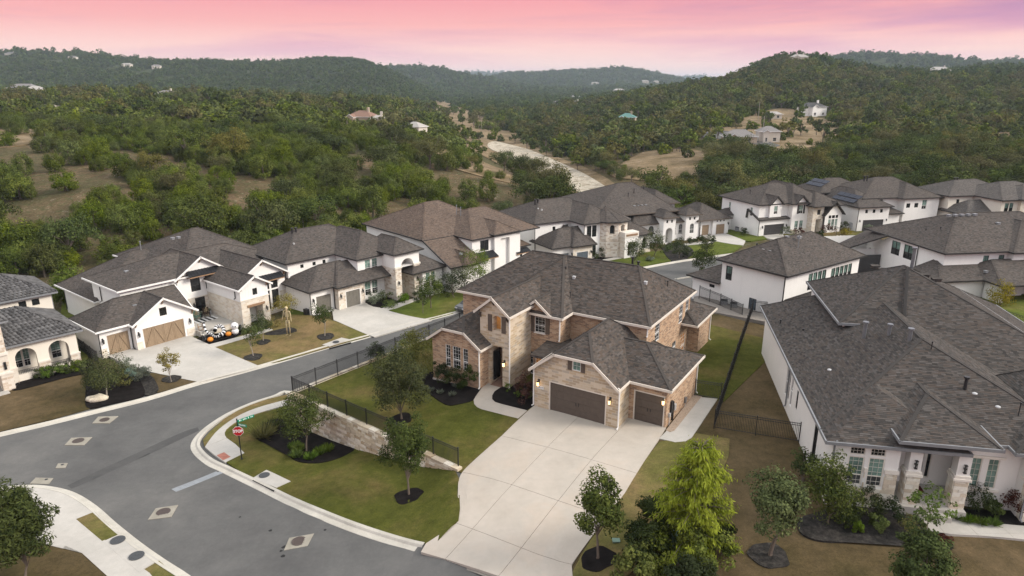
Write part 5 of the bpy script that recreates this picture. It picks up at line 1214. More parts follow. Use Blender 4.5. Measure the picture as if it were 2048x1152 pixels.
Ch.vents(-12.1, -5.0, 4.6, 2, .9, 0); Ch.vents(-8.0, 10.6, 9.3, 2, .9, .6, 'meter_grey', sz=.15); Ch.vents(-10.5, 8, 8.3, 1, m='meter_grey', sz=.12); Ch.pipe(-5.5, 4.5, 8.9, 1.0, .06, 'grey_gutter'); Ch.pipe(-5.2, 3.8, 8.6, 1.0, .06, 'grey_gutter')
Ch.finish()

# --- E: stone turret house
Eh = House('turret_house', 'white house with a rounded stone turret balcony and two blue grey garage doors', frame_loc(1107.4, 508.5, -4), -30, trim='dark_trim'); HOUSES.append(Eh)
Eh.W(WS, (-4.3, -.6), (-4.3, -6.2), 2.9); Eh.W(WS, (-4.3, -6.2), (-.6, -6.2), 2.9, [('gar', .9, -.6, 2.4, 2.4, dict(m='blue_grey_door', fr='white_trim'))]); Eh.W(WS, (-.6, -6.2), (-.6, -6.8), 2.9)
Eh.W(CS, (-.6, -6.8), (3.4, -6.8), 2.9, [('gar', .7, -.6, 2.5, 2.4, dict(m='blue_grey_door', fr='white_trim'))]); Eh.W(WS, (3.4, -6.8), (3.4, -5.5), 2.9)
Eh.roof(-4.75, 4.2, -6.7, .4, 2.95, 5.4, 'u', e0=3.6, e1=1); Eh.roof(-1.0, 3.9, -7.3, 0, 2.93, 5.3, 'v', e0=3.0, e1=0)
Eh.box(WS, -4.4, 8, -.7, 12, 6.0, F=[('win', 3.6, 4.5, .6, .7, dict(SM)), ('win', 6.3, 4.6, .6, .7, dict(SM))], L=[('win', 6.0, 3.3, .9, 1.9, dict(BK))]); Eh.box(WS, 2.9, 11, -5.0, 6, 5.98, F=[('win', .55, 3.6, .95, 2.0, dict(BK)), ('win', 1.65, 3.6, .95, 2.0, dict(BK)), ('win', .55, .2, .95, 2.2, dict(BK)), ('win', 1.65, .2, .95, 2.2, dict(BK))])
Eh.roof(-4.8, 11.5, -1.1, 12.5, 6.1, 8.95, 'u', e0=5.2, e1=5); Eh.roof(2.45, 11.6, -5.4, 9, 6.1, 8.5, 'v', e0=4.6, e1=4)
# turret: five faces
tv = [(6.0, -4.6), (6.9, -6.0), (8.8, -6.9), (11.0, -6.6), (12.2, -5.2), (12.2, -2)]
for i, (a, b_) in enumerate(zip(tv, tv[1:])):
    L_ = math.hypot(b_[0] - a[0], b_[1] - a[1]); op = [('back', L_ / 2 - .45, 4.0, .9, 1.6, dict(arch=True, depth=.7))] if i in (1, 2, 3) else []
    Eh.W('mottled_stone', a, b_, 6.2, op, -1.2, .5)
top_ = [(5.6, -4.3), (6.6, -6.4), (8.8, -7.4), (11.3, -7.0), (12.7, -5.3), (12.7, -1.5)]
Eh.shell([[(x, y, 6.2), (x2, y2, 6.2), (9.2, -2.5, 8.2)] for (x, y), (x2, y2) in zip(top_, top_[1:])])
Eh.W(WS, (9.3, -8.2), (12.2, -8.2), 3.6, [('back', .7, 0, 1.5, 2.7, dict(arch=True, depth=1.2, m='dark_wood'))]); Eh.W(CS, (9.3, -6), (9.3, -8.2), 3.6); Eh.W(WS, (12.2, -8.2), (12.2, -5), 3.6)
Eh.boxpart('balcony', 'cream_trim', 9.2, 12.3, -8.3, -6.5, 3.5, 4.4); Eh.boxpart('balcony_rail', 'bracket_wood', 9.5, 12.0, -8.36, -8.305, 3.75, 4.1)
Eh.box(WS, 12.2, 16.6, -6.4, 4, 3.2, F=[('back', .5, .5, 1.2, 2.2, dict(arch=True, depth=.5)), ('back', 2.6, .5, 1.2, 2.2, dict(arch=True, depth=.5))]); Eh.boxpart('stone_base', CS, 12.2, 16.7, -6.5, -6.41, -1, .5)
Eh.roof(10.5, 17.1, -6.9, 6, 3.3, 5.4, 'v', e0=3.3)
for u in (-.9, 3.1): Eh.lamp(u, -6.85, 1.6, lit=False, k=1.2)
Eh.pipe(-.9, 5.0, 8.6, .5, .14); Eh.pipe(-.3, 5.0, 8.6, .5, .14); Eh.vents(-1.5, 3.0, 7.8, 2, 0, -1.2, 'meter_grey', sz=.1); Eh.spout(-4.45, -.75, 0, 5.9, 'dark_trim'); Eh.spout(2.85, -5.05, 0, 5.9, 'dark_trim')
Eh.finish()

# --- F: villa with arched windows and tan garage doors
Fh = House('arched_villa', 'white villa with small arched windows, low square towers and two tan garage doors', frame_loc(1401.6, 471.1, -4), -24, trim='brown_trim'); HOUSES.append(Fh)
Fh.W(WS, (-.4, -.2), (2.2, -.2), 3.2, [('gar', .3, -.1, 1.9, 2.3, dict(m='cedar_wood', fr='white_trim'))]); Fh.W(WS, (2.2, -.2), (2.2, -.7), 3.2)
Fh.W(WS, (2.2, -.7), (6.2, -.7), 3.2, [('gar', .8, -.1, 2.3, 2.3, dict(m='cedar_wood', fr='white_trim')), ('win', .9, 2.65, .3, .3, dict(SM)), ('win', 1.75, 2.65, .3, .3, dict(SM)), ('win', 2.6, 2.65, .3, .3, dict(SM))]); Fh.W(WS, (6.2, -.7), (6.2, 8), 3.2)
Fh.roof(-2, 6.6, -1.15, 9, 3.3, 5.9, 'v', e0=4.3, e1=4)
aw = dict(fr='white_trim', arch=True, c=2, r=3, g='grey_glass')
Fh.box(WS, -7.6, -.4, .1, 6, 3.2, F=[('win', .6, .9, .9, 1.9, aw), ('win', 2.1, .9, .9, 1.9, aw)]); Fh.roof(-9, 0, -.4, 8, 3.35, 5.2, 'u', e0=3, e1=1)
for x in (-7.1, -5.6): Fh.boxpart('window_surround', 'brown_trim', x, x + 1.1, .07, .099, .8, .9)
Fh.box(WS, -4.6, -1.6, -.9, 3, 4.6, F=[('win', 1.0, .9, 1.0, 2.0, aw), ('win', .7, 3.6, .4, .55, SM), ('win', 1.8, 3.6, .4, .55, SM)]); Fh.roof(-5.0, -1.2, -1.35, 3.4, 4.7, 5.9, 'v')
Fh.box(WS, -10.4, -7.6, -1.6, 3, 4.6, F=[('hole', .6, -.5, 1.6, 3.1, dict(arch=True, depth=1.5)), ('win', .6, 3.6, .4, .55, SM), ('win', 1.7, 3.6, .4, .55, SM)]); Fh.boxpart('entry_wall', 'grey_panel', -9.9, -8.1, -.1, -.05, -.5, 2.8); Fh.roof(-10.8, -7.2, -2.05, 3.4, 4.7, 5.9, 'v')
Fh.box(WS, -15, -10.4, .4, 8, 3.2, F=[('win', .9, .8, .9, 2.0, aw), ('win', 2.6, .6, 1.3, 2.3, dict(arch=True, g='grey_glass'))]); Fh.roof(-16.5, -8.5, -.1, 10, 3.35, 6.6, 'v', e0=4.5, e1=3)
Fh.box(WS, -22, -1.2, 7.5, 20, 5.6, F=[('win', 10.5, 4.3, .5, .8, SM), ('win', 11.4, 4.3, .5, .8, SM), ('win', 17.2, 4.6, .3, .3, SM), ('win', 18.3, 4.6, .3, .3, SM), ('win', 19.4, 4.6, .3, .3, SM)])
Fh.roof(-24.5, -4.5, 1.5, 22, 5.2, 9.7, 'u', e0=12, e1=4.5); Fh.roof(-6.9, -.4, 6.8, 20, 5.65, 7.9, 'v', e0=4, e1=4)
for u, v, z in ((-11, 8, 8.6), (-8, 9, 8.9), (-13, 7, 8)): Fh.pipe(u, v, z, .3, .07)
Fh.vents(-13.5, 4.0, 6.2, 4, .9, 0, sz=.18)
Fh.lamp(6.0, -.71, 2.2, lit=False, k=1.2)
Fh.finish()

# --- G: white house, dark grey garage
Gh = House('gabled_house', 'white two storey house with steep little gables and one wide dark garage door', frame_loc(1515.8, 472.8, -3.6), -20, trim='dark_trim'); HOUSES.append(Gh)
Gh.box(WS, 0, 14.5, .4, 12, 6.1, L=[('win', 2.2, 3.6, .7, 1.7, dict(GW)), ('win', 9, 3.6, .7, 1.7, dict(GW))], skip='F')
Gh.W(WS, (0, -.0), (7.0, 0), 3.2, [('gar', 1.2, -.05, 5.0, 2.3, dict(m='charcoal_door', fr='white_trim'))]); Gh.W(WS, (0, .4), (0, 0), 3.2); Gh.W(WS, (0, .41), (7, .41), 6.1)
Gh.roof(-.35, 7.0, -.35, 3.6, 3.3, 4.9, 'u', e0=0, e1=2, rm=.95)
Gh.W(WS, (2.2, -.05), (5.0, -.05), [(0, 6.2), (1.4, 7.5), (2.8, 6.2)], [('win', .95, 4.2, .9, 1.6, dict(GW))], 3.6); Gh.W(WS, (2.2, .4), (2.2, -.05), 6.2, (), 3.6); Gh.W(WS, (5.0, -.05), (5.0, .4), 6.2, (), 3.6); Gh.roof(1.95, 5.25, -.35, 5, 6.15, 7.75, 'v', e0=0, e1=1)
Gh.W(WS, (7, -.8), (10.9, -.8), 6.1, [('win', .9, .5, .9, 2.2, dict(GW)), ('win', 2.1, .5, .9, 2.2, dict(GW)), ('win', 1.6, 4.1, 1.0, 1.7, dict(GW, shut='charcoal_door'))]); Gh.W(WS, (7, .4), (7, -.8), 6.1); Gh.boxpart('stone_base', CS, 7, 10.95, -.86, -.803, -1, 1.0)
Gh.W(WS, (7.6, -.85), (10.4, -.85), [(0, 6.15), (1.4, 7.5), (2.8, 6.15)], (), 5.9); Gh.roof(7.35, 10.65, -1.2, 5, 6.15, 7.75, 'v', e0=0, e1=1)
Gh.W(CS, (10.9, -2.2), (13.6, -2.2), 5.6, [('hole', .9, -.3, 1.3, 3.3, dict(depth=1.2)), ('win', 1.0, 3.9, .8, 1.0, dict(BKs, g='grey_glass'))]); Gh.W(CS, (10.9, -.8), (10.9, -2.2), 5.6); Gh.boxpart('front_door', 'grey_panel', 11.7, 13.1, -1.02, -.98, -.3, 2.9)
Gh.W(WS, (13.6, -2.6), (17.8, -2.6), [(0, 3.9), (2.1, 6.2), (4.2, 3.9)], [('win', .95, .6, .65, 2.3, dict(GW)), ('win', 1.75, .6, .8, 2.3, dict(GW)), ('win', 2.7, .6, .65, 2.3, dict(GW)), ('win', .95, 3.05, .65, .6, SM), ('win', 1.75, 3.05, .8, .6, SM), ('win', 2.7, 3.05, .65, .6, SM)]); Gh.W(WS, (17.8, -2.6), (17.8, 8), 4); Gh.roof(13.2, 18.2, -3.0, 6, 3.85, 6.45, 'v', e0=0, e1=1)
Gh.roof(-.4, 15.2, 0, 13, 6.2, 9.3, 'u', e0=7.4, e1=6); Gh.roof(6.5, 15.5, -1.2, 14, 6.2, 9.25, 'v', e0=5.4, e1=4); Gh.roof(10.3, 18, -3, 10, 5.7, 8.0, 'v', e0=4.2, e1=4)
Gh.box(WS, -2.2, 0, 8.5, 11, 2.9, L=[('win', .7, 1.2, .9, 1.2, GW)]); Gh.roof(-2.6, 1, 8, 11.5, 3.0, 4.0, 'u', e1=0)
for u, v in ((.8, -.02), (6.6, -.02)): Gh.lamp(u, v, 1.8, lit=False, k=1.2)
Gh.spout(-.05, -.06, 0, 3.1, 'dark_trim'); Gh.spout(13.5, -2.65, 0, 3.8, 'dark_trim'); Gh.pipe(2, 6, 7.8, .3, .06); Gh.pipe(4.5, 5, 7.9, .3, .06)
Gh.finish()

# --- H: house with solar panels
Hh = House('solar_house', 'white house with dark solar panels on its roof and an arched dark garage opening', frame_loc(1711.6, 463.6, -3.4), -12, trim='dark_trim'); HOUSES.append(Hh)
Hh.W(WS, (0, 0), (7.0, 0), 4.9, [('gar', 1.2, -.1, 4.9, 2.5, dict(m='charcoal_door', fr='white_trim')), ('win', 1.5, 3.7, .6, .7, SM), ('win', 3.2, 3.7, .6, .7, SM), ('win', 4.9, 3.7, .6, .7, SM)]); Hh.W(WS, (0, 12), (0, 0), 4.9); Hh.W(WS, (7, 0), (7, 3), 4.9)
Hh.roof(-.5, 7.5, -.5, 14, 5.0, 7.6, 'v', e0=7, e1=3)
Hh.box(WS, 3, 15.5, 3, 14, 6.1, F=[('win', 2.2, 4.0, 1.1, 1.8, dict(BKs)), ('win', 3.6, 4.0, 1.1, 1.8, dict(BKs))]); Hh.box(WS, 11.4, 19.6, 1.2, 12, 6.1, F=[('win', .5, 4.2, .9, .9, SM), ('win', 2.4, 4.2, .9, .9, SM), ('win', 4.2, 3.8, 1.1, 1.9, GW)])
Hh.roof(2.5, 20, 2.4, 17, 6.2, 9.4, 'u', e0=8, e1=5); Hh.roof(10.5, 20.1, .8, 13, 6.19, 8.6, 'v', e0=5, e1=4); Hh.box(WS, -.5, 6, 12, 20, 6.0); Hh.roof(-1, 12, 11, 21, 6.2, 8.6, 'u', e0=4.5)
Hh.box(WS, 7, 10.5, 1.0, 3, 3.2); Hh.roof(6.9, 11, .5, 3.2, 3.3, 4.2, 'u', e0=0, rm=.95); Hh.box(WS, 19.6, 22.6, 3, 8, 3.2, F=[('win', .5, 1.2, .7, 1.2, SM), ('win', 1.6, 1.2, .7, 1.2, SM)]); Hh.roof(18, 23, 2.6, 8.4, 3.3, 4.4, 'u', e0=0)
def solar(h, u, v, z, nu, nv, du, dv, slope_u, slope_v):
    for i in range(nu):
        for j in range(nv):
            b = MB(); b.box(-du / 2 + .03, du / 2 - .03, -dv / 2 + .03, dv / 2 - .03, 0.06, .12)
            uu, vv = u + (i - nu / 2 + .5) * du, v + (j - nv / 2 + .5) * dv
            b.build('solar_panel', ['solar_blue'], h.root, loc=(uu, vv, z + (uu - u) * slope_u + (vv - v) * slope_v), rot=(math.atan(slope_v), -math.atan(slope_u), 0))
solar(Hh, 1.0, 5.2, 6.08, 2, 4, 1.1, 1.7, .65, 0); solar(Hh, 1.6, 16, 7.6, 2, 3, 1.2, 1.8, .53, 0)
Hh.lamp(.5, -.02, 2.2, lit=False); Hh.lamp(6.6, -.02, 2.2, lit=False); Hh.spout(-.06, -.05, 0, 4.8, 'dark_trim'); Hh.pipe(7.5, 9, 9.2, .5, .14); Hh.pipe(8.2, 9, 9.2, .5, .14); Hh.boxpart('meter_box', 'meter_grey', -.2, -.003, 1.2, 2.0, .4, 1.6)
Hh.finish()

# --- I: far right
Ih = House('cream_house', 'cream two storey house with a grey roof and stone corner at the far end', frame_loc(1898.6, 418.7, -3), -12, roofm='grey_shingle', trim='dark_trim'); HOUSES.append(Ih)
Ih.box('cream_stucco', -16.4, -5, -15.9, -6, 6.1, F=[('win', 1.9, 4.6, .7, .8, SM), ('win', 6.0, 4.7, .7, .8, SM)], L=[('win', 5.5, 3.4, .9, 1.9, BK)]); Ih.box('cream_stucco', -10.4, 4, -22.5, -10, 6.1, F=[('win', .8, 3.7, .9, 1.8, GB), ('win', 1.9, 3.7, .9, 1.8, GB), ('win', .8, .4, .9, 2.2, GB), ('win', 1.9, .4, .9, 2.2, GB)])
Ih.roof(-16.9, 0, -16.4, -5.5, 6.2, 8.7, 'u', e0=6); Ih.roof(-10.9, 6, -23, -9, 6.21, 8.8, 'u', e0=6); Ih.W(CS, (-6.5, -23.1), (2, -23.1), 6.3); Ih.W(CS, (-6.5, -22.5), (-6.5, -23.1), 6.3); Ih.roof(-7, 3, -23.6, -14, 6.3, 8.5, 'v')
Ih.box('cream_stucco', -16.4, -10.5, -20.6, -15.9, 3.1); Ih.roof(-16.9, -9.5, -21.2, -14, 3.2, 5.5, 'u', e0=3.6, e1=0)
Ih.pipe(-11, -11, 8.4, .6, .15); Ih.pipe(-10.4, -11, 8.4, .6, .15)
Ih.finish()
# --- J: big white house, right
Jh = House('patio_house', 'large white house with a covered patio and pairs of green tinted windows', frame_loc(1886.6, 547.8, -1.5), -8, trim='dark_trim'); HOUSES.append(Jh)
Jh.W(WS, (-9.8, 2.6), (-9.8, -10.9), [(0, 4.2), (3.2, 6.1), (13.5, 6.1)], [('win', 3.6, 3.7, 1.7, 1.9, dict(GB, mull=(.5,))), ('win', 6.1, 3.7, 1.7, 1.9, dict(GB, mull=(.5,)))])
Jh.W(WS, (-9.8, -10.9), (-.9, -10.9), 6.1, [('win', 5.5, 3.9, .8, 1.7, dict(GB)), ('win', 7.7, 3.9, .8, 1.7, dict(GB))])
Jh.box(WS, -.9, 12, -11.8, 6, 6.1, F=[('win', 1.6, 3.9, .85, 1.8, GB), ('win', 2.6, 3.9, .85, 1.8, GB), ('win', 6, 3.9, .85, 1.8, GB)], skip='R')
Jh.roof(-10.3, 13, -11.4, 4.6, 6.2, 9.7, 'u', e0=7.6, e1=6); Jh.roof(-1.35, 11, -12.3, 2, 6.19, 9.0, 'v', e0=6, e1=4)
Jh.shell([[(-10.3, -.6, 6.22), (-6, 2, 7.6), (-4.5, 12.2, 4), (-14.4, 4.4, 3.9), (-14.3, 1.9, 4.0)]], caps=False)
Jh.box(WS, -13.9, -5, 2.4, 11, 3.6); Jh.boxpart('side_gate', 'charcoal_door', -13.2, -10.0, .6, .75, 0, 3.1)
Jh.box(WS, -12.2, -.8, -14, -10.92, 3.4, L=[('win', .9, .6, 1.4, 2.1, GB)], F=[('win', .9, .5, .9, 2.2, GB)], skip='R'); Jh.roof(-12.8, 1, -14.5, -8.6, 3.5, 5.0, 'u', e0=3.4, e1=0, rm=.9)
Jh.box(WS, -6.5, -5.9, -16.5, -14.2, 3.2); Jh.box(WS, -.8, 12, -13.4, -11.9, 3.3); Jh.roof(-7, 14, -17.3, -9.5, 3.52, 5.2, 'u', e0=3.4, e1=0, rm=.75)
Jh.boxpart('patio_post', WS, -6.6, -6.1, -16.9, -16.4, -1, 3.4); Jh.boxpart('patio_post', WS, .5, 1.0, -16.9, -16.4, -1, 3.4); Jh.boxpart('patio_floor', 'concrete', -6.8, 12, -17.2, -11.95, -1.2, .05)
Jh.vents(-4.5, -4.2, 9.5, 5, 1.0, .02, sz=.22); Jh.vents(-6, -13.5, 4.2, 2, 3.6, 0, sz=.18); Jh.spout(-9.9, -6.2, 0, 5.9, 'dark_trim', (-.2, 0)); Jh.pipe(-6.5, -5.5, 7.6, .6, .05); Jh.pipe(-7.4, -4.0, 7.2, .5, .05); Jh.vents(1.5, -6, 8.6, 1, sz=.2); Jh.vents(4.5, -7.5, 8, 2, .6, 0, m='meter_grey', sz=.16)
Jh.lamp(-9.82, 3.4, 3.2, -1, 0, True, 1.2)
Jh.finish()

# --- K: white house right behind the brick one
Kh = House('side_door_house', 'white two storey house with a blue grey side door and rows of upper windows', frame_loc(1567.5, 594.4, -1.5), 16, trim='dark_trim'); HOUSES.append(Kh)
ko = lambda px, py, h: (lambda p: p)(None)
Kf = [P(1575.7, 552.7, 4.7), P(1433.8, 517.8, 4.7), P(1745.3, 512.9, 4.7)]
def kl(p):
    dx, dy = p[0] - Kh.loc[0], p[1] - Kh.loc[1]; c_, s_ = math.cos(Kh.yaw), math.sin(Kh.yaw); return (dx * c_ - dy * s_, dx * s_ + dy * c_)
kc, kw, kr = (kl(p) for p in Kf)
# the near corner eave, the far left eave and the far right eave fix a rotated rectangle
Kh.root.rotation_euler = (0, 0, 0); Kh.yaw = math.atan2(-(Kf[0][1] - Kf[1][1]), Kf[0][0] - Kf[1][0]); Kh.loc = (Kf[0][0], Kf[0][1], -1.5); Kh.root.location = Kh.loc; Kh.root.rotation_euler = (0, 0, -Kh.yaw)
kwid = math.hypot(Kf[0][0] - Kf[1][0], Kf[0][1] - Kf[1][1]); kdep = math.hypot(Kf[2][0] - Kf[0][0], Kf[2][1] - Kf[0][1])
Kh.box(WS, -kwid + .5, -.5, .5, kdep - .5, 6.1, F=[('win', .6, 3.8, .9, 1.75, dict(GB, t=.12)), ('door', 4.2, 0, 1.0, 2.4, dict(m='blue_grey_door', fr='dark_trim')), ('win', 6.9, .2, 1.3, 1.6, dict(fr='dark_trim', g='grey_glass', t=.12))], R_=[('win', 4.6 + i * .95, 3.5, .85, 2.0, dict(GB, t=.08)) for i in range(4)] + [('win', 9.4 + i * .95, 3.5, .85, 1.9, dict(GB, t=.08)) for i in range(5)])
Kh.roof(-kwid, 0, 0, kdep, 6.2, 9.0, 'v' if kdep > kwid else 'u')
Kh.box(WS, -kwid - 4, -kwid + .45, .8, 8, 3.1, F=[('win', 2.6, 2.2, .8, .4, SM)]); Kh.roof(-kwid - 4.5, -kwid + .4, .2, 8.5, 3.2, 5.0, 'u', e0=3.5, e1=0)
Kh.box(WS, .5 - .95, 5.5, 2.6, 9, 3.0, skip='L'); Kh.roof(-.6, 6.5, .6, 9.5, 3.1, 5.2, 'v', e0=3.4, e1=2)
Kh.spout(-.55, .42, 0, 5.9, 'dark_trim'); Kh.vents(-kwid / 2 - .5, 3.0, 7.7, 2, .9, 0, m='meter_grey', sz=.14); Kh.vents(-kwid / 2, kdep * .4, 8.9, 2, 1.0, 1.0, sz=.2); Kh.pipe(-kwid / 2 - 2.2, 4, 7.5, .5, .07); Kh.pipe(-kwid / 2 + 1.8, kdep * .38, 8.5, .9, .05, 'grey_gutter'); Kh.pipe(-kwid * .25, 2.2, 7.0, .4, .05)
Kh.finish()

# --- L: near white house with the huge roof
Lh = House('near_white_house', 'white one storey house with a huge dark roof and pale stone pillars at its porch', (19.854, 36.770, .3), 11, roofm='grey_shingle', trim='grey_gutter', tabs='shingle', fascia_w=.08); HOUSES.append(Lh)
PSx = PS
Lh.W(PSx, (-.35, 0.1), (3.45, 0.1), 4.3, [('win', .95, 1.35, .92, 1.95, dict(fr='cream_trim', g='green_glass', low='grey_glass', c=3, r=6, split=.36, t=.07)), ('win', 2.1, 1.35, .92, 1.95, dict(fr='cream_trim', g='green_glass', low='grey_glass', c=3, r=6, split=.36, t=.07)), ('win', .98, 3.42, .86, .5, dict(fr='cream_trim', c=4, r=2, sash=False)), ('win', 2.13, 3.42, .86, .5, dict(fr='cream_trim', c=4, r=2, sash=False))])
Lh.W(PSx, (-.35, 25.8), (-.35, .1), 4.3, [('win', 4.6 + 12, .9, 1.0, 2.5, dict(BK)), ('win', 25.7 - 4.4, .8, .9, 2.6, dict(BK)), ('win', 25.7 - 12.2, .7, .55, 2.9, dict(fr='white_trim')), ('win', 25.7 - 13.2, .7, .55, 2.9, dict(fr='white_trim')), ('win', 25.7 - 14.2, .7, .55, 2.9, dict(fr='white_trim')), ('win', 25.7 - 10.2, 1.4, .5, 1.5, dict(BK))][1:])
Lh.W(PSx, (3.45, .1), (3.45, 2.6), 4.3); Lh.boxpart('window_head', 'cream_trim', .45, 3.0, -.03, .097, 3.98, 4.16)
Lh.W(PSx, (3.45, 2.6), (7.4, 2.6), 4.8, [('door', 1.25, .45, 1.1, 2.7, dict(m='taupe_door', fr='cream_trim', lites=((.08, .2), (.27, .39), (.46, .58), (.65, .77), (.84, .94)))), ('win', 2.5, .9, .3, 2.2, dict(fr='cream_trim', sash=False, r=1))])
Lh.W(PSx, (7.4, 2.6), (7.4, 1.5), 4.3); Lh.W(PSx, (7.4, 1.5), (10.6, 1.5), 4.3, [('win', .55, 1.2, .62, 2.0, dict(fr='cream_trim', g='green_glass', r=5, c=2, sash=False)), ('win', 1.5, 1.2, .62, 2.0, dict(fr='cream_trim', g='green_glass', r=5, c=2, sash=False)), ])
Lh.boxpart('window_head', 'cream_trim', 7.7, 9.75, 1.38, 1.497, 3.25, 3.4); Lh.boxpart('window_sill', 'cream_trim', 7.7, 9.75, 1.36, 1.497, 1.0, 1.14)
Lh.box(PSx, 10.6, 18, .8, 8, 4.3, F=[('win', 1.2, 1.2, .9, 2.0, dict(fr='cream_trim', g='green_glass', r=4, c=2))], L=())
Lh.boxpart('porch_floor', 'concrete', 3.5, 7.4, -.3, 2.59, -.8, .45); Lh.boxpart('porch_step', 'concrete', 4.7, 6.5, -.75, -.31, -.8, .25); Lh.boxpart('door_mat', 'red_mat', 4.75, 5.75, 1.5, 2.25, .451, .47)
Lh.boxpart('footing', 'pale_stucco', -.42, 3.5, .03, .098, -1, .18)
for u0, u1, v0, v1 in ((3.85, 4.75, .0, .85), (6.55, 7.4, .0, .85), (10.7, 11.5, .3, 1.1)): pass
def pillar(u0, u1, v0, v1, zs=2.35):
    p = Lh.boxpart('pillar', PSx, u0 + .08, u1 - .08, v0 + .08, v1 - .08, -.8, 4.75 if u0 < 9 else 4.3)
    b = MB(); b.box(u0 - .06, u1 + .06, v0 - .06, v1 + .06, zs, zs + .14); b.box(u0 - .01, u1 + .01, v0 - .01, v1 + .01, zs + .14, zs + .32); b.build('stone_cap', ['cream_trim'], p)
    return p
SL = [shared(('stone', k), lambda: stone_mesh(k)) for k in ()]
def stone_mesh(seed, w_, h_, d_, m='white_stone_block'):
    r = random.Random(seed); b = MB(); e = .012
    c = []
    for x in (0, w_):
        for y in (-d_, 0):
            for z in (0, h_): c.append((x + r.uniform(-e, e), y + (r.uniform(-e, e) if y < 0 else 0), z + r.uniform(-e, e)))
    for a in ((0, 1, 3, 2), (4, 6, 7, 5), (0, 4, 5, 1), (2, 3, 7, 6), (0, 2, 6, 4), (1, 5, 7, 3)): b.poly([c[k] for k in a])
    return b.mesh('stone', [m])
def stonemat(name, cols):
    m, nt, b = mat(name, 0.9, .15)
    oi = N(nt, 'ShaderNodeObjectInfo'); c = rampn(nt, oi.outputs['Random'], [(i / len(cols), q) for i, q in enumerate(cols)], 'CONSTANT')
    p = pos(nt); f = noise(nt, 5, 5, .65, p)
    c = mixc(nt, .5, c, rampn(nt, f, [(.3, (.72, .7, .66)), (.7, (1.15, 1.15, 1.12))]), 'MULTIPLY'); setc(nt, b, c); bump(nt, b, noise(nt, 18, 4, .7, p), .4, .02)
stonemat('white_stone_block', [(.70, .65, .56), (.76, .72, .64), (.66, .58, .47), (.78, .75, .68), (.72, .66, .56), (.60, .52, .42)])
stonemat('wall_stone_block', [(.58, .50, .38), (.66, .60, .49), (.46, .37, .26), (.72, .66, .56), (.60, .52, .40), (.50, .43, .34), (.74, .69, .60)])
def stone_face(parent, A_, B_, z0, z1, rowh=.25, lens=(.34, .72), seed=1, m='white_stone_block', d_=.05, holes=(), name='stone', zt=None):
    """individual stones laid in courses on a wall face from A to B (seen from outside, left to right)"""
    r = random.Random(seed); A_ = Vector(A_); B_ = Vector(B_); d = B_ - A_; L = d.length; d.normalize(); ang = math.atan2(d.y, d.x); z = z0; n = 0
    while z < z1 - .08:
        h = min(rowh * r.choice((.8, 1, 1, 1.25)), z1 - z)
        if z1 - z - h < .1: h = z1 - z
        x = -r.random() * .2
        while x < L:
            w_ = r.uniform(*lens); xa, xb = max(x, 0), min(x + w_, L)
            if L - xb < .15: xb = L
            segs = [(xa, xb)]
            for hs0, hs1, hz0, hz1 in holes:
                if z + h * .5 > hz0 and z + h * .5 < hz1:
                    segs = [q for a, b in segs for q in ((a, min(b, hs0)), (max(a, hs1), b)) if q[1] - q[0] > .06]
            for a, b in segs:
                if b - a < .06: continue
                if zt is not None and z + h > zt((a + b) / 2): continue
                wq, hq = round(b - a, 1) if b - a > .2 else round(b - a, 2), round(h, 2)
                me = shared(('st', wq, hq, d_, m, n % 3), lambda: stone_mesh(n, wq, hq, d_, m)) if parent is None else shared(('st', wq, hq, round(d_, 2), m, n % 3), lambda: stone_mesh(n, wq - .014, hq - .012, d_, m))
                q = A_ + d * (a + .006); o = put(name, me, parent, (q.x, q.y, z + .006), (0, 0, ang)); o.scale = ((b - a) / wq, 1, h / hq); n += 1
            x += w_
            if xb >= L: break
        z += h
    return n
for u0, u1, v0, v1 in ((3.9, 4.75, .0, .85), (6.52, 7.4, .0, .88), (10.62, 11.5, .25, 1.1)):
    p = pillar(u0, u1, v0, v1)
    stone_face(p, (u0 + .06, v0 + .06), (u1 - .06, v0 + .06), -.6, 2.35, seed=int(u0 * 10)); stone_face(p, (u0 + .06, v1), (u0 + .06, v0 + .06), -.6, 2.35, seed=int(u0 * 11)); stone_face(p, (u1 - .06, v0 + .06), (u1 - .06, v1), -.6, 2.35, seed=3 + int(u0 * 11))
sb = MB(); sb.box(-.40, 3.5, .045, .098, 2.45, 2.62); sbo = None
for u0, u1 in ((-.40, .57), (1.55, 1.72), (2.70, 3.5)): Lh.boxpart('stone_cap', 'cream_trim', u0, u1, -.02, .097, 2.35, 2.6)
stw = MB(); stw.box(-.36, 3.46, .09, .097, -.3, 1.2); stb = stw.build('stone_wainscot', ['white_stone'], Lh.root)
stone_face(stb, (-.36, .09), (3.46, .09), .15, 2.35, holes=((.86, 1.94, 1.25, 3.4), (2.02, 3.1, 1.25, 3.4)), seed=21)
for u, v in ((4.32, .07), (6.98, .07)):
    b = MB(); b.box(-.07, .07, -.14, 0, -.05, .05); b.box(-.08, .08, -.2, -.03, .22, .26); b.box(-.08, .08, -.2, -.03, -.28, -.24)
    for x in (-.07, .05): b.box(x, x + .02, -.19, -.17, -.24, .22)
    l = b.build('wall_lamp', ['black_metal'], Lh.root, loc=(u, v, 3.2)); b = MB(); b.tube([(0, -.11, -.24), (0, -.11, .22)], .055, 8); b.build('lamp_glass', ['grey_glass'], l)
Lh.roof(-.85, 14.8, 1.15, 26.2, 4.35, 8.0, 'v', e0=7.85, e1=4); Lh.roof(-.87, 7.0, -.3, 12, 4.34, 6.17, 'v', e0=3.9, e1=3, caps=False)
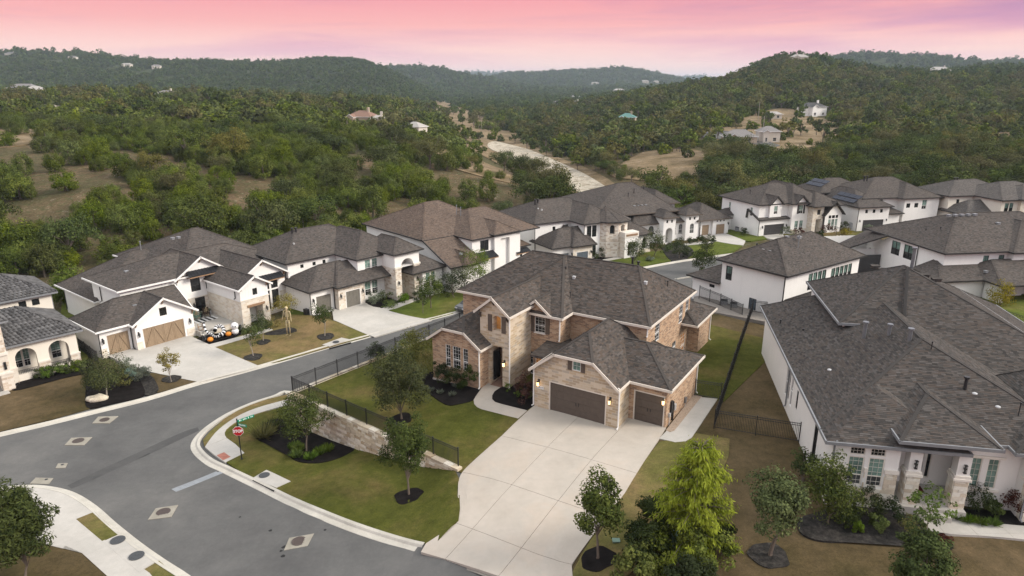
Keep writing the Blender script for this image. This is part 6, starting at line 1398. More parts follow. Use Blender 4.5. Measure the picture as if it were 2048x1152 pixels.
Lh.roof(5.8, 21.6, 8.0, 31.0, 4.33, 10.0, 'u', e0=3.9, e1=11.8, rm=.57); Lh.roof(3.15, 16.2, 14.7, 26.6, 6.9, 10.02, 'v', e0=7.2, e1=4.6)
Lh.roof(-.80, 9, 20, 26.3, 4.34, 6.0, 'u', e0=3.6, e1=0)
Lh.W(PSx, (3.6, 26.2), (3.6, 15.2), 6.75, (), 5.6); Lh.W(PSx, (3.6, 15.2), (8, 15.2), 6.75, (), 5.6)
Lh.roof(3.05, 8.45, -.55, 11, 4.92, 6.25, 'v', e0=4.2, e1=2); Lh.roof(9.6, 18.6, .25, 10, 4.36, 6.9, 'v', e0=4.3, e1=2); Lh.boxpart('porch_beam', PSx, 3.92, 7.33, .1, .7, 4.3, 4.75)
Lh.box(PSx, -.3, 20, 13, 25.8, 4.2, skip='FL')
for u, v, z, h, r, m in ((4.2, 12.0, 6.6, 1.3, .13, 'galvanised'), (5.6, 11.2, 7.3, .8, .12, 'galvanised'), (6.3, 9.3, 7.6, .9, .13, 'galvanised'), (8.4, 5.0, 6.3, .6, .1, 'black_metal'), (10.5, 22.5, 9.8, 1.6, .14, 'galvanised'), (7.3, 8.1, 7.8, .25, .03, 'black_metal'), (1.1, 17.0, 5.1, .22, .05, 'black_metal'), (-.1, 20.2, 4.75, .2, .05, 'black_metal'), (10.8, 3.2, 5.9, .3, .03, 'black_metal')): Lh.pipe(u, v, z, h, r, m)
for u, v, z in ((1.2, 8.6, 5.35), (8.7, 4.3, 6.2), (9.6, 3.2, 5.9)):
    b = MB(); b.ball((0, 0, 0), .16, 8, 6, fz=.5); b.build('roof_vent', ['meter_grey'], Lh.root, loc=(u, v, z))
Lh.vents(8.4, 25.0, 9.0, 2, .3, -1.2, 'brown_shingle', sz=.3); Lh.vents(11.2, 21.5, 9.3, 2, .5, -1.2, 'brown_shingle', sz=.3)
Lh.spout(-.3, .02, 0, 4.2, 'grey_gutter'); Lh.spout(-.42, 13.2, 0, 4.2, 'grey_gutter', (-.15, 0)); Lh.spout(10.55, .2, 0, 4.2, 'grey_gutter')
Lh.finish()

# --- T: tile roofed house, left edge
Th = House('tile_roof_house', 'cream house with a grey clay tile roof and an arcaded porch', frame_loc(162.8, 728.3, -4.5), -48, roofm='slate_tile', trim='grey_gutter', tabs='tile'); HOUSES.append(Th)
CR = 'cream_stucco'
Th.W(CR, (-6.6, 0), (0, 0), 3.95, [('hole', .85, .55, 1.9, 2.75, dict(arch=True, depth=.35)), ('hole', 3.85, .55, 1.9, 2.75, dict(arch=True, depth=.35))]); Th.W(CR, (0, 0), (0, 8), 3.95, [('hole', .6, .6, 1.5, 2.6, dict(arch=True, depth=.35))])
Th.W(CR, (-6.6, 2.4), (0.1, 2.4), 3.9, [('win', .95, .5, .95, 2.1, dict(GW)), ('win', 2.0, .5, .6, 2.1, dict(GW)), ('win', 4.6, .6, .95, 2.2, dict(GW))])
for u0, u1 in ((-6.5, -5.75), (-3.82, -2.76), (-.83, .06)): Th.boxpart('stone_pier', 'mottled_stone', u0, u1, -.07, -.003, -1.2, 1.35); Th.boxpart('stone_cap', 'cream_trim', u0 - .05, u1 + .05, -.12, -.002, 1.35, 1.5)
Th.boxpart('stone_pier', 'mottled_stone', .003, .07, -.07, .6, -1.2, 1.35)
def balustrade(u0, u1, v, z0, z1):
    b = MB(); b.box(u0, u1, v - .02, v + .02, z1 - .04, z1); b.box(u0, u1, v - .02, v + .02, z0, z0 + .04); r = b.build('railing', ['black_metal'], Th.root); k = int((u1 - u0) / .14)
    me = shared(('bal', z1 - z0), lambda: bal_mesh(z1 - z0))
    for i in range(1, k): put('baluster', me, r, (u0 + (u1 - u0) * i / k, v, z0))
def bal_mesh(h):
    b = MB(); b.box(-.012, .012, -.012, .012, .04, h - .04); return b.mesh('baluster', ['black_metal'])
balustrade(-5.75, -3.85, .1, .1, 1.0); balustrade(-2.75, -.85, .1, .1, 1.0)
Th.boxpart('porch_floor', 'concrete', -6.5, -.1, .36, 2.38, -1, .08)
Th.roof(-14, .55, -.45, 9.6, 4.0, 6.6, 'u', e0=4, e1=4.6)
Th.box(CR, -14, .7, 9.8, 18, 6.1, F=[('win', 11.4, 4.95, .75, .75, dict(SM)), ('win', 12.7, 4.95, .75, .75, dict(SM))]); Th.roof(-14.5, 1.2, 9.3, 18.5, 6.2, 8.3, 'u', e1=4.2)
Th.W('mottled_stone', (-10.2, -1.6), (-6.6, -1.6), 7.2, [('hole', 1.0, 4.2, 1.5, 2.2, dict(arch=True, depth=.9)), ('hole', .6, -.2, 2.1, 2.9, dict(arch=1.05, depth=1.2))]); Th.W('mottled_stone', (-6.6, -1.6), (-6.6, 4), 7.2, [('hole', .9, 4.2, 1.2, 2.1, dict(arch=True, depth=.5))]); Th.W(CR, (-10.3, .2), (-6.65, .2), 7.1)
Th.boxpart('tower_ledge', 'cream_trim', -10.3, -6.5, -1.75, -1.603, 3.6, 3.9); balustrade(-9.0, -7.2, -1.75, 4.0, 4.8)
Th.boxpart('stone_pier', 'mottled_stone', -7.5, -6.5, -1.72, -1.604, -1.2, 1.6); Th.boxpart('stone_cap', 'cream_trim', -7.6, -6.4, -1.8, -1.602, 1.6, 1.8)
Th.roof(-10.8, -6.1, -2.15, 5, 7.2, 8.7, 'v', e0=2.4, e1=2); Th.boxpart('porch_step', 'concrete', -9.8, -7.2, -2.6, -1.61, -1.2, -.05)
Th.boxpart('sconce', 'black_metal', -7.05, -6.85, -1.72, -1.61, 2.1, 2.9); Th.spout(.75, 9.9, .2, 6, 'grey_gutter', (.2, 0))
Th.finish()
# ---------------------------------------------------------------- limestone retaining wall of separate blocks
W0 = Vector(P(580, 788, -1.0)[:2]); W1 = Vector(P(908, 936, -1.0)[:2])
wl_ = W1 - W0; WLEN = wl_.length; wd_ = wl_.normalized(); wang = math.atan2(wd_.y, wd_.x)
rw = empty('retaining_wall', (W0.x, W0.y, 0), wang, 'pale limestone block retaining wall stepping down under the black fence', 'wall')
core = MB(); core.box(0, WLEN - .1, .06, .45, -4.6, -1.30); core.build('wall_core', ['joint'], rw)
gzs = lambda s_: float(ground_z(*(W0 + wd_ * s_)))
r_ = random.Random(5); z = -1.28; row = 0; nb = 0
while z > -4.3:
    h = .25; x = -(row % 2) * .3
    while x < WLEN:
        L = r_.uniform(.42, .80); a, b_ = max(0, x), min(WLEN, x + L)
        if b_ - a > .15 and z > gzs((a + b_) / 2) - .12:
            wq = round(b_ - a, 1); me = shared(('rw', wq, nb % 4), lambda: stone_mesh(nb, wq - .035, h - .03, .16, 'wall_stone_block'))
            o = put('block', me, rw, (a + .01, .09 - r_.uniform(0, .07), z)); o.scale = ((b_ - a) / wq, 1, 1); nb += 1
        x += L
    z -= h; row += 1
x = 0
while x < WLEN:
    L = r_.uniform(.55, .8); me = shared(('cap', nb % 4), lambda: stone_mesh(nb, .66, .2, .5, 'wall_stone_block'))
    o = put('cap_block', me, rw, (x, .40, -1.06 + (0.0 if x < WLEN - 2.5 else -.06))); o.scale = (L / .68, 1, 1); nb += 1; x += L
rs_ = empty('retaining_wall', (W0.x, W0.y, 0), math.atan2(sdir.y, sdir.x), 'low pale limestone wall along the street under the long black fence', 'wall')
core = MB(); core.box(0, 33, .05, .5, -5, -1.2); core.build('wall_core', ['limestone'], rs_)
x = 0
while x < 30:
    L = r_.uniform(.5, .8); me = shared(('cap2', nb % 4), lambda: stone_mesh(nb, .66, .2, .42, 'wall_stone_block')); o = put('cap_block', me, rs_, (x, .42, -1.17)); o.scale = (L / .68, 1, 1); nb += 1; x += L

# ---------------------------------------------------------------- black picket fences: panels between posts
def fence(name, pts, zf, label, bay=2.44, ht=1.55, sp=.115, posts=True, zoff=0.0, cat='fence', m='black_metal'):
    p0 = Vector(pts[0]); root = empty(name, (p0.x, p0.y, 0), 0, label, cat)
    first = True
    for A_, B_ in zip(pts, pts[1:]):
        A_, B_ = Vector(A_), Vector(B_); L = (B_ - A_).length; d = (B_ - A_).normalized(); n = max(1, round(L / bay)); bw = L / n; ang = math.atan2(d.y, d.x)
        for i in range(n + 1):
            q = A_ + d * bw * i; z = float(zf(q.x, q.y)) + zoff
            if first or i > 0:
                me = shared(('post', ht), lambda: post_mesh(ht)); put('post', me, root, (q.x - p0.x, q.y - p0.y, z), (0, 0, ang))
            if i < n:
                q2 = A_ + d * bw * (i + 1); z2 = float(zf(q2.x, q2.y)) + zoff
                for zz in (.12, ht - .22, ht - .06):
                    pm = MB(); pm.bar((.03, 0, zz), (bw - .03, 0, zz + z2 - z), .035, .035); pm.build('rail', [m], root, loc=(q.x - p0.x, q.y - p0.y, z), rot=(0, 0, ang))
                k = int(bw / sp); me = shared(('picket', ht), lambda: picket_mesh(ht))
                for j in range(1, k): put('picket', me, root, (q.x - p0.x + d.x * bw * j / k, q.y - p0.y + d.y * bw * j / k, z + (z2 - z) * j / k), (0, 0, ang))
        first = False
    return root
def post_mesh(ht):
    b = MB(); b.box(-.032, .032, -.032, .032, -.4, ht + .05); b.box(-.04, .04, -.04, .04, ht + .05, ht + .075); return b.mesh('post', ['black_metal'])
def picket_mesh(ht):
    b = MB(); b.box(-.012, .012, -.012, .012, .05, ht); return b.mesh('picket', ['black_metal'])
flat = lambda z: (lambda x, y: z)
F0 = W0 + Vector((-wd_.y, wd_.x)) * .30; F1 = W1 + Vector((-wd_.y, wd_.x)) * .30 + wd_ * .15
fence('picket_fence', [tuple(F0), tuple(F1)], lambda x, y: -1.10, 'black picket fence along the top of the stepped limestone block wall', ht=1.62)
SF0 = F0 + sdir * .05; SF1 = F0 + sdir * 26.8
fence('picket_fence', [tuple(SF0), tuple(SF1)], lambda x, y: -1.10, 'long black picket fence between the green yard and the street behind it', ht=1.62)
R0 = P(1428, 856, 0.0); R1 = P(1505, 622, -.45)
fence('picket_fence', [R0[:2], R1[:2]], upper_z, 'long black picket fence between the brick house side yard and the huge roofed white house', sp=.125)
R2 = P(1597, 885, 0.05)
fence('picket_fence', [R0[:2], R2[:2]], upper_z, 'short black picket fence closing the dry side yard beside the white wall', bay=2.4)
ga = from_m((10.5, 8.9)); gb = R0[:2] if False else P(1441, 800, -.05)[:2]
fence('picket_gate', [ga, gb], upper_z, 'black picket gate at the end of the concrete side path', bay=1.9, ht=1.5, cat='gate')
kf = [P(1398, 596, -.7)[:2], P(1440, 612, -.6)[:2], P(1484, 632, -.5)[:2]]
fence('picket_fence', kf, lambda x, y: -.6, 'black picket fence in front of the air conditioners by the side door', ht=1.5, sp=.14)
fence('picket_fence', [P(1500, 624, -.5)[:2], P(1545, 628, -.4)[:2]], lambda x, y: -.5, 'short black picket fence behind the long fence at the rear corner', ht=1.5, sp=.14)
fence('picket_fence', [G(160, 700)[:2], G(197, 728)[:2]], ground_z, 'short black picket fence between the tile roofed house and the wooden garage doors', ht=1.5, sp=.14)
fence('picket_fence', [G(1672, 470)[:2], G(1695, 470)[:2]], lambda x, y: -3.4, 'black picket fence between the gabled house and the solar panel house', ht=1.6, sp=.16)
fence('picket_fence', [G(1960, 628)[:2], G(2060, 655)[:2]], lambda x, y: -.9, 'black picket fence at the far edge of the patio lawn', ht=1.4, sp=.16)

# ---------------------------------------------------------------- manholes, drains, road paint
cz = cr(0, 780, 2.9257)
def lid(parent, c, r, m='iron'):
    b = MB(); n = 20; g = lambda rr, z: [(rr * math.cos(2 * PI * k / n), rr * math.sin(2 * PI * k / n), z) for k in range(n)]
    o1, o2, o3 = g(r, .0), g(r, .018), g(r * .9, .012)
    b.poly(o3)
    for k in range(n): j = (k + 1) % n; b.poly([o1[k], o1[j], o2[j], o2[k]]); b.poly([o2[k], o2[j], o3[j], o3[k]])
    for k in (-2, -1, 0, 1, 2): hw = math.sqrt(max(.01, (r * .8) ** 2 - (k * r * .3) ** 2)); b.box(-hw, hw, k * r * .3 - .02, k * r * .3 + .02, .0125, .02)
    return b.build('lid', [m], parent, loc=c)
def manhole(quad, c, r, label, m='iron', top=.045):
    q = [G(*p)[:2] for p in cz(quad)]; cc = G(*cz([c])[0]); root = empty('manhole', (cc[0], cc[1], cc[2]), 0, label, 'manhole')
    co = drape('collar', q, ground_z, top, 'collar_concrete', None, .2, .5); co.parent = root; co.location = (-cc[0], -cc[1], -cc[2])
    lid(root, (0, 0, top + .012), r, m)
manhole([(540, 197), (575, 158), (693, 155), (640, 197)], (612, 177), .42, 'manhole in a pale diamond nearest the mulch bed across the street')
manhole([(378, 325), (418, 282), (540, 278), (492, 325)], (458, 300), .46, 'manhole in a pale diamond in the middle of the left street')
manhole([(325, 460), (340, 432), (397, 430), (382, 458)], (366, 440), .1, 'tiny valve cover in a small pale diamond in the left street', 'iron_grey')
manhole([(175, 550), (210, 515), (312, 518), (285, 553)], (272, 527), .1, 'tiny valve cover in a pale patch by the near left kerb', 'iron_grey')
manhole([(865, 762), (912, 695), (1043, 675), (1003, 745)], (957, 717), .46, 'reddish manhole in a pale diamond just before the faded stop line')
manhole([(1662, 940), (1693, 868), (1838, 842), (1800, 915)], (1750, 888), .46, 'reddish manhole in a pale diamond below the corner lawn with oil spots beside it')
tag(drape('stop_line', gl(cz([(1003, 580), (1285, 468), (1318, 480), (1030, 596)])), ground_z, .006, 'faded_paint', None, .004, 2.0), 'faded pale stop line painted across the street', 'road marking')
seam = [G(*p)[:2] for p in [(139,974),(164,964),(219,936),(273,912),(328,885),(376,864),(397,858)]]
sm_ = [Vector(p) for p in smooth_line(seam, 4)]; sl_, sr_ = [], []
for i, p in enumerate(sm_):
    d = (sm_[min(i + 1, len(sm_) - 1)] - sm_[max(i - 1, 0)]).normalized(); n_ = Vector((-d.y, d.x)) * .38; sl_.append(tuple(p + n_)); sr_.append(tuple(p - n_))
tag(drape('asphalt_seam', sl_ + sr_[::-1], ground_z, .006, 'asphalt_seam', None, .004, 2.0), 'dark curved seam in the asphalt across the street mouth', 'road seam')
for i, (px, py, r) in enumerate([(567,1094,.16),(562,1102,.10),(572,1085,.12),(566,1112,.14),(541,1061,.12),(480,1034,.08),(650,1060,.10)]):
    g = G(px, py); tag(drape('oil_spot', [(g[0] + r * (1 + .3 * math.sin(a * 3 + i)) * math.cos(a), g[1] + r * math.sin(a)) for a in np.linspace(0, 6.28, 9)[:-1]], ground_z, .008, 'rubber', None, .004, None), 'small dark oil spot on the asphalt near the reddish manhole', 'oil spot', 'oil spots on the street')
def inlet(quad, c, r, slot, label, top=.17):
    cc = G(*c); root = empty('storm_drain', cc, 0, label, 'storm drain')
    co = drape('pad', gl(quad), ground_z, top, 'concrete', None, .4, 1.0); co.parent = root; co.location = (-cc[0], -cc[1], -cc[2])
    lid(root, (0, 0, top + .035), r, 'iron_grey')
    a, b_ = Vector(G(*slot[0])), Vector(G(*slot[1])); mm = MB(); mm.bar(a - Vector(cc) + Vector((0, 0, .08)), b_ - Vector(cc) + Vector((0, 0, .08)), .10, .15); mm.build('slot', ['rubber'], root)
inlet(cz([(1478, 528), (1560, 478), (1702, 545), (1618, 583)]), cz([(1548, 512)])[0], .4, cz([(1482, 537), (1606, 600)]), 'storm drain pad with an iron lid on the corner lawn kerb')
inlet(c3([(527, 998), (650, 953), (708, 965), (572, 1008)]), c3([(615, 982)])[0], .4, c3([(572, 1020), (710, 982)]), 'storm drain pad with an iron lid on the kerb across the street')
for p, lb in (((692, 893), 'round iron cover on the pale pad, nearer the grass strip'), ((802, 985), 'round iron cover on the pale pad, nearer the bottom edge')):
    g = G(*cz([p])[0]); root = empty('utility_cover', (g[0], g[1], g[2] + .20), 0, lb, 'cover'); lid(root, (0, 0, 0), .45, 'iron_grey')

# ---------------------------------------------------------------- stop sign with street names
sg = G(484, 921); sroot = empty('stop_sign', (sg[0], sg[1], sg[2] + .1), R(8), 'red octagonal stop sign with green street name blades on a black post', 'sign')
b = MB(); b.tube([(0, 0, -.4), (0, 0, 3.55)], .045, 8); b.ball((0, 0, 3.57), .06, 8, 5); b.tube([(0, 0, 0), (0, 0, .1)], .09, 8); b.build('post', ['black_metal'], sroot)
def octo(r, y, m, nm, par):
    b = MB(); pts = [(r * math.cos(PI / 8 + k * PI / 4), r * math.sin(PI / 8 + k * PI / 4)) for k in range(8)]
    b.poly([(x, y, z) for x, z in pts]); b.poly([(x, y + .012, z) for x, z in pts][::-1])
    for (x, z), (x2, z2) in zip(pts, pts[1:] + pts[:1]): b.poly([(x, y, z), (x, y + .012, z), (x2, y + .012, z2), (x2, y, z2)])
    return b.build(nm, [m], par)
face = octo(.43, -.062, 'sign_white', 'sign_border', sroot); face.location = (0, 0, 2.55)
octo(.40, -.078, 'sign_red', 'sign_face', face)
def text(s, size, parent, loc, rot, m, sx=1.0, name='lettering'):
    cu = bpy.data.curves.new('t', 'FONT'); cu.body = s; cu.size = size; cu.extrude = .003; cu.offset = .012 * size / .3; cu.align_x = 'CENTER'; cu.align_y = 'CENTER'
    tmp = bpy.data.objects.new('t', cu); me = bpy.data.meshes.new_from_object(tmp); bpy.data.objects.remove(tmp); me.materials.clear(); me.materials.append(MATS[m])
    o = put(name, me, parent, loc, rot); o.scale = (sx, 1, 1); return o
text('STOP', .33, face, (0, -.083, 0), (R(90), 0, 0), 'sign_white', .9)
for ang, z, L in ((R(38), 3.36, 1.35), (R(-28), 3.12, .85)):
    b = MB(); b.box(.05, .05 + L, -.008, .008, -.11, .11); bl = b.build('name_blade', ['sign_green'], sroot, loc=(0, 0, z), rot=(0, 0, ang))
    # unreadable in the photo: pale strokes of about the right length stand for the name
    k = int(L / .1); rr = random.Random(int(L * 100)); b = MB()
    for q in range(1, k - 1):
        if rr.random() < .8:
            x = .05 + L * (q + .5) / k; b.box(x - .03, x + .03, -.014, -.0085, -.055, .05 + .03 * (rr.random() > .6))
    b.build('lettering', ['sign_white'], bl)

# ---------------------------------------------------------------- halloween figures and other small things by the white farmhouse
cp = cr(380, 600, 7.877)
def at(px, py, zo=.15): g = G(px, py); return (g[0], g[1], g[2] + zo)
for (p, r, lb) in (((326, 672), .36, 'big orange pumpkin nearest the driveway in the mulch bed'), ((612, 585), .36, 'big orange pumpkin between the striped snake and the white ghost')):
    c = at(*cp([p])[0]); root = empty('pumpkin', c, 0, lb, 'pumpkin', None)
    b = MB(); b.ball((0, 0, r * .75), r, 20, 8, fz=.8, rib=.08); b.build('body', ['orange'], root, True); b = MB(); b.tube([(0, 0, r * 1.4), (.05, 0, r * 1.75)], [.06, .04], 6); b.build('stem', ['bark'], root)
sp = [(235, 520, 1.2), (250, 560, .75), (290, 580, .35), (345, 590, .28), (385, 620, .25), (420, 630, .25), (460, 625, .3), (490, 600, .35)]
loop = [(400, 560, .5), (430, 535, .75), (480, 528, .85), (525, 540, .8), (545, 575, .6), (520, 600, .4), (470, 610, .3)]
root = empty('striped_snake', at(*cp([(430, 600)])[0]), 0, 'inflatable snake striped black and white coiled in the mulch bed', 'decoration')
base_ = root.location.copy()
for line, rad in ((sp, .15), (loop, .24)):
    L = smooth_line([tuple(Vector(at(*cp([(x, y)])[0], 0)[:2]) - base_.xy) + (z,) for x, y, z in line], 3)
    for i, (a, b_) in enumerate(zip(L, L[1:])):
        m_ = MB(); m_.tube([a, b_], rad, 10); m_.build('stripe', ['vinyl_white' if i % 2 else 'vinyl_black'], root)
c = at(*cp([(722, 560)])[0]); root = empty('ghost_figure', c, 0, 'white round ghost figure with black eyes beside the porch wall', 'decoration')
b = MB(); b.ball((0, 0, .42), .42, 14, 9); b.build('body', ['vinyl_white'], root, True); b = MB(); b.ball((0, -.02, 1.12), .46, 14, 9); hd = b.build('head', ['vinyl_white'], root, True)
for x in (-.02, .26): b = MB(); b.ball((x, -.42, 1.16), .085, 8, 6); b.build('eye', ['vinyl_black'], hd)
for (p, s_, lb) in (((240, 680), .5, 'small black lump figure beside the nearest pumpkin'), ((800, 520), .55, 'black cat figure next to the white ghost')):
    c = at(*cp([p])[0]); root = empty('cat_figure', c, 0, lb, 'decoration'); b = MB(); b.ball((0, 0, s_ * .6), s_ * .55, 10, 7, fz=1.1); b.ball((0, -.1, s_ * 1.35), s_ * .38, 10, 7); b.build('body', ['vinyl_black'], root, True)
    for x in (-.2, .2): b = MB(); b.tube([(x * s_ * 1.3, -.1, s_ * 1.6), (x * s_ * 1.6, -.1, s_ * 1.95)], [.12 * s_, .02], 5); b.build('ear', ['vinyl_black'], root)
def skeleton(loc, rz, h, label, seated=False, m='bone'):
    root = empty('skeleton', loc, rz, label, 'skeleton'); k = h / 3.6
    def bone(nm, pts, rad): b = MB(); b.tube(pts, rad, 6); return b.build(nm, [m], root, True)
    hz = 1.75 * k if not seated else .62 * k; T = Vector((0, 0, hz))
    v = lambda x, y, z: tuple(T + Vector((x, y, z)) * k)
    b = MB(); b.ball(v(0, -.02, 1.68), .19 * k, 10, 8, fz=1.2); b.box(*[q for a, c_ in zip(v(-.1, -.17, 1.42), v(.1, .04, 1.54)) for q in (a, c_)]); sk = b.build('skull', [m], root, True)
    for x in (-.07, .07): e_ = MB(); e_.ball(v(x, -.19, 1.68), .045 * k, 6, 5); e_.build('eye_socket', ['vinyl_black'], sk)
    bone('spine', [v(0, 0, 0), v(0, .04, .5), v(0, 0, 1.45)], .05 * k)
    b = MB(); b.tube([v(-.26, 0, .08), v(-.14, .06, .0), v(.14, .06, .0), v(.26, 0, .08)], [.07 * k, .1 * k, .1 * k, .07 * k], 6); b.build('pelvis', [m], root, True)
    for i in range(6):
        z = .68 + i * .11; w_ = (.22, .26, .28, .28, .25, .2)[i]
        bone('rib', [v(w_ * math.cos(t), -.04 + .17 * math.sin(t), z - .05 * abs(math.cos(t))) for t in np.linspace(PI / 2, PI * 2.5, 13)], .022 * k)
    bone('collar_bone', [v(-.42, 0, 1.32), v(0, -.06, 1.36), v(.42, 0, 1.32)], .04 * k)
    for s_ in (-1, 1):
        if not seated:
            bone('arm', [v(s_ * .42, 0, 1.32), v(s_ * .52, -.02, .78), v(s_ * .62, -.12, .30), v(s_ * .64, -.14, .08)], [.05 * k, .045 * k, .04 * k, .05 * k])
            bone('leg', [v(s_ * .2, 0, .0), v(s_ * .22, -.03, -.82), v(s_ * .22, 0, -.9), v(s_ * .23, .02, -1.68)], [.07 * k, .055 * k, .075 * k, .045 * k]); bone('foot', [v(s_ * .23, .08, -1.72), v(s_ * .25, -.25, -1.73)], .055 * k)
        else:
            bone('arm', [v(s_ * .42, 0, 1.3), v(s_ * .5, 0, .8), v(s_ * .4, -.4, .55)], .05 * k); bone('leg', [v(s_ * .2, 0, 0), v(s_ * .24, -.7, .05), v(s_ * .24, -.75, -.45)], .06 * k)
    return root
skeleton(at(578, 672, .12), R(-18), 3.65, 'giant bone coloured skeleton standing on the front lawn')
def chair(loc, rz, label, m='dark_wood'):
    root = empty('porch_chair', loc, rz, label, 'chair', None); b = MB(); b.box(-.38, .38, -.35, .35, .34, .44); b.build('seat', [m], root); b = MB(); b.box(-.38, .38, .28, .38, .441, 1.05); b.build('backrest', [m], root)
    for x in (-.34, .34):
        b = MB(); b.box(x - .04, x + .04, -.35, .27, .60, .66); b.build('armrest', [m], root)
        for y in (-.32, .33): b = MB(); b.box(x - .03, x + .03, y - .03, y + .03, 0, .339); b.build('leg', [m], root)
pa = lambda u, v: (lambda q: (q[0], q[1], A.loc[2] + .452))(A.world(u, v))
ry = -A.yaw
chair(pa(12.7, 2.6), ry + R(15), 'dark porch chair with a slumped skeleton beside the pale front door', 'utility_green'); chair(pa(14.2, 2.9), ry - R(10), 'tall dark porch chair with a skeleton next to the stone corner', 'dark_wood')
skeleton(pa(12.7, 2.6), ry + R(15), 1.75, 'small skeleton slumped in the porch chair by the pale door', True); skeleton(pa(14.2, 2.9), ry - R(10), 1.75, 'small skeleton sitting upright in the tall dark porch chair', True)
b = MB(); 
for i in range(9): b.box(-1.4 + i * .31, -1.4 + (i + 1) * .31 - .002, -.75, .75, 0, .012, i % 2)
tag(b.build('porch_rug', ['vinyl_white', 'vinyl_black'], None, loc=pa(13.3, 1.6), rot=(0, 0, ry)), 'black and white striped rug on the stone porch', 'rug')
for q, r, lb in (((13.45, 2.9), .22, 'black planter pot between the two porch chairs'), ((14.8, 3.2), .25, 'grey planter pot in the stone porch corner')):
    b = MB(); b.tube([(0, 0, 0), (0, 0, .5)], [r * .7, r], 10); root = empty('planter', pa(*q), 0, lb, 'planter'); b.build('pot', ['vinyl_black' if r < .23 else 'meter_grey'], root); b = MB(); b.ball((0, 0, .62), r * .9, 8, 6, fz=.8); b.build('plant', ['grey_leaf'], root)
b = MB(); b.box(-.3, .3, -.05, .05, .4, .46); b.box(-.3, .3, -.3, -.2, .0, .06)
for x in (-.27, .27): b.bar((x, -.3, 0), (x, 0, .85), .04, .04); b.bar((x, .02, .0), (x, 0, .85), .04, .04)
tag(b.build('step_stool', ['bracket_wood'], None, loc=pa(10.9, -1.6), rot=(0, 0, ry)), 'small wooden step stool at the porch edge by the garage', 'stool')

# ---------------------------------------------------------------- parked car, utility boxes, air conditioners, boulder
def car(loc, rz, label):
    root = empty('parked_car', loc, rz, label, 'car')
    prof = [(-2.25, .35), (-2.3, .7), (-2.15, .95), (-1.35, 1.05), (-.75, 1.45), (.75, 1.48), (1.45, 1.1), (2.2, 1.0), (2.3, .6), (2.25, .35)]
    b = MB(); sec = []
    for y, sx in ((-.92, .96), (-.86, 1.0), (.86, 1.0), (.92, .96)):
        sec.append([(x * sx, y * (.82 if z > 1.2 else 1), z if abs(y) < .9 else .35 + (z - .35) * .97) for x, z in prof])
    n = len(prof)
    for a, c_ in zip(sec, sec[1:]):
        for k in range(n): j = (k + 1) % n; b.poly([a[k], a[j], c_[j], c_[k]])
    b.poly(sec[0][::-1]); b.poly(sec[-1]); b.build('body', ['car_paint'], root)
    for x0, z0, x1, z1, nm in ((-1.30, 1.09, -.80, 1.43, 'windshield'), (1.38, 1.14, .82, 1.45, 'rear_window')):
        s_ = -1 if x0 < 0 else 1; b = MB(); b.poly([(x0 + s_ * .03, -.74, z0), (x0 + s_ * .03, .74, z0), (x1 + s_ * .03, .62, z1), (x1 + s_ * .03, -.62, z1)][::s_]); b.build(nm, ['dark_glass'], root)
    for y in (-1, 1):
        b = MB(); b.poly([(-1.1, y * .935, 1.05), (1.2, y * .935, 1.08), (.7, y * .78, 1.42), (-.7, y * .78, 1.40)][::y]); b.build('side_window', ['dark_glass'], root)
        b = MB(); b.box(-2.31, -2.22, y * .62 - .2, y * .62 + .2, .68, .82); b.build('headlight', ['meter_grey'], root)
        for x in (-1.4, 1.4):
            b = MB(); b.tube([(x, y * .72, .34), (x, y * .95, .34)], .34, 14); w_ = b.build('wheel', ['rubber'], root); b = MB(); b.tube([(x, y * .94, .34), (x, y * .96, .34)], .2, 10); b.build('rim', ['galvanised'], w_)
cg_ = G(912, 626); car((cg_[0] + 1.9, cg_[1] + 1.4, cg_[2]), math.atan2(sdir.y, sdir.x), 'dark grey car parked at the kerb just behind the brick house')
def boxthing(name, m, loc, rz, dims, label, cat, lidm=None):
    root = empty(name, loc, rz, label, cat); b = MB(); b.box(-dims[0] / 2, dims[0] / 2, -dims[1] / 2, dims[1] / 2, -.2, dims[2] * .82); b.build('cabinet', [m], root)
    b = MB(); b.poly([(-dims[0] / 2, -dims[1] / 2, dims[2] * .82), (dims[0] / 2, -dims[1] / 2, dims[2] * .82), (dims[0] / 2 * .95, dims[1] / 2 * .95, dims[2]), (-dims[0] / 2 * .95, dims[1] / 2 * .95, dims[2])])
    b.box(-dims[0] / 2 - .03, dims[0] / 2 + .03, -dims[1] / 2 - .03, dims[1] / 2 + .03, dims[2] * .78, dims[2] * .83); b.build('lid', [lidm or m], root); return root
ug = G(1358, 1090, upper_z); boxthing('utility_box', 'utility_green', (ug[0], ug[1], ug[2]), R(-20), (1.0, .9, 1.0), 'green utility box half buried in the dark bushes under the yellow green tree', 'utility box')
ug = G(1232, 1083, upper_z); boxthing('utility_pedestal', 'utility_green', (ug[0], ug[1], ug[2]), 0, (.4, .3, .14), 'flat green utility lid in the grass beside the wide driveway', 'utility box')
ug = G(262, 752); boxthing('utility_box', 'utility_green', (ug[0], ug[1], ug[2] + .1), 0, (.9, .8, .75), 'dark green utility box between the silvery shrubs', 'utility box')
def ac(loc, rz, label):
    root = empty('air_conditioner', loc, rz, label, 'air conditioner', None); b = MB(); b.box(-.42, .42, -.42, .42, 0, .85); b.build('casing', ['ac_grey'], root)
    b = MB(); b.tube([(0, 0, .851), (0, 0, .89)], .36, 14); b.build('fan_grille', ['rubber'], root)
    for s_ in (-1, 1):
        b = MB()
        for i in range(6): b.box(-.4, .4, s_ * .43 - .01, s_ * .43 + .01, .1 + i * .12, .15 + i * .12)
        b.build('louvre', ['meter_grey'], root)
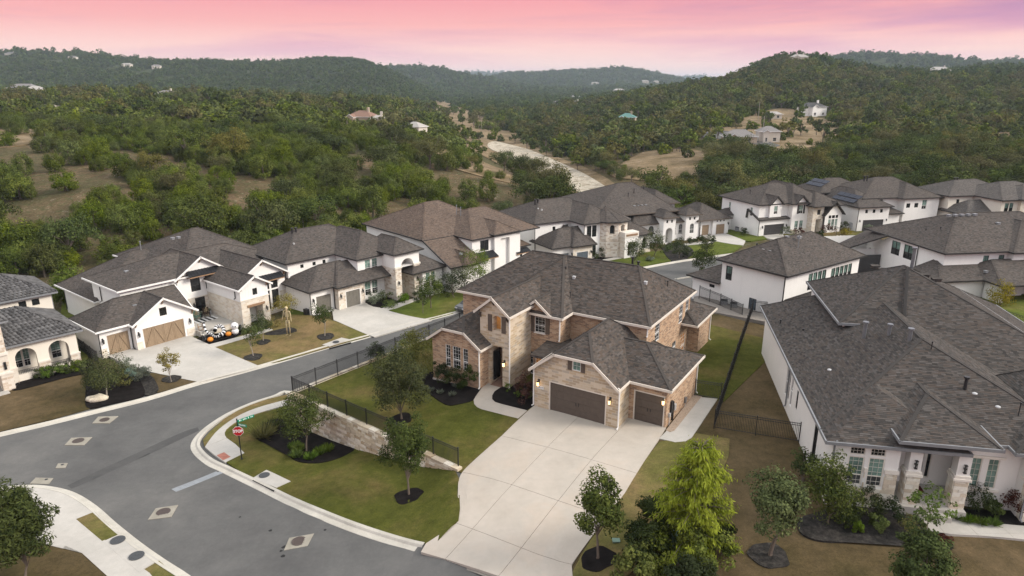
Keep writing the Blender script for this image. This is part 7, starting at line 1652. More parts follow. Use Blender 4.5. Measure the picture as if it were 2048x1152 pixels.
for p, lb in (((1447, 613), 'air conditioner behind the black fence, the one farther from the grey door'), ((1466, 619), 'air conditioner behind the black fence, the one beside the grey door')):
    g = P(*p, -.9); ac((g[0], g[1], -.9), -.3, lb)
g = G(1474, 463); ac((g[0], g[1], g[2] + .1), -.3, 'air conditioner at the side wall of the gabled white house')
bg_ = G(195, 803); b = MB(); b.ball((0, 0, .15), .8, 12, 8, fz=.5); me = b.mesh('boulder', ['limestone'], True); rr = random.Random(3)
for v_ in me.vertices: v_.co.x *= 1.25 * (1 + .12 * math.sin(v_.co.y * 5)); v_.co.y *= .75; v_.co.z += .06 * math.sin(v_.co.x * 6) + rr.uniform(-.04, .04)
tag(put('boulder', me, None, (bg_[0], bg_[1], bg_[2] + .15), (0, 0, R(20))), 'pale flat limestone boulder in the black mulch bed by the street', 'boulder')
for p, r, lb in (((1675, 478), 1.6, 'pale curved stone edging around the shrubs on the far lawn'), ((1681, 480), .9, 'small pale stone ring on the far lawn')):
    g = G(*p); b = MB(); n = 22; span = 2 * PI if r < 1 else PI * 1.2
    root = empty('stone_edging', g, 0, lb, 'edging', None)
    for k in range(n): a = -PI * .7 + span * k / n; b = MB(); b.box(-.13, .13, -.09, .09, 0, .32); b.build('stone', ['limestone'], root, loc=((r * 2.4 if r > 1 else r) * math.cos(a), r * math.sin(a), .05), rot=(0, 0, a + PI / 2))

# ---------------------------------------------------------------- houses, poles far off in the valley
def far_house(px, py, wd, dp, ht, wallm, roofm, label, rz=0.2, z=None, ridge=None, chim=False, wing=True):
    g = G(px, py); root = House('far_house', label, (g[0], g[1], g[2] - .3), math.degrees(rz), roofm=roofm, trim='white_trim')
    nw = max(2, int(wd / 5))
    root.box(wallm, -wd / 2, wd / 2, 0, dp, ht, F=[('win', wd * (i + .5) / nw - .7, .9, 1.4, 1.5, dict(fr='white_trim', c=2, r=2)) for i in range(nw)], z0=-3)
    root.roof(-wd / 2 - .5, wd / 2 + .5, -.5, dp + .5, ht + .1, ht + (ridge or dp * .32), 'u', caps=False)
    if wing:
        root.W(wallm, (-wd * .36, -3), (-wd * .1, -3), [(0, ht), (wd * .13, ht + wd * .09), (wd * .26, ht)], [('win', wd * .08, .8, wd * .1, 1.8, dict(fr='white_trim', c=3, r=2))], -3); root.W(wallm, (-wd * .1, -3), (-wd * .1, 1), ht, (), -3); root.W(wallm, (-wd * .36, 1), (-wd * .36, -3), ht, (), -3)
        root.roof(-wd * .36 - .4, -wd * .1 + .4, -3.4, dp * .5, ht, ht + wd * .1, 'v', e0=0, e1=1, caps=False)
    if chim: root.boxpart('chimney', wallm, wd * .2, wd * .2 + 1, dp * .4, dp * .4 + 1, ht, ht + dp * .32 + 1.5)
    root.finish(); return root.root
plain('pale_roof', (.36, .34, .32), .8); plain('pale_wall', (.62, .57, .5), .9); plain('tan_wall', (.46, .38, .30), .9)
FAR = [(1480, 288, 14, 9, 3.4, 'tan_wall', 'grey_roof', 'tan ranch house with a grey roof and one front gable in the meadow', .15, False), (1538, 285, 9, 7, 5, 'pale_wall', 'grey_roof', 'tall pale barn house with a plain roof next to the tan ranch house', .1, False),
       (1632, 232, 17, 9, 6, 'white_stucco', 'dark_trim', 'white house with a dark roof and gables above the meadow', -.35, True), (1252, 246, 12, 9, 4, 'tan_wall', 'green_roof', 'cabin with a green metal roof among the valley trees', .3, True),
       (1153, 216, 14, 10, 5, 'pale_wall', 'grey_roof', 'pale house with a tan hip roof, lower of the hillside group', -.3, True), (1112, 212, 13, 9, 4, 'pale_wall', 'grey_roof', 'grey roofed house at the near end of the hillside group', .3, True), (1150, 199, 16, 9, 6, 'white_stucco', 'dark_trim', 'white house with a dark roof, highest of the hillside group', .2, False),
       (1238, 186, 26, 12, 6, 'pale_wall', 'pale_roof', 'long white flat roofed house on the valley rim', .1, False), (1277, 184, 18, 10, 6, 'pale_wall', 'pale_roof', 'white house beside the long flat roofed one', -.2, False),
       (718, 250, 13, 9, 4, 'tan_wall', 'terracotta', 'brown brick house half hidden in the cedar wood', .3, True), (822, 270, 9, 7, 4, 'pale_wall', 'pale_roof', 'small white gable roofed house near the creek bed', .5, False), (755, 258, 6, 5, 5, 'pale_wall', 'pale_roof', 'tiny white chimney like house in the cedar wood', 0, True),
       (600, 201, 22, 10, 4, 'tan_wall', 'terracotta', 'long red brown house far off in the wood', .1, False), (330, 197, 16, 9, 4, 'pale_wall', 'grey_roof', 'grey roofed house with a white chimney far off in the wood', .1, True), (417, 201, 12, 8, 4, 'pale_wall', 'grey_roof', 'small grey roofed house with a tall white chimney in the far wood', .3, True),
       (40, 186, 30, 14, 5, 'pale_wall', 'grey_roof', 'wide grey roofed house at the far edge of the wood', .1, False), (72, 192, 16, 10, 6, 'pale_wall', 'pale_roof', 'white house beside the wide grey roofed one in the far wood', -.4, False),
       (1600, 121, 18, 9, 4, 'pale_wall', 'pale_roof', 'white house on the top of the round hill', .1, True), (1880, 150, 24, 12, 6, 'pale_wall', 'pale_roof', 'white house on the shoulder of the right hand hill', .2, True), (1548, 238, 9, 5, 3, 'pale_wall', 'pale_roof', 'low white shed at the top of the meadow', .1, False),
       (20, 112, 22, 10, 5, 'pale_wall', 'grey_roof', 'white house on the long ridge at its near end', .1, True), (144, 118, 15, 8, 4, 'pale_wall', 'grey_roof', 'pale house on the crest of the long ridge', 0, False), (252, 134, 18, 8, 5, 'pale_wall', 'pale_roof', 'white house below the crest of the long ridge', .2, False), (312, 137, 15, 8, 5, 'pale_wall', 'grey_roof', 'boxy white house just above a bare scar on the long ridge', -.1, False), (463, 124, 14, 8, 4, 'pale_wall', 'pale_roof', 'pale house on the crest of the ridge near the bluff', 0, False),
       (1290, 166, 26, 10, 7, 'pale_wall', 'pale_roof', 'white house below the blue hill, the nearer of two', .1, False), (1312, 166, 20, 10, 6, 'pale_wall', 'pale_roof', 'white house below the blue hill, the farther of two', .2, False), (1190, 169, 26, 10, 6, 'pale_wall', 'pale_roof', 'pale house at the foot of the blue hill', .1, False)]
for px, py, wd, dp, ht, wm, rm, lb, rz, ch in FAR: far_house(px, py, wd, dp, ht, wm, rm, lb, rz, chim=ch, wing=wd < 20)
for px, py, h, lb in ((1524, 282, 11, 'wooden utility pole beside the tall pale barn house'), (1516, 242, 11, 'wooden utility pole at the top of the meadow by the white shed'), (963, 262, 10, 'bare utility pole near the creek'), (389, 470, 4, 'thin vent pole behind the white farmhouse roof'), (397, 471, 4, 'second thin vent pole behind the white farmhouse roof'), (601, 466, 4, 'thin pole behind the arched porch house roof'), (608, 467, 4, 'second thin pole behind the arched porch house roof')):
    g = G(px, py); root = empty('utility_pole', g, 0, lb, 'pole'); b = MB(); b.tube([(0, 0, -1), (0, 0, h)], [.16, .11] if h > 5 else .05, 6); b.build('pole', ['pale_bark'], root)
    if h > 5: b = MB(); b.box(-1.2, 1.2, -.08, .08, h - 1, h - .8); b.build('crossarm', ['bark'], root)
# ---------------------------------------------------------------- plants: crowns of many small leaf faces spread through clumps
def leaf_mesh(name, parts, mats, tubes=None):
    """parts: list of (centre n3, normal n3, size n, aspect, drop n3 or None, tint n, material index); tubes: MB of limbs"""
    V, Fq, T, MI = [], [], [], []; off = 0
    for c, n, s, asp, ax, t, mi in parts:
        k = len(c)
        n = n / (np.linalg.norm(n, axis=1, keepdims=True) + 1e-9)
        a = rng.normal(size=(k, 3)) if ax is None else ax
        u = a - n * (a * n).sum(1, keepdims=True); u /= np.linalg.norm(u, axis=1, keepdims=True) + 1e-9
        w_ = np.cross(n, u)
        su = (s * asp)[:, None] * u; sw = (s / asp)[:, None] * w_
        q = np.stack([c - su * .5 - sw * .18, c + sw * .5, c + su * .5 + sw * .12, c - sw * .5], 1).reshape(-1, 3)
        V.append(q); Fq.append(np.arange(k * 4).reshape(k, 4) + off); off += k * 4; T.append(t); MI.append(np.full(k, mi))
    V = np.concatenate(V); Fq = np.concatenate(Fq); T = np.concatenate(T); MI = np.concatenate(MI)
    me = bpy.data.meshes.new(name); tv, tf = (tubes.v, tubes.f) if tubes else ([], [])
    nq = len(Fq)
    loops = Fq.ravel(); starts = np.arange(0, nq * 4, 4)
    if tf:
        tvv = np.array(tv); V = np.concatenate([V, tvv]); lf = [i + off for f in tf for i in f]
        st = np.cumsum([0] + [len(f) for f in tf])[:-1] + nq * 4
        loops = np.concatenate([loops, lf]); starts = np.concatenate([starts, st]); T = np.concatenate([T, np.full(len(tf), .5)]); MI = np.concatenate([MI, np.full(len(tf), len(mats) - 1)])
    me.vertices.add(len(V)); me.vertices.foreach_set('co', V.astype(np.float32).ravel())
    me.loops.add(len(loops)); me.loops.foreach_set('vertex_index', loops.astype(np.int32))
    me.polygons.add(len(starts)); me.polygons.foreach_set('loop_start', starts.astype(np.int32))
    me.polygons.foreach_set('material_index', MI.astype(np.int32))
    at_ = me.attributes.new('tint', 'FLOAT', 'FACE'); at_.data.foreach_set('value', T.astype(np.float32))
    for m in mats: me.materials.append(MATS[m])
    me.update(calc_edges=True); return me
def clump_cloud(nc, nl, rx, rz, zc, size, cr_=.3, shell=.55, low=-.75, seed=0, flat=.8, squash=1.0, top=1.0, aspect=1.25, rnd=.55, lobes=.18):
    g = np.random.default_rng(seed)
    d = g.normal(size=(nc * 3, 3)); d /= np.linalg.norm(d, axis=1, keepdims=True); d = d[d[:, 2] > low][:nc]
    az = np.arctan2(d[:, 1], d[:, 0]); wob = 1 + lobes * np.sin(az * 3 + seed) + lobes * .8 * np.sin(az * 5 + seed * 2.1 + d[:, 2] * 4) + g.normal(size=len(d)) * .08
    rr = shell + (1 - shell) * g.random(len(d)) ** .6
    c = d * (rr * wob)[:, None] * np.array([rx, rx, rz]); c[:, 2] += zc
    crad = rx * cr_ * (.7 + .6 * g.random(len(d)))
    k = nl // len(c)
    ld = g.normal(size=(len(c), k, 3)); ld /= np.linalg.norm(ld, axis=2, keepdims=True)
    r2 = (.35 + .65 * g.random((len(c), k)) ** .5) * crad[:, None]
    p = c[:, None, :] + ld * r2[..., None] * np.array([1, 1, flat])
    out = p - np.array([0, 0, zc - rz * .3]); out /= np.linalg.norm(out, axis=2, keepdims=True) + 1e-9
    n = ld * .6 + out * .7 + np.array([0, 0, .35]) + g.normal(size=p.shape) * rnd
    t = np.clip(.5 + g.normal(size=r2.shape) * .24 + (g.random(len(c)) - .5)[:, None] * .45, 0, 1)
    s = size * (.6 + .8 * g.random(r2.shape))
    p = p.reshape(-1, 3); keep = p[:, 2] > .03
    return (p[keep], n.reshape(-1, 3)[keep], s.ravel()[keep], aspect, None, t.ravel()[keep], 0), c
def limbs(c, th, r0, seed, top, nmax=9):
    b = MB(); g = random.Random(seed); lean = (g.uniform(-.06, .06) * top, g.uniform(-.06, .06) * top)
    b.tube([(0, 0, -.25), (0, 0, .05), (lean[0] * .4, lean[1] * .4, th * .6), (lean[0], lean[1], th)], [r0 * 1.5, r0 * 1.15, r0 * .9, r0 * .75], 7)
    order = list(range(len(c))); g.shuffle(order)
    for i in order[:nmax]:
        e = c[i]; s = Vector((lean[0] * .8, lean[1] * .8, th * g.uniform(.75, 1))); m_ = s.lerp(Vector(e), .5) + Vector((0, 0, .06 * top)); b.tube([s, m_, Vector(e)], [r0 * .5, r0 * .3, r0 * .1], 5)
    b.tube([(lean[0], lean[1], th), (lean[0] * .5, lean[1] * .5, th + (top - th) * .6)], [r0 * .75, r0 * .2], 6)
    return b
def yard_tree(loc, h, r, th, leaf, label, n=2600, size=.16, seed=1, trunk_r=.07, bark='bark', name='yard_tree', zs=None, cat='tree', group=None, **k):
    root = empty(name, loc, seed * 1.3, label, cat, group)
    rz = (h - th) / 2 * 1.05; zc = th + (h - th) / 2
    pt, c = clump_cloud(int(k.pop('nc', 34) * 1.5), int(n * 2.2), r, rz, zc, size * .74, seed=seed, cr_=k.pop('cr_', .3) * 1.3, **k)
    limbs(c, th, trunk_r, seed, h).build('trunk', [bark], root)
    put('crown', leaf_mesh('crown', [pt], [leaf]), root); return root
def shrub(loc, r, h, leaf, label, n=700, size=.11, seed=1, name='shrub', cat='shrub', group=None, key=None, **k):
    f = lambda: leaf_mesh('shrub', [clump_cloud(int(k.get('nc', 16) * 1.3), int(n * 1.7), r, h * .55, h * .45, size * .8, seed=seed, low=-.6, shell=k.get('shell', .5), cr_=k.get('cr', .38), lobes=k.get('lobes', .15))[0]], [leaf])
    o = put(name, shared(key, f) if key else f(), None, loc, (0, 0, seed * 1.7)); return tag(o, label, cat, group)
def grass_clump(loc, r, h, leaf, label, n=220, seed=1, name='grass_clump', cat='grass clump', group=None, w_=.03, key=None):
    def f():
        g = np.random.default_rng(seed); a = g.random(n) * 2 * PI; rr = r * .35 * g.random(n) ** .5; d = np.stack([np.cos(a), np.sin(a), np.full(n, 1.1)], 1) + g.normal(size=(n, 3)) * .3
        d /= np.linalg.norm(d, axis=1, keepdims=True); L = h * (.6 + .6 * g.random(n)); c = np.stack([rr * np.cos(a), rr * np.sin(a), np.zeros(n)], 1) + d * (L * .5)[:, None]
        nn = np.cross(d, g.normal(size=(n, 3))); asp = 1.0; s = L
        # long blades: drawn by aspect
        return leaf_mesh('grass', [(c, nn, np.sqrt(L * w_ * 2), np.sqrt(h / (w_ * 2)), d, g.random(n), 0)], [leaf])
    return tag(put(name, shared(key, f) if key else f(), None, loc, (0, 0, seed)), label, cat, group)
def gp(px, py, zf=None, zo=0.1): q = G(px, py, zf); return (q[0], q[1], q[2] + zo)
def scale_at(loc): return F / (loc[1] * CP - (loc[2] - CAM_H) * SP)       # picture points per metre there
def tree_px(base, top_y, half_w, zf, leaf, label, thf=.3, zo=.1, **k):
    l = gp(*base, zf, zo); s = scale_at(l); v = (base[1] + top_y) / 2 - 576; cos_ = CP - (v / F) * SP
    return yard_tree(l, (base[1] - top_y) / s / cos_ * .97, half_w / s, (base[1] - top_y) / s / cos_ * thf, leaf, label, **k)
def shrub_px(base, wid, hgt, zf, leaf, label, zo=.1, **k):
    l = gp(*base, zf, zo); s = scale_at(l); return shrub(l, wid / s / 2, hgt / s * 1.05, leaf, label, **k)
up = upper_z
ring(817, 996, .95, gz, 'mulch', 'round black mulch ring around the feathery tree below the stone wall', .18); ring(802, 838, .95, up, 'mulch', 'round black mulch ring around the tree on the upper lawn', .03)
ring(1196, 1115, 1.0, up, 'mulch', 'round black mulch ring around the small tree beside the driveway', .015); ring(1538, 1110, 1.05, up, 'grey_mulch', 'round grey mulch ring around the tree on the dry lawn', .015)
ring(507, 716, 1.0, gz, 'grey_mulch', 'grey mulch ring nearest the street in front of the farmhouse', .16); ring(527, 686, .8, gz, 'grey_mulch', 'grey mulch ring of the tree closer to the farmhouse path', .16); ring(652, 675, 1.0, gz, 'grey_mulch', 'grey mulch ring on the lawn next to the skeleton', .16); ring(344, 760, .95, gz, 'grey_mulch', 'grey mulch ring of the small yellowing tree by the street', .16)
tree_px((818, 993), 838, 43, gz, 'yard_leaf', 'feathery young tree on the lower lawn in front of the stone wall', .25, n=4200, size=.15, seed=11, shell=.35, cr_=.26, lobes=.22, nc=46, aspect=1.9)
tree_px((803, 838), 706, 48, up, 'yard_leaf', 'rounded grey green tree on the upper lawn beside the brick house bed', .12, n=5200, size=.16, seed=12, shell=.5, nc=52, aspect=1.7)
tree_px((613, 906), 785, 42, gz, 'yard_leaf', 'bushy young tree in the black corner bed against the stone wall', .28, n=3600, size=.15, seed=13, shell=.4, nc=40, aspect=1.7)
tree_px((1196, 1116), 962, 44, up, 'oak_leaf', 'small dark oval tree in a mulch ring beside the driveway', .30, n=3000, size=.17, seed=14, shell=.35, nc=36, flat=1)
tree_px((1540, 1110), 950, 52, up, 'oak_leaf', 'dark round tree with pale top twigs on the dry lawn', .32, n=3800, size=.16, seed=15, shell=.4, nc=40, trunk_r=.1)
tree_px((1655, 1048), 922, 47, up, 'oak_leaf', 'loose olive and yellow tree at the corner of the white stone house', .12, n=3000, size=.15, seed=16, shell=.35, nc=44, trunk_r=.05)
tree_px((1826, 1240), 1058, 46, up, 'yard_leaf', 'multi stemmed green tree cut off by the bottom edge of the view', .25, n=4200, size=.15, seed=17, shell=.35, nc=46)
tree_px((1852, 1064), 978, 38, up, 'fresh_leaf', 'sparse spreading shrub tree beside the porch walk of the white stone house', .3, n=260, size=.2, seed=18, shell=.6, nc=16, cr_=.2, trunk_r=.035, bark='pale_bark')
tree_px((52, 1160), 985, 58, gz, 'yard_leaf', 'feathery dark tree on the corner at the near left', .15, n=8000, size=.2, seed=19, shell=.25, nc=64, aspect=2.0)
tree_px((214, 793), 718, 38, gz, 'yard_leaf', 'round small tree with a white trunk in the mulch bed by the boulder', .25, n=2600, size=.16, seed=20, bark='pale_bark')
tree_px((343, 766), 700, 17, gz, 'yellow_leaf', 'thin yellowing young tree in the dry strip by the street', .32, n=650, size=.16, seed=21, nc=18, trunk_r=.04, bark='pale_bark')
tree_px((507, 714), 648, 19, gz, 'yard_leaf', 'slim young tree nearest the street on the farmhouse lawn', .35, n=900, size=.15, seed=22, nc=20, trunk_r=.045, bark='pale_bark')
tree_px((527, 684), 628, 18, gz, 'yard_leaf', 'slim young tree nearest the farmhouse path', .4, n=900, size=.15, seed=23, nc=20, trunk_r=.045, bark='pale_bark')
tree_px((650, 674), 606, 19, gz, 'yard_leaf', 'slim young tree between the skeleton and the grey garage doors', .4, n=1000, size=.15, seed=24, nc=20, trunk_r=.045, bark='pale_bark')
tree_px((575, 648), 590, 24, gz, 'yellow_leaf', 'thin yellowing tree behind the skeleton at the farmhouse corner', .35, n=700, size=.16, seed=25, nc=20, trunk_r=.04)
tree_px((846, 628), 575, 15, gz, 'yard_leaf', 'thin staked young tree on the bright lawn', .3, n=700, size=.15, seed=26, nc=16, trunk_r=.04); tree_px((862, 617), 548, 22, gz, 'oak_leaf', 'fuller young tree on the bright lawn beside the arched porch', .3, n=1500, size=.16, seed=27)
tree_px((908, 596), 535, 24, gz, 'dark_leaf', 'dark bushy tree at the corner of the brown roofed house', .1, n=1500, size=.17, seed=28); tree_px((952, 590), 498, 30, gz, 'fresh_leaf', 'bright yellow green tree behind the left end of the brick house', .2, n=2200, size=.16, seed=29, shell=.35)
tree_px((1270, 528), 482, 18, gz, 'oak_leaf', 'dark young tree on the lawn of the turret house', .2, n=1300, size=.18, seed=30); tree_px((1308, 513), 464, 18, gz, 'oak_leaf', 'second dark tree between the turret house and the arched villa', .2, n=1300, size=.18, seed=31)
tree_px((1358, 518), 478, 17, gz, 'yard_leaf', 'small tree in the grey bed of the far lawn', .2, n=1000, size=.17, seed=32); tree_px((1412, 512), 472, 12, gz, 'yard_leaf', 'slender tree before the far driveway', .2, n=700, size=.17, seed=33); tree_px((1403, 545), 497, 22, gz, 'dark_leaf', 'dark rounded tree at the near kerb of the far street', .12, n=1700, size=.18, seed=34)
tree_px((1120, 510), 480, 9, gz, 'yellow_leaf', 'small yellowing tree before the blue grey garage doors', .2, n=500, size=.16, seed=35); tree_px((1992, 625), 565, 20, lambda x, y: np.zeros_like(np.asarray(x, float)) - 1.2, 'yellow_leaf', 'slender yellow green tree beside the covered patio', .15, n=1300, size=.15, seed=36)
tree_px((1605, 960), 898, 22, up, 'yard_leaf', 'small dark leafed shrub tree against the white side wall', .1, n=700, size=.14, seed=37)
tree_px((753, 718), 690, 16, lambda x, y: np.zeros_like(np.asarray(x, float)) - 1.4, 'dark_leaf', 'dark little tree behind the long street fence', .1, n=700, size=.15, seed=38)
# the yellow green cypress: drooping feathery sprays on a leaning cone
def cypress(loc, h, r, label):
    root = empty('cypress_tree', loc, 0, label, 'tree'); g = np.random.default_rng(4); P_, N_, S_, T_, A_ = [], [], [], [], []
    b = MB(); b.tube([(0, 0, -.2), (.05, 0, h * .5), (.35, 0, h * .97)], [.13, .08, .02], 7)
    for i in range(190):
        z = h * (.16 + .82 * g.random() ** .85); a = g.random() * 2 * PI; rr = r * (1.06 - z / h) ** .62 * (.55 + .55 * g.random()); s = Vector((.36 * z / h, 0, z)); e = s + Vector((math.cos(a) * rr, math.sin(a) * rr, rr * .42 * g.random() + .1)); b.tube([s, s.lerp(e, .55) + Vector((0, 0, .12)), e], [.03, .02, .006], 4)
        k = int(60 + 80 * rr / r); t = g.random(k) ** .7; c = np.array(s)[None] + (np.array(e) - np.array(s))[None] * t[:, None] + g.normal(size=(k, 3)) * np.array([.13, .13, .10])
        dr = np.stack([np.cos(a) * .5 + g.normal(size=k) * .5, np.sin(a) * .5 + g.normal(size=k) * .5, -.7 - g.random(k) * .8], 1); c = c + dr * .12
        P_.append(c); A_.append(dr); N_.append(np.stack([np.full(k, math.cos(a)), np.full(k, math.sin(a)), np.full(k, .5)], 1) + g.normal(size=(k, 3)) * .5); S_.append(.135 * (.7 + .6 * g.random(k))); T_.append(np.clip(.55 + (g.random() - .5) * .35 + g.normal(size=k) * .2, 0, 1))
    b.build('trunk', ['bark'], root); put('crown', leaf_mesh('crown', [tuple(map(np.concatenate, (P_, N_, S_))) + (2.0, np.concatenate(A_), np.concatenate(T_), 0)], ['cypress_leaf']), root)
cl_ = gp(1372, 1112, up, 0); cypress(cl_, 7.1, 2.9, 'bright yellow green feathery cypress rising out of dark bushes on the dry lawn')
for i, (px, py, w_, h_, lf) in enumerate([(1290, 1135, 95, 95, 'dark_leaf'), (1345, 1150, 110, 105, 'cedar_leaf'), (1300, 1085, 85, 85, 'dark_leaf'), (1410, 1150, 90, 90, 'cedar_leaf'), (1270, 1175, 80, 80, 'cedar_leaf'), (1330, 1050, 80, 70, 'dark_leaf'), (1430, 1108, 60, 70, 'dark_leaf'), (1380, 1195, 100, 80, 'dark_leaf')]):
    shrub_px((px, py), w_, h_, up, lf, 'dark dense bush of the clump below the yellow green cypress', n=2300, size=.15, seed=50 + i, group='dark bushes under the cypress', nc=26, cr=.32)
# beds by the brick house
for i, (px, py, w_, h_) in enumerate([(884, 770, 36, 44), (908, 778, 40, 46), (936, 782, 36, 46)]): shrub_px((px, py), w_, h_, up, 'dark_leaf', 'dark clipped bush of the hedge under the brick house windows', n=1400, size=.10, seed=60 + i, group='hedge under the three windows')
shrub_px((838, 750), 88, 84, up, 'autumn_leaf', 'big olive bush at the left corner of the brick house', n=2400, size=.13, seed=64, nc=26); shrub_px((815, 728), 66, 60, up, 'oak_leaf', 'round green bush in front of the long street fence', n=1500, size=.13, seed=65)
shrub_px((1045, 800), 44, 54, up, 'red_leaf', 'reddish dark bush between the stone tower and the garage', n=1200, size=.10, seed=66)
for i, (px, py) in enumerate([(1015, 785), (1040, 796), (1064, 800)]): shrub_px((px, py), 17, 17, up, 'fresh_leaf', ['small round green shrub nearest the stone tower', 'small round green shrub in the middle of the walk bed', 'small round green shrub by the garage corner'][i], n=350, size=.07, seed=70 + i, nc=10)
for i, (px, py) in enumerate([(862, 783), (880, 788), (905, 792), (912, 775), (845, 778)]): grass_clump(gp(px, py, up, .05), .35, .4, 'grey_leaf', 'pale little grass tuft in the black bed by the hedge', 90, 80 + i, group='tufts in the black bed', key='tuft', name='grass_tuft', cat='grass tuft')
for i, (px, py) in enumerate([(592, 918), (597, 905), (622, 922), (640, 912), (655, 905), (590, 900)]): grass_clump(gp(px, py, gz, .2), .6, .6, 'fresh_leaf', 'bright green grassy clump in the black corner bed below the stone wall', 260, 90 + i, group='green clumps in the corner bed', key='gclump')
grass_clump(gp(527, 878, gz, .2), 1.1, 1.3, 'autumn_leaf', 'large tan ornamental grass in the black corner bed', 420, 97, w_=.025); grass_clump(gp(545, 862, gz, .2), .8, 1.0, 'yard_leaf', 'smaller green ornamental grass behind the tan one', 300, 98)
# beds by the near white house
for i, (px, py, w_, h_, lf, lb) in enumerate([(1730, 1035, 52, 60, 'dark_leaf', 'dark leafy shrub left of the porch walk, nearest the window wall'), (1775, 1045, 50, 46, 'dark_leaf', 'dark leafy shrub left of the porch walk, nearest the pillar'), (1755, 1062, 36, 34, 'fresh_leaf', 'light green shrub at the front of the grey bed'), (1690, 1050, 36, 36, 'oak_leaf', 'small shrub beside the loose olive tree'), (1716, 1068, 20, 22, 'fresh_leaf', 'tiny light shrub in the grey mulch'), (1815, 1075, 44, 34, 'autumn_leaf', 'brownish low shrub by the walk edge'), (1950, 1020, 66, 48, 'dark_leaf', 'dark hedge bush under the paired windows'), (1905, 1012, 30, 26, 'fresh_leaf', 'low green bush by the right porch pillar'), (2030, 1030, 60, 44, 'red_leaf', 'reddish bush at the right end of the walk bed'), (1985, 1032, 34, 28, 'oak_leaf', 'small bush between the hedge bush and the reddish one'), (1880, 1105, 40, 34, 'red_leaf', 'dull reddish shrub below the walk'), (1670, 1030, 40, 40, 'autumn_leaf', 'olive shrub at the foot of the loose olive tree')]): shrub_px((px, py), w_, h_, up, lf, lb, n=900, size=.11, seed=100 + i)
for i, (px, py) in enumerate([(1912, 1040), (1935, 1046), (1960, 1050), (1985, 1052)]): grass_clump(gp(px, py, up, .1), .45, .45, 'fresh_leaf', 'low green grassy clump along the straight front walk', 150, 115 + i, group='clumps along the front walk', key='wclump')
# left houses
for i, (px, py) in enumerate([(80, 758), (95, 756), (110, 753), (125, 750), (140, 747), (155, 743), (168, 740)]): shrub_px((px, py), 24, 22, gz, 'fresh_leaf' if i % 2 else 'oak_leaf', 'clipped green bush of the hedge before the arcaded porch', n=700, size=.11, seed=130 + i, group='hedge of the tile roofed house')
shrub_px((285, 762), 32, 32, gz, 'grey_leaf', 'silvery grey shrub nearest the driveway edge', n=900, size=.12, seed=140); shrub_px((256, 752), 32, 34, gz, 'grey_leaf', 'silvery grey shrub behind the green utility box', n=900, size=.12, seed=141); shrub_px((250, 776), 28, 30, gz, 'autumn_leaf', 'tan shrub beside the white trunked tree', n=600, size=.12, seed=142)
shrub_px((545, 655), 32, 22, gz, 'yellow_leaf', 'yellow green shrub by the farmhouse entrance', n=700, size=.11, seed=143); shrub_px((525, 662), 26, 28, gz, 'oak_leaf', 'green shrub before the stone entrance of the farmhouse', n=500, size=.11, seed=144); shrub_px((588, 612), 20, 34, gz, 'dark_leaf', 'dark shrub between the farmhouse and the grey garage doors', n=600, size=.13, seed=145)
for i, (px, py, w_, h_, lf, lb) in enumerate([(752, 610, 40, 26, 'grey_leaf', 'grey green bush by the grey garage door'), (770, 604, 30, 22, 'oak_leaf', 'dark bush between the garage and the arched porch'), (808, 604, 26, 14, 'fresh_leaf', 'low bright bush by the arched porch path'), (780, 614, 36, 9, 'fresh_leaf', 'low yellow green border plant along the far path'), (842, 600, 22, 24, 'dark_leaf', 'dark bush right of the arched porch'), (880, 588, 30, 40, 'dark_leaf', 'tall dark bush behind the staked tree'), (930, 588, 34, 40, 'oak_leaf', 'dark round bush beside the bright yellow green tree'), (1205, 516, 22, 22, 'dark_leaf', 'dark bush by the turret house door'), (1190, 518, 18, 14, 'oak_leaf', 'low bush by the blue grey garage'), (1338, 507, 24, 16, 'oak_leaf', 'bush on the lawn before the villa'), (1375, 515, 20, 20, 'dark_leaf', 'dark bush in the grey bed'), (1350, 490, 18, 10, 'autumn_leaf', 'tan low shrub under the villa windows'), (1385, 487, 22, 11, 'dark_leaf', 'dark low hedge under the villa windows'), (1400, 484, 18, 11, 'dark_leaf', 'dark low hedge nearest the tan garages'), (1425, 492, 14, 18, 'yard_leaf', 'small shrub on the villa driveway edge'), (1487, 470, 17, 14, 'dark_leaf', 'round dark bush beside the air conditioner'), (1573, 475, 26, 20, 'oak_leaf', 'green bush right of the dark grey garage'), (1597, 471, 20, 16, 'red_leaf', 'reddish flowering bush before the gabled house windows'), (1640, 474, 14, 14, 'dark_leaf', 'small dark bush by the gabled house porch'), (1655, 470, 26, 18, 'red_leaf', 'dark red bush under the tall windows'), (1686, 462, 18, 22, 'oak_leaf', 'round bush before the black fence on the far lawn'), (1690, 470, 24, 12, 'yellow_leaf', 'low yellow green plants inside the curved stone edging'), (1737, 466, 20, 14, 'grey_leaf', 'grey green shrub before the arched dark garage'), (1933, 600, 14, 14, 'dark_leaf', 'small dark bush under the patio house window'), (1952, 596, 16, 30, 'dark_leaf', 'tall dark bush at the patio corner'), (1300, 522, 16, 8, 'grey_leaf', 'small grey shrub by the far kerb')]):
    shrub_px((px, py), w_, h_, (lambda x, y: np.zeros_like(np.asarray(x, float)) - 1.3) if 1900 < px else gz, lf, lb, n=500, size=.16, seed=150 + i, nc=12)

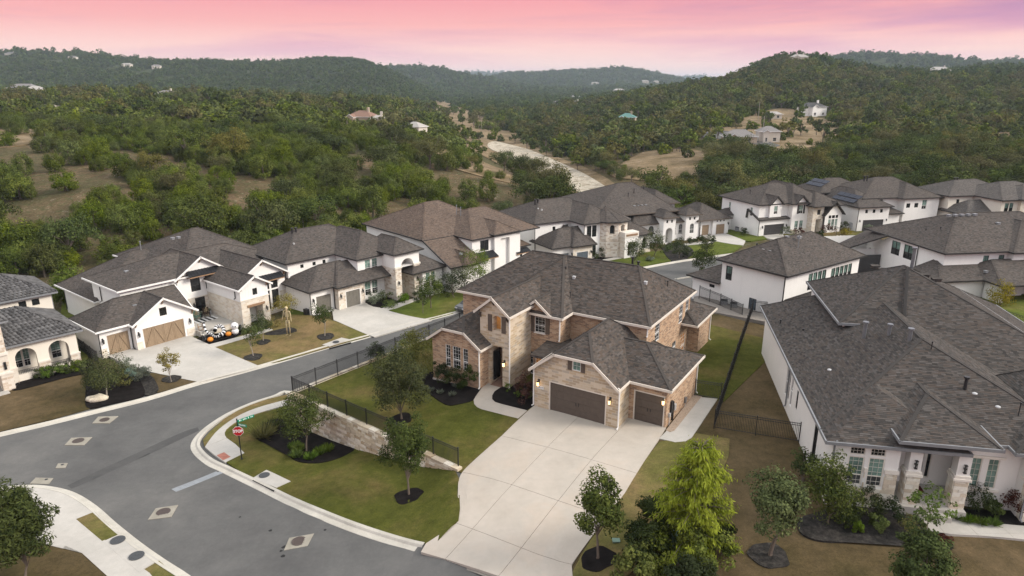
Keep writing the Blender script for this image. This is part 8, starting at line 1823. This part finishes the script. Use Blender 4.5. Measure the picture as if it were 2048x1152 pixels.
# ---------------------------------------------------------------- the cedar and oak country
def cedar(seed, n, size, nc):
    g = random.Random(seed); r, h = 1.9 + g.random() * .6, 3.7 + g.random() * 1.1
    p, c = clump_cloud(nc, n, r, h * .52, h * .5, size, cr_=.30, shell=.72, low=-.8, seed=seed, flat=1.1, lobes=.13, aspect=1.2)
    b = MB(); b.tube([(0, 0, -.5), (0, 0, h * .6)], [.2, .08], 5); return leaf_mesh('cedar', [p], ['cedar_leaf', 'bark'], b)
def oak(seed, n, size, nc, leaf):
    g = random.Random(seed); r, h = 3.1 + g.random() * 1.0, 6.0 + g.random() * 1.5
    p, c = clump_cloud(nc, n, r, h * .33, h * .64, size, cr_=.28, shell=.55, low=-.45, seed=seed, flat=.8, lobes=.24)
    return leaf_mesh('oak', [p], [leaf, 'bark'], limbs(c, h * .36, .22, seed, h, 7))
CED = [cedar(200 + i, 5200, .165, 60) for i in range(6)]; OAK = [oak(220 + i, 3600, .24, 50, ['oak_leaf', 'oak_leaf', 'oak_leaf', 'autumn_leaf'][i]) for i in range(4)]
CEDL = [cedar(240 + i, 420, .75, 26) for i in range(4)]; OAKL = [oak(260 + i, 420, .75, 24, ['oak_leaf', 'autumn_leaf', 'cedar_leaf'][i]) for i in range(3)]
def far_tree(seed):
    p, c = clump_cloud(10, 110, 3.0, 2.6, 2.2, 1.5, cr_=.42, shell=.4, low=-.4, seed=seed, lobes=.25); return leaf_mesh('far_tree', [p], ['far_leaf'])
FARM = [far_tree(280 + i) for i in range(4)]
# where the houses stand: nothing grows nearer than the line behind them
rear = {}
for h_ in HOUSES:
    for u, v in h_.ext:
        x, y, _ = h_.world(u, v); t = round(x / y, 2)
        for k in (-2, -1, 0, 1, 2): rear[round(t + k * .01, 2)] = max(rear.get(round(t + k * .01, 2), 0), y)
rt = sorted(rear); ry_ = np.array([rear[t] for t in rt]); ry_ = np.array([max(ry_[max(0, i - 3):i + 4]) for i in range(len(ry_))])
def vnoise(x, y, s, seed):
    g = np.random.default_rng(seed); o = 0
    for k in range(4): a = g.random(4) * 6.28; f = (.7 + .6 * g.random(2)) * (1.6 ** k) / s; o = o + np.sin(x * f[0] + y * f[1] * .6 + a[0] + 1.3 * np.sin(y * f[1] * .7 + a[2])) * np.sin(y * f[1] - x * f[0] * .5 + a[1] + 1.1 * np.sin(x * f[0] * .8 + a[3])) / (1.35 ** k)
    return o
def scatter(r0, r1, sp, seed, half=.90):
    g = np.random.default_rng(seed); nr = int((r1 - r0) / sp); xs = []
    for i in range(nr):
        r = r0 + (i + .5) * sp; k = int(2 * half * r / sp); a = (np.arange(k) + g.random(k) * .9) / k * 2 * half - half; rr = r + (g.random(k) - .5) * sp * 1.3; xs.append(np.stack([rr * np.sin(a), rr * np.cos(a)], 1))
    p = np.concatenate(xs); x, y = p[:, 0], p[:, 1]; t = x / y
    ok = (y > np.interp(t, rt, ry_) + 3.6) & (y > 70)
    for nm, pp in PATCH:
        m = inside(x, y, pp)
        if nm != 'clearing':
            for f in ((1.0, 1.03, 1.06, 1.1, 1.14, 1.18, 1.22, 1.27) if nm in ('creek_bed', 'meadow', 'creek_bank') else (1.05, 1.1)):
                m |= inside(x * f, y * f, pp) & (g.random(len(x)) < (.78 if nm.startswith('creek') else .5))
        if nm in ('meadow', 'bare_ground', 'clearing', 'creek_bank'): m &= g.random(len(x)) > (.09 if nm != 'clearing' else .16)
        ok &= ~m
    for f_ in FAR:
        q = G(f_[0], f_[1]); ok &= ~((np.abs(x - q[0]) < f_[2] * .62 + 2) & (y > q[1] - (46 if q[1] < 700 else 90) * (1 if f_[2] > 8 else .7)) & (y < q[1] + f_[3] + 3))
    return x[ok], y[ok], g
def openness(x, y): return .8 * vnoise(x, y, 15, 3) + .8 * vnoise(x, y, 6, 5)
x1_, y1_, g1 = scatter(80, 430, 3.3, 31)
col1 = 1024 + 1425 * x1_ / y1_
open_ = openness(x1_, y1_)
keep = open_ < np.where(col1 < 950, np.where(y1_ < 210, .34, .9), np.where(col1 < 1450, np.where(y1_ < 400, .25, .9), np.where(y1_ < 330, .9, 1.1)))
keep &= ~((y1_ < np.interp(x1_ / y1_, rt, ry_) + 6) & (g1.random(len(x1_)) < .25))
x1_, y1_, col1 = x1_[keep], y1_[keep], col1[keep]
isoak = g1.random(len(x1_)) < np.where(col1 < 1000, .05, np.where(col1 > 1500, .35, .62))
z1_ = ground_z(x1_, y1_)
infr = (np.abs(col1 - 1024) < 1060); order = np.argsort(y1_ + np.where(infr, 0, 1e4))
sz1 = .52 + .7 * g1.random(len(x1_)) ** 1.5
own = np.zeros(len(x1_), bool); nced = noak = 0
for i in order:
    if not infr[i]: break
    if isoak[i]:
        if noak >= 190: continue
        noak += 1; o = put('oak_tree', OAK[i % 4], None, (x1_[i], y1_[i], z1_[i] - .15), (0, 0, (i * 2.399) % 6.28)); tag(o, 'olive green oak in the mixed wood of the valley behind the houses', 'tree', 'oaks in the valley wood')
        s_ = sz1[i] * 1.12
    else:
        if nced >= 300: continue
        nced += 1; o = put('cedar_tree', CED[i % 6], None, (x1_[i], y1_[i], z1_[i] - .2), (0, 0, (i * 2.399) % 6.28)); tag(o, 'bushy dark green cedar on the scrubby hillside behind the houses', 'tree', 'cedars behind the houses')
        s_ = sz1[i] * 1.05
    o.scale = (s_ * (.9 + .2 * ((i * 7) % 10) / 10), s_, s_ * (.85 + .4 * ((i * 3) % 10) / 10)); own[i] = True
    if nced >= 300 and noak >= 190: break
pts = [np.stack([x1_, y1_, z1_ - .2, sz1 * 1.05, np.where(isoak, np.where(y1_ > 260, 14 + (np.arange(len(x1_)) % 3), 6 + (np.arange(len(x1_)) % 4)), np.where(y1_ > 260, 10 + (np.arange(len(x1_)) % 4), np.arange(len(x1_)) % 6))], 1)[~own]]
for r0, r1, sp, lo, hi, sc_, seed in ((430, 800, 6.0, 10, 17, 1.15, 41), (800, 1700, 8.5, 17, 21, 1.15, 42), (1700, 3600, 17, 17, 21, 2.1, 43), (4800, 6600, 45, 17, 21, 4.0, 44)):
    x, y, g = scatter(r0, r1, sp, seed, .80); k = vnoise(x, y, 40, 9) < 1.25; x, y = x[k], y[k]
    z = ground_z(x, y); n = len(x); kinds = lo + (g.random(n) * (hi - lo)).astype(int); colx = 1024 + 1425 * x / y
    if hi == 17: kinds = np.where(g.random(n) < np.where(colx < 900, .82, .55), 10 + kinds % 4, 14 + kinds % 3)
    pts.append(np.stack([x, y, z - .3, sc_ * (.6 + .7 * g.random(n)), kinds], 1))
pts = np.concatenate(pts)
pcol = bpy.data.collections.new('tree_models')
for i, me in enumerate(CED + OAK + CEDL + OAKL + FARM):
    o = bpy.data.objects.new('tree_model_%02d' % i, me); pcol.objects.link(o)
me = bpy.data.meshes.new('forest'); me.vertices.add(len(pts)); me.vertices.foreach_set('co', pts[:, :3].astype(np.float32).ravel())
gq = np.random.default_rng(77); n = len(pts)
def attr(nm, ty, vals, prop='value'): a = me.attributes.new(nm, ty, 'POINT'); a.data.foreach_set(prop, vals)
attr('kind', 'INT', pts[:, 4].astype(np.int32)); attr('shade', 'FLOAT', gq.random(n).astype(np.float32)); attr('rot', 'FLOAT', (gq.random(n) * 6.28).astype(np.float32))
attr('sz', 'FLOAT_VECTOR', np.stack([pts[:, 3] * (.85 + .3 * gq.random(n)), pts[:, 3], pts[:, 3] * (.8 + .4 * gq.random(n))], 1).astype(np.float32).ravel(), 'vector')
me.update()
fo = put('forest', me); tag(fo, 'wooded hill country of cedars and oaks rolling to the far ridges', 'forest', kind='stuff')
ng = bpy.data.node_groups.new('forest_scatter', 'GeometryNodeTree')
ng.interface.new_socket('Geometry', in_out='INPUT', socket_type='NodeSocketGeometry'); ng.interface.new_socket('Geometry', in_out='OUTPUT', socket_type='NodeSocketGeometry')
gi, go = ng.nodes.new('NodeGroupInput'), ng.nodes.new('NodeGroupOutput'); inst = ng.nodes.new('GeometryNodeInstanceOnPoints'); ci = ng.nodes.new('GeometryNodeCollectionInfo')
ci.inputs['Collection'].default_value = pcol; ci.inputs['Separate Children'].default_value = True; ci.inputs['Reset Children'].default_value = True
def na(nm, ty): q = ng.nodes.new('GeometryNodeInputNamedAttribute'); q.data_type = ty; q.inputs[0].default_value = nm; return q.outputs[0]
cx = ng.nodes.new('ShaderNodeCombineXYZ'); L_ = ng.links.new; L_(na('rot', 'FLOAT'), cx.inputs[2])
L_(gi.outputs[0], inst.inputs['Points']); L_(ci.outputs[0], inst.inputs['Instance']); inst.inputs['Pick Instance'].default_value = True
L_(na('kind', 'INT'), inst.inputs['Instance Index']); L_(cx.outputs[0], inst.inputs['Rotation']); L_(na('sz', 'FLOAT_VECTOR'), inst.inputs['Scale']); L_(inst.outputs[0], go.inputs[0])
md = fo.modifiers.new('scatter', 'NODES'); md.node_group = ng
print('forest points', n, 'cedars', nced, 'oaks', noak)
# ---------------------------------------------------------------- air
b = MB(); b.box(-6000, 6000, -140, 9650, -75, 132)
hz = b.build('haze', [], None)
hm = bpy.data.materials.new('haze'); hm.use_nodes = True; hn = hm.node_tree; hn.nodes.clear()
ho = hn.nodes.new('ShaderNodeOutputMaterial'); hv = hn.nodes.new('ShaderNodeVolumePrincipled')
hv.inputs['Color'].default_value = (0.70, 0.85, 1.0, 1); hv.inputs['Density'].default_value = 0.000105; hv.inputs['Anisotropy'].default_value = 0.1
hn.links.new(hv.outputs[0], ho.inputs['Volume']); hz.data.materials.append(hm)
tag(hz, 'pale blue air haze over the valley and hills', 'haze', kind='stuff')
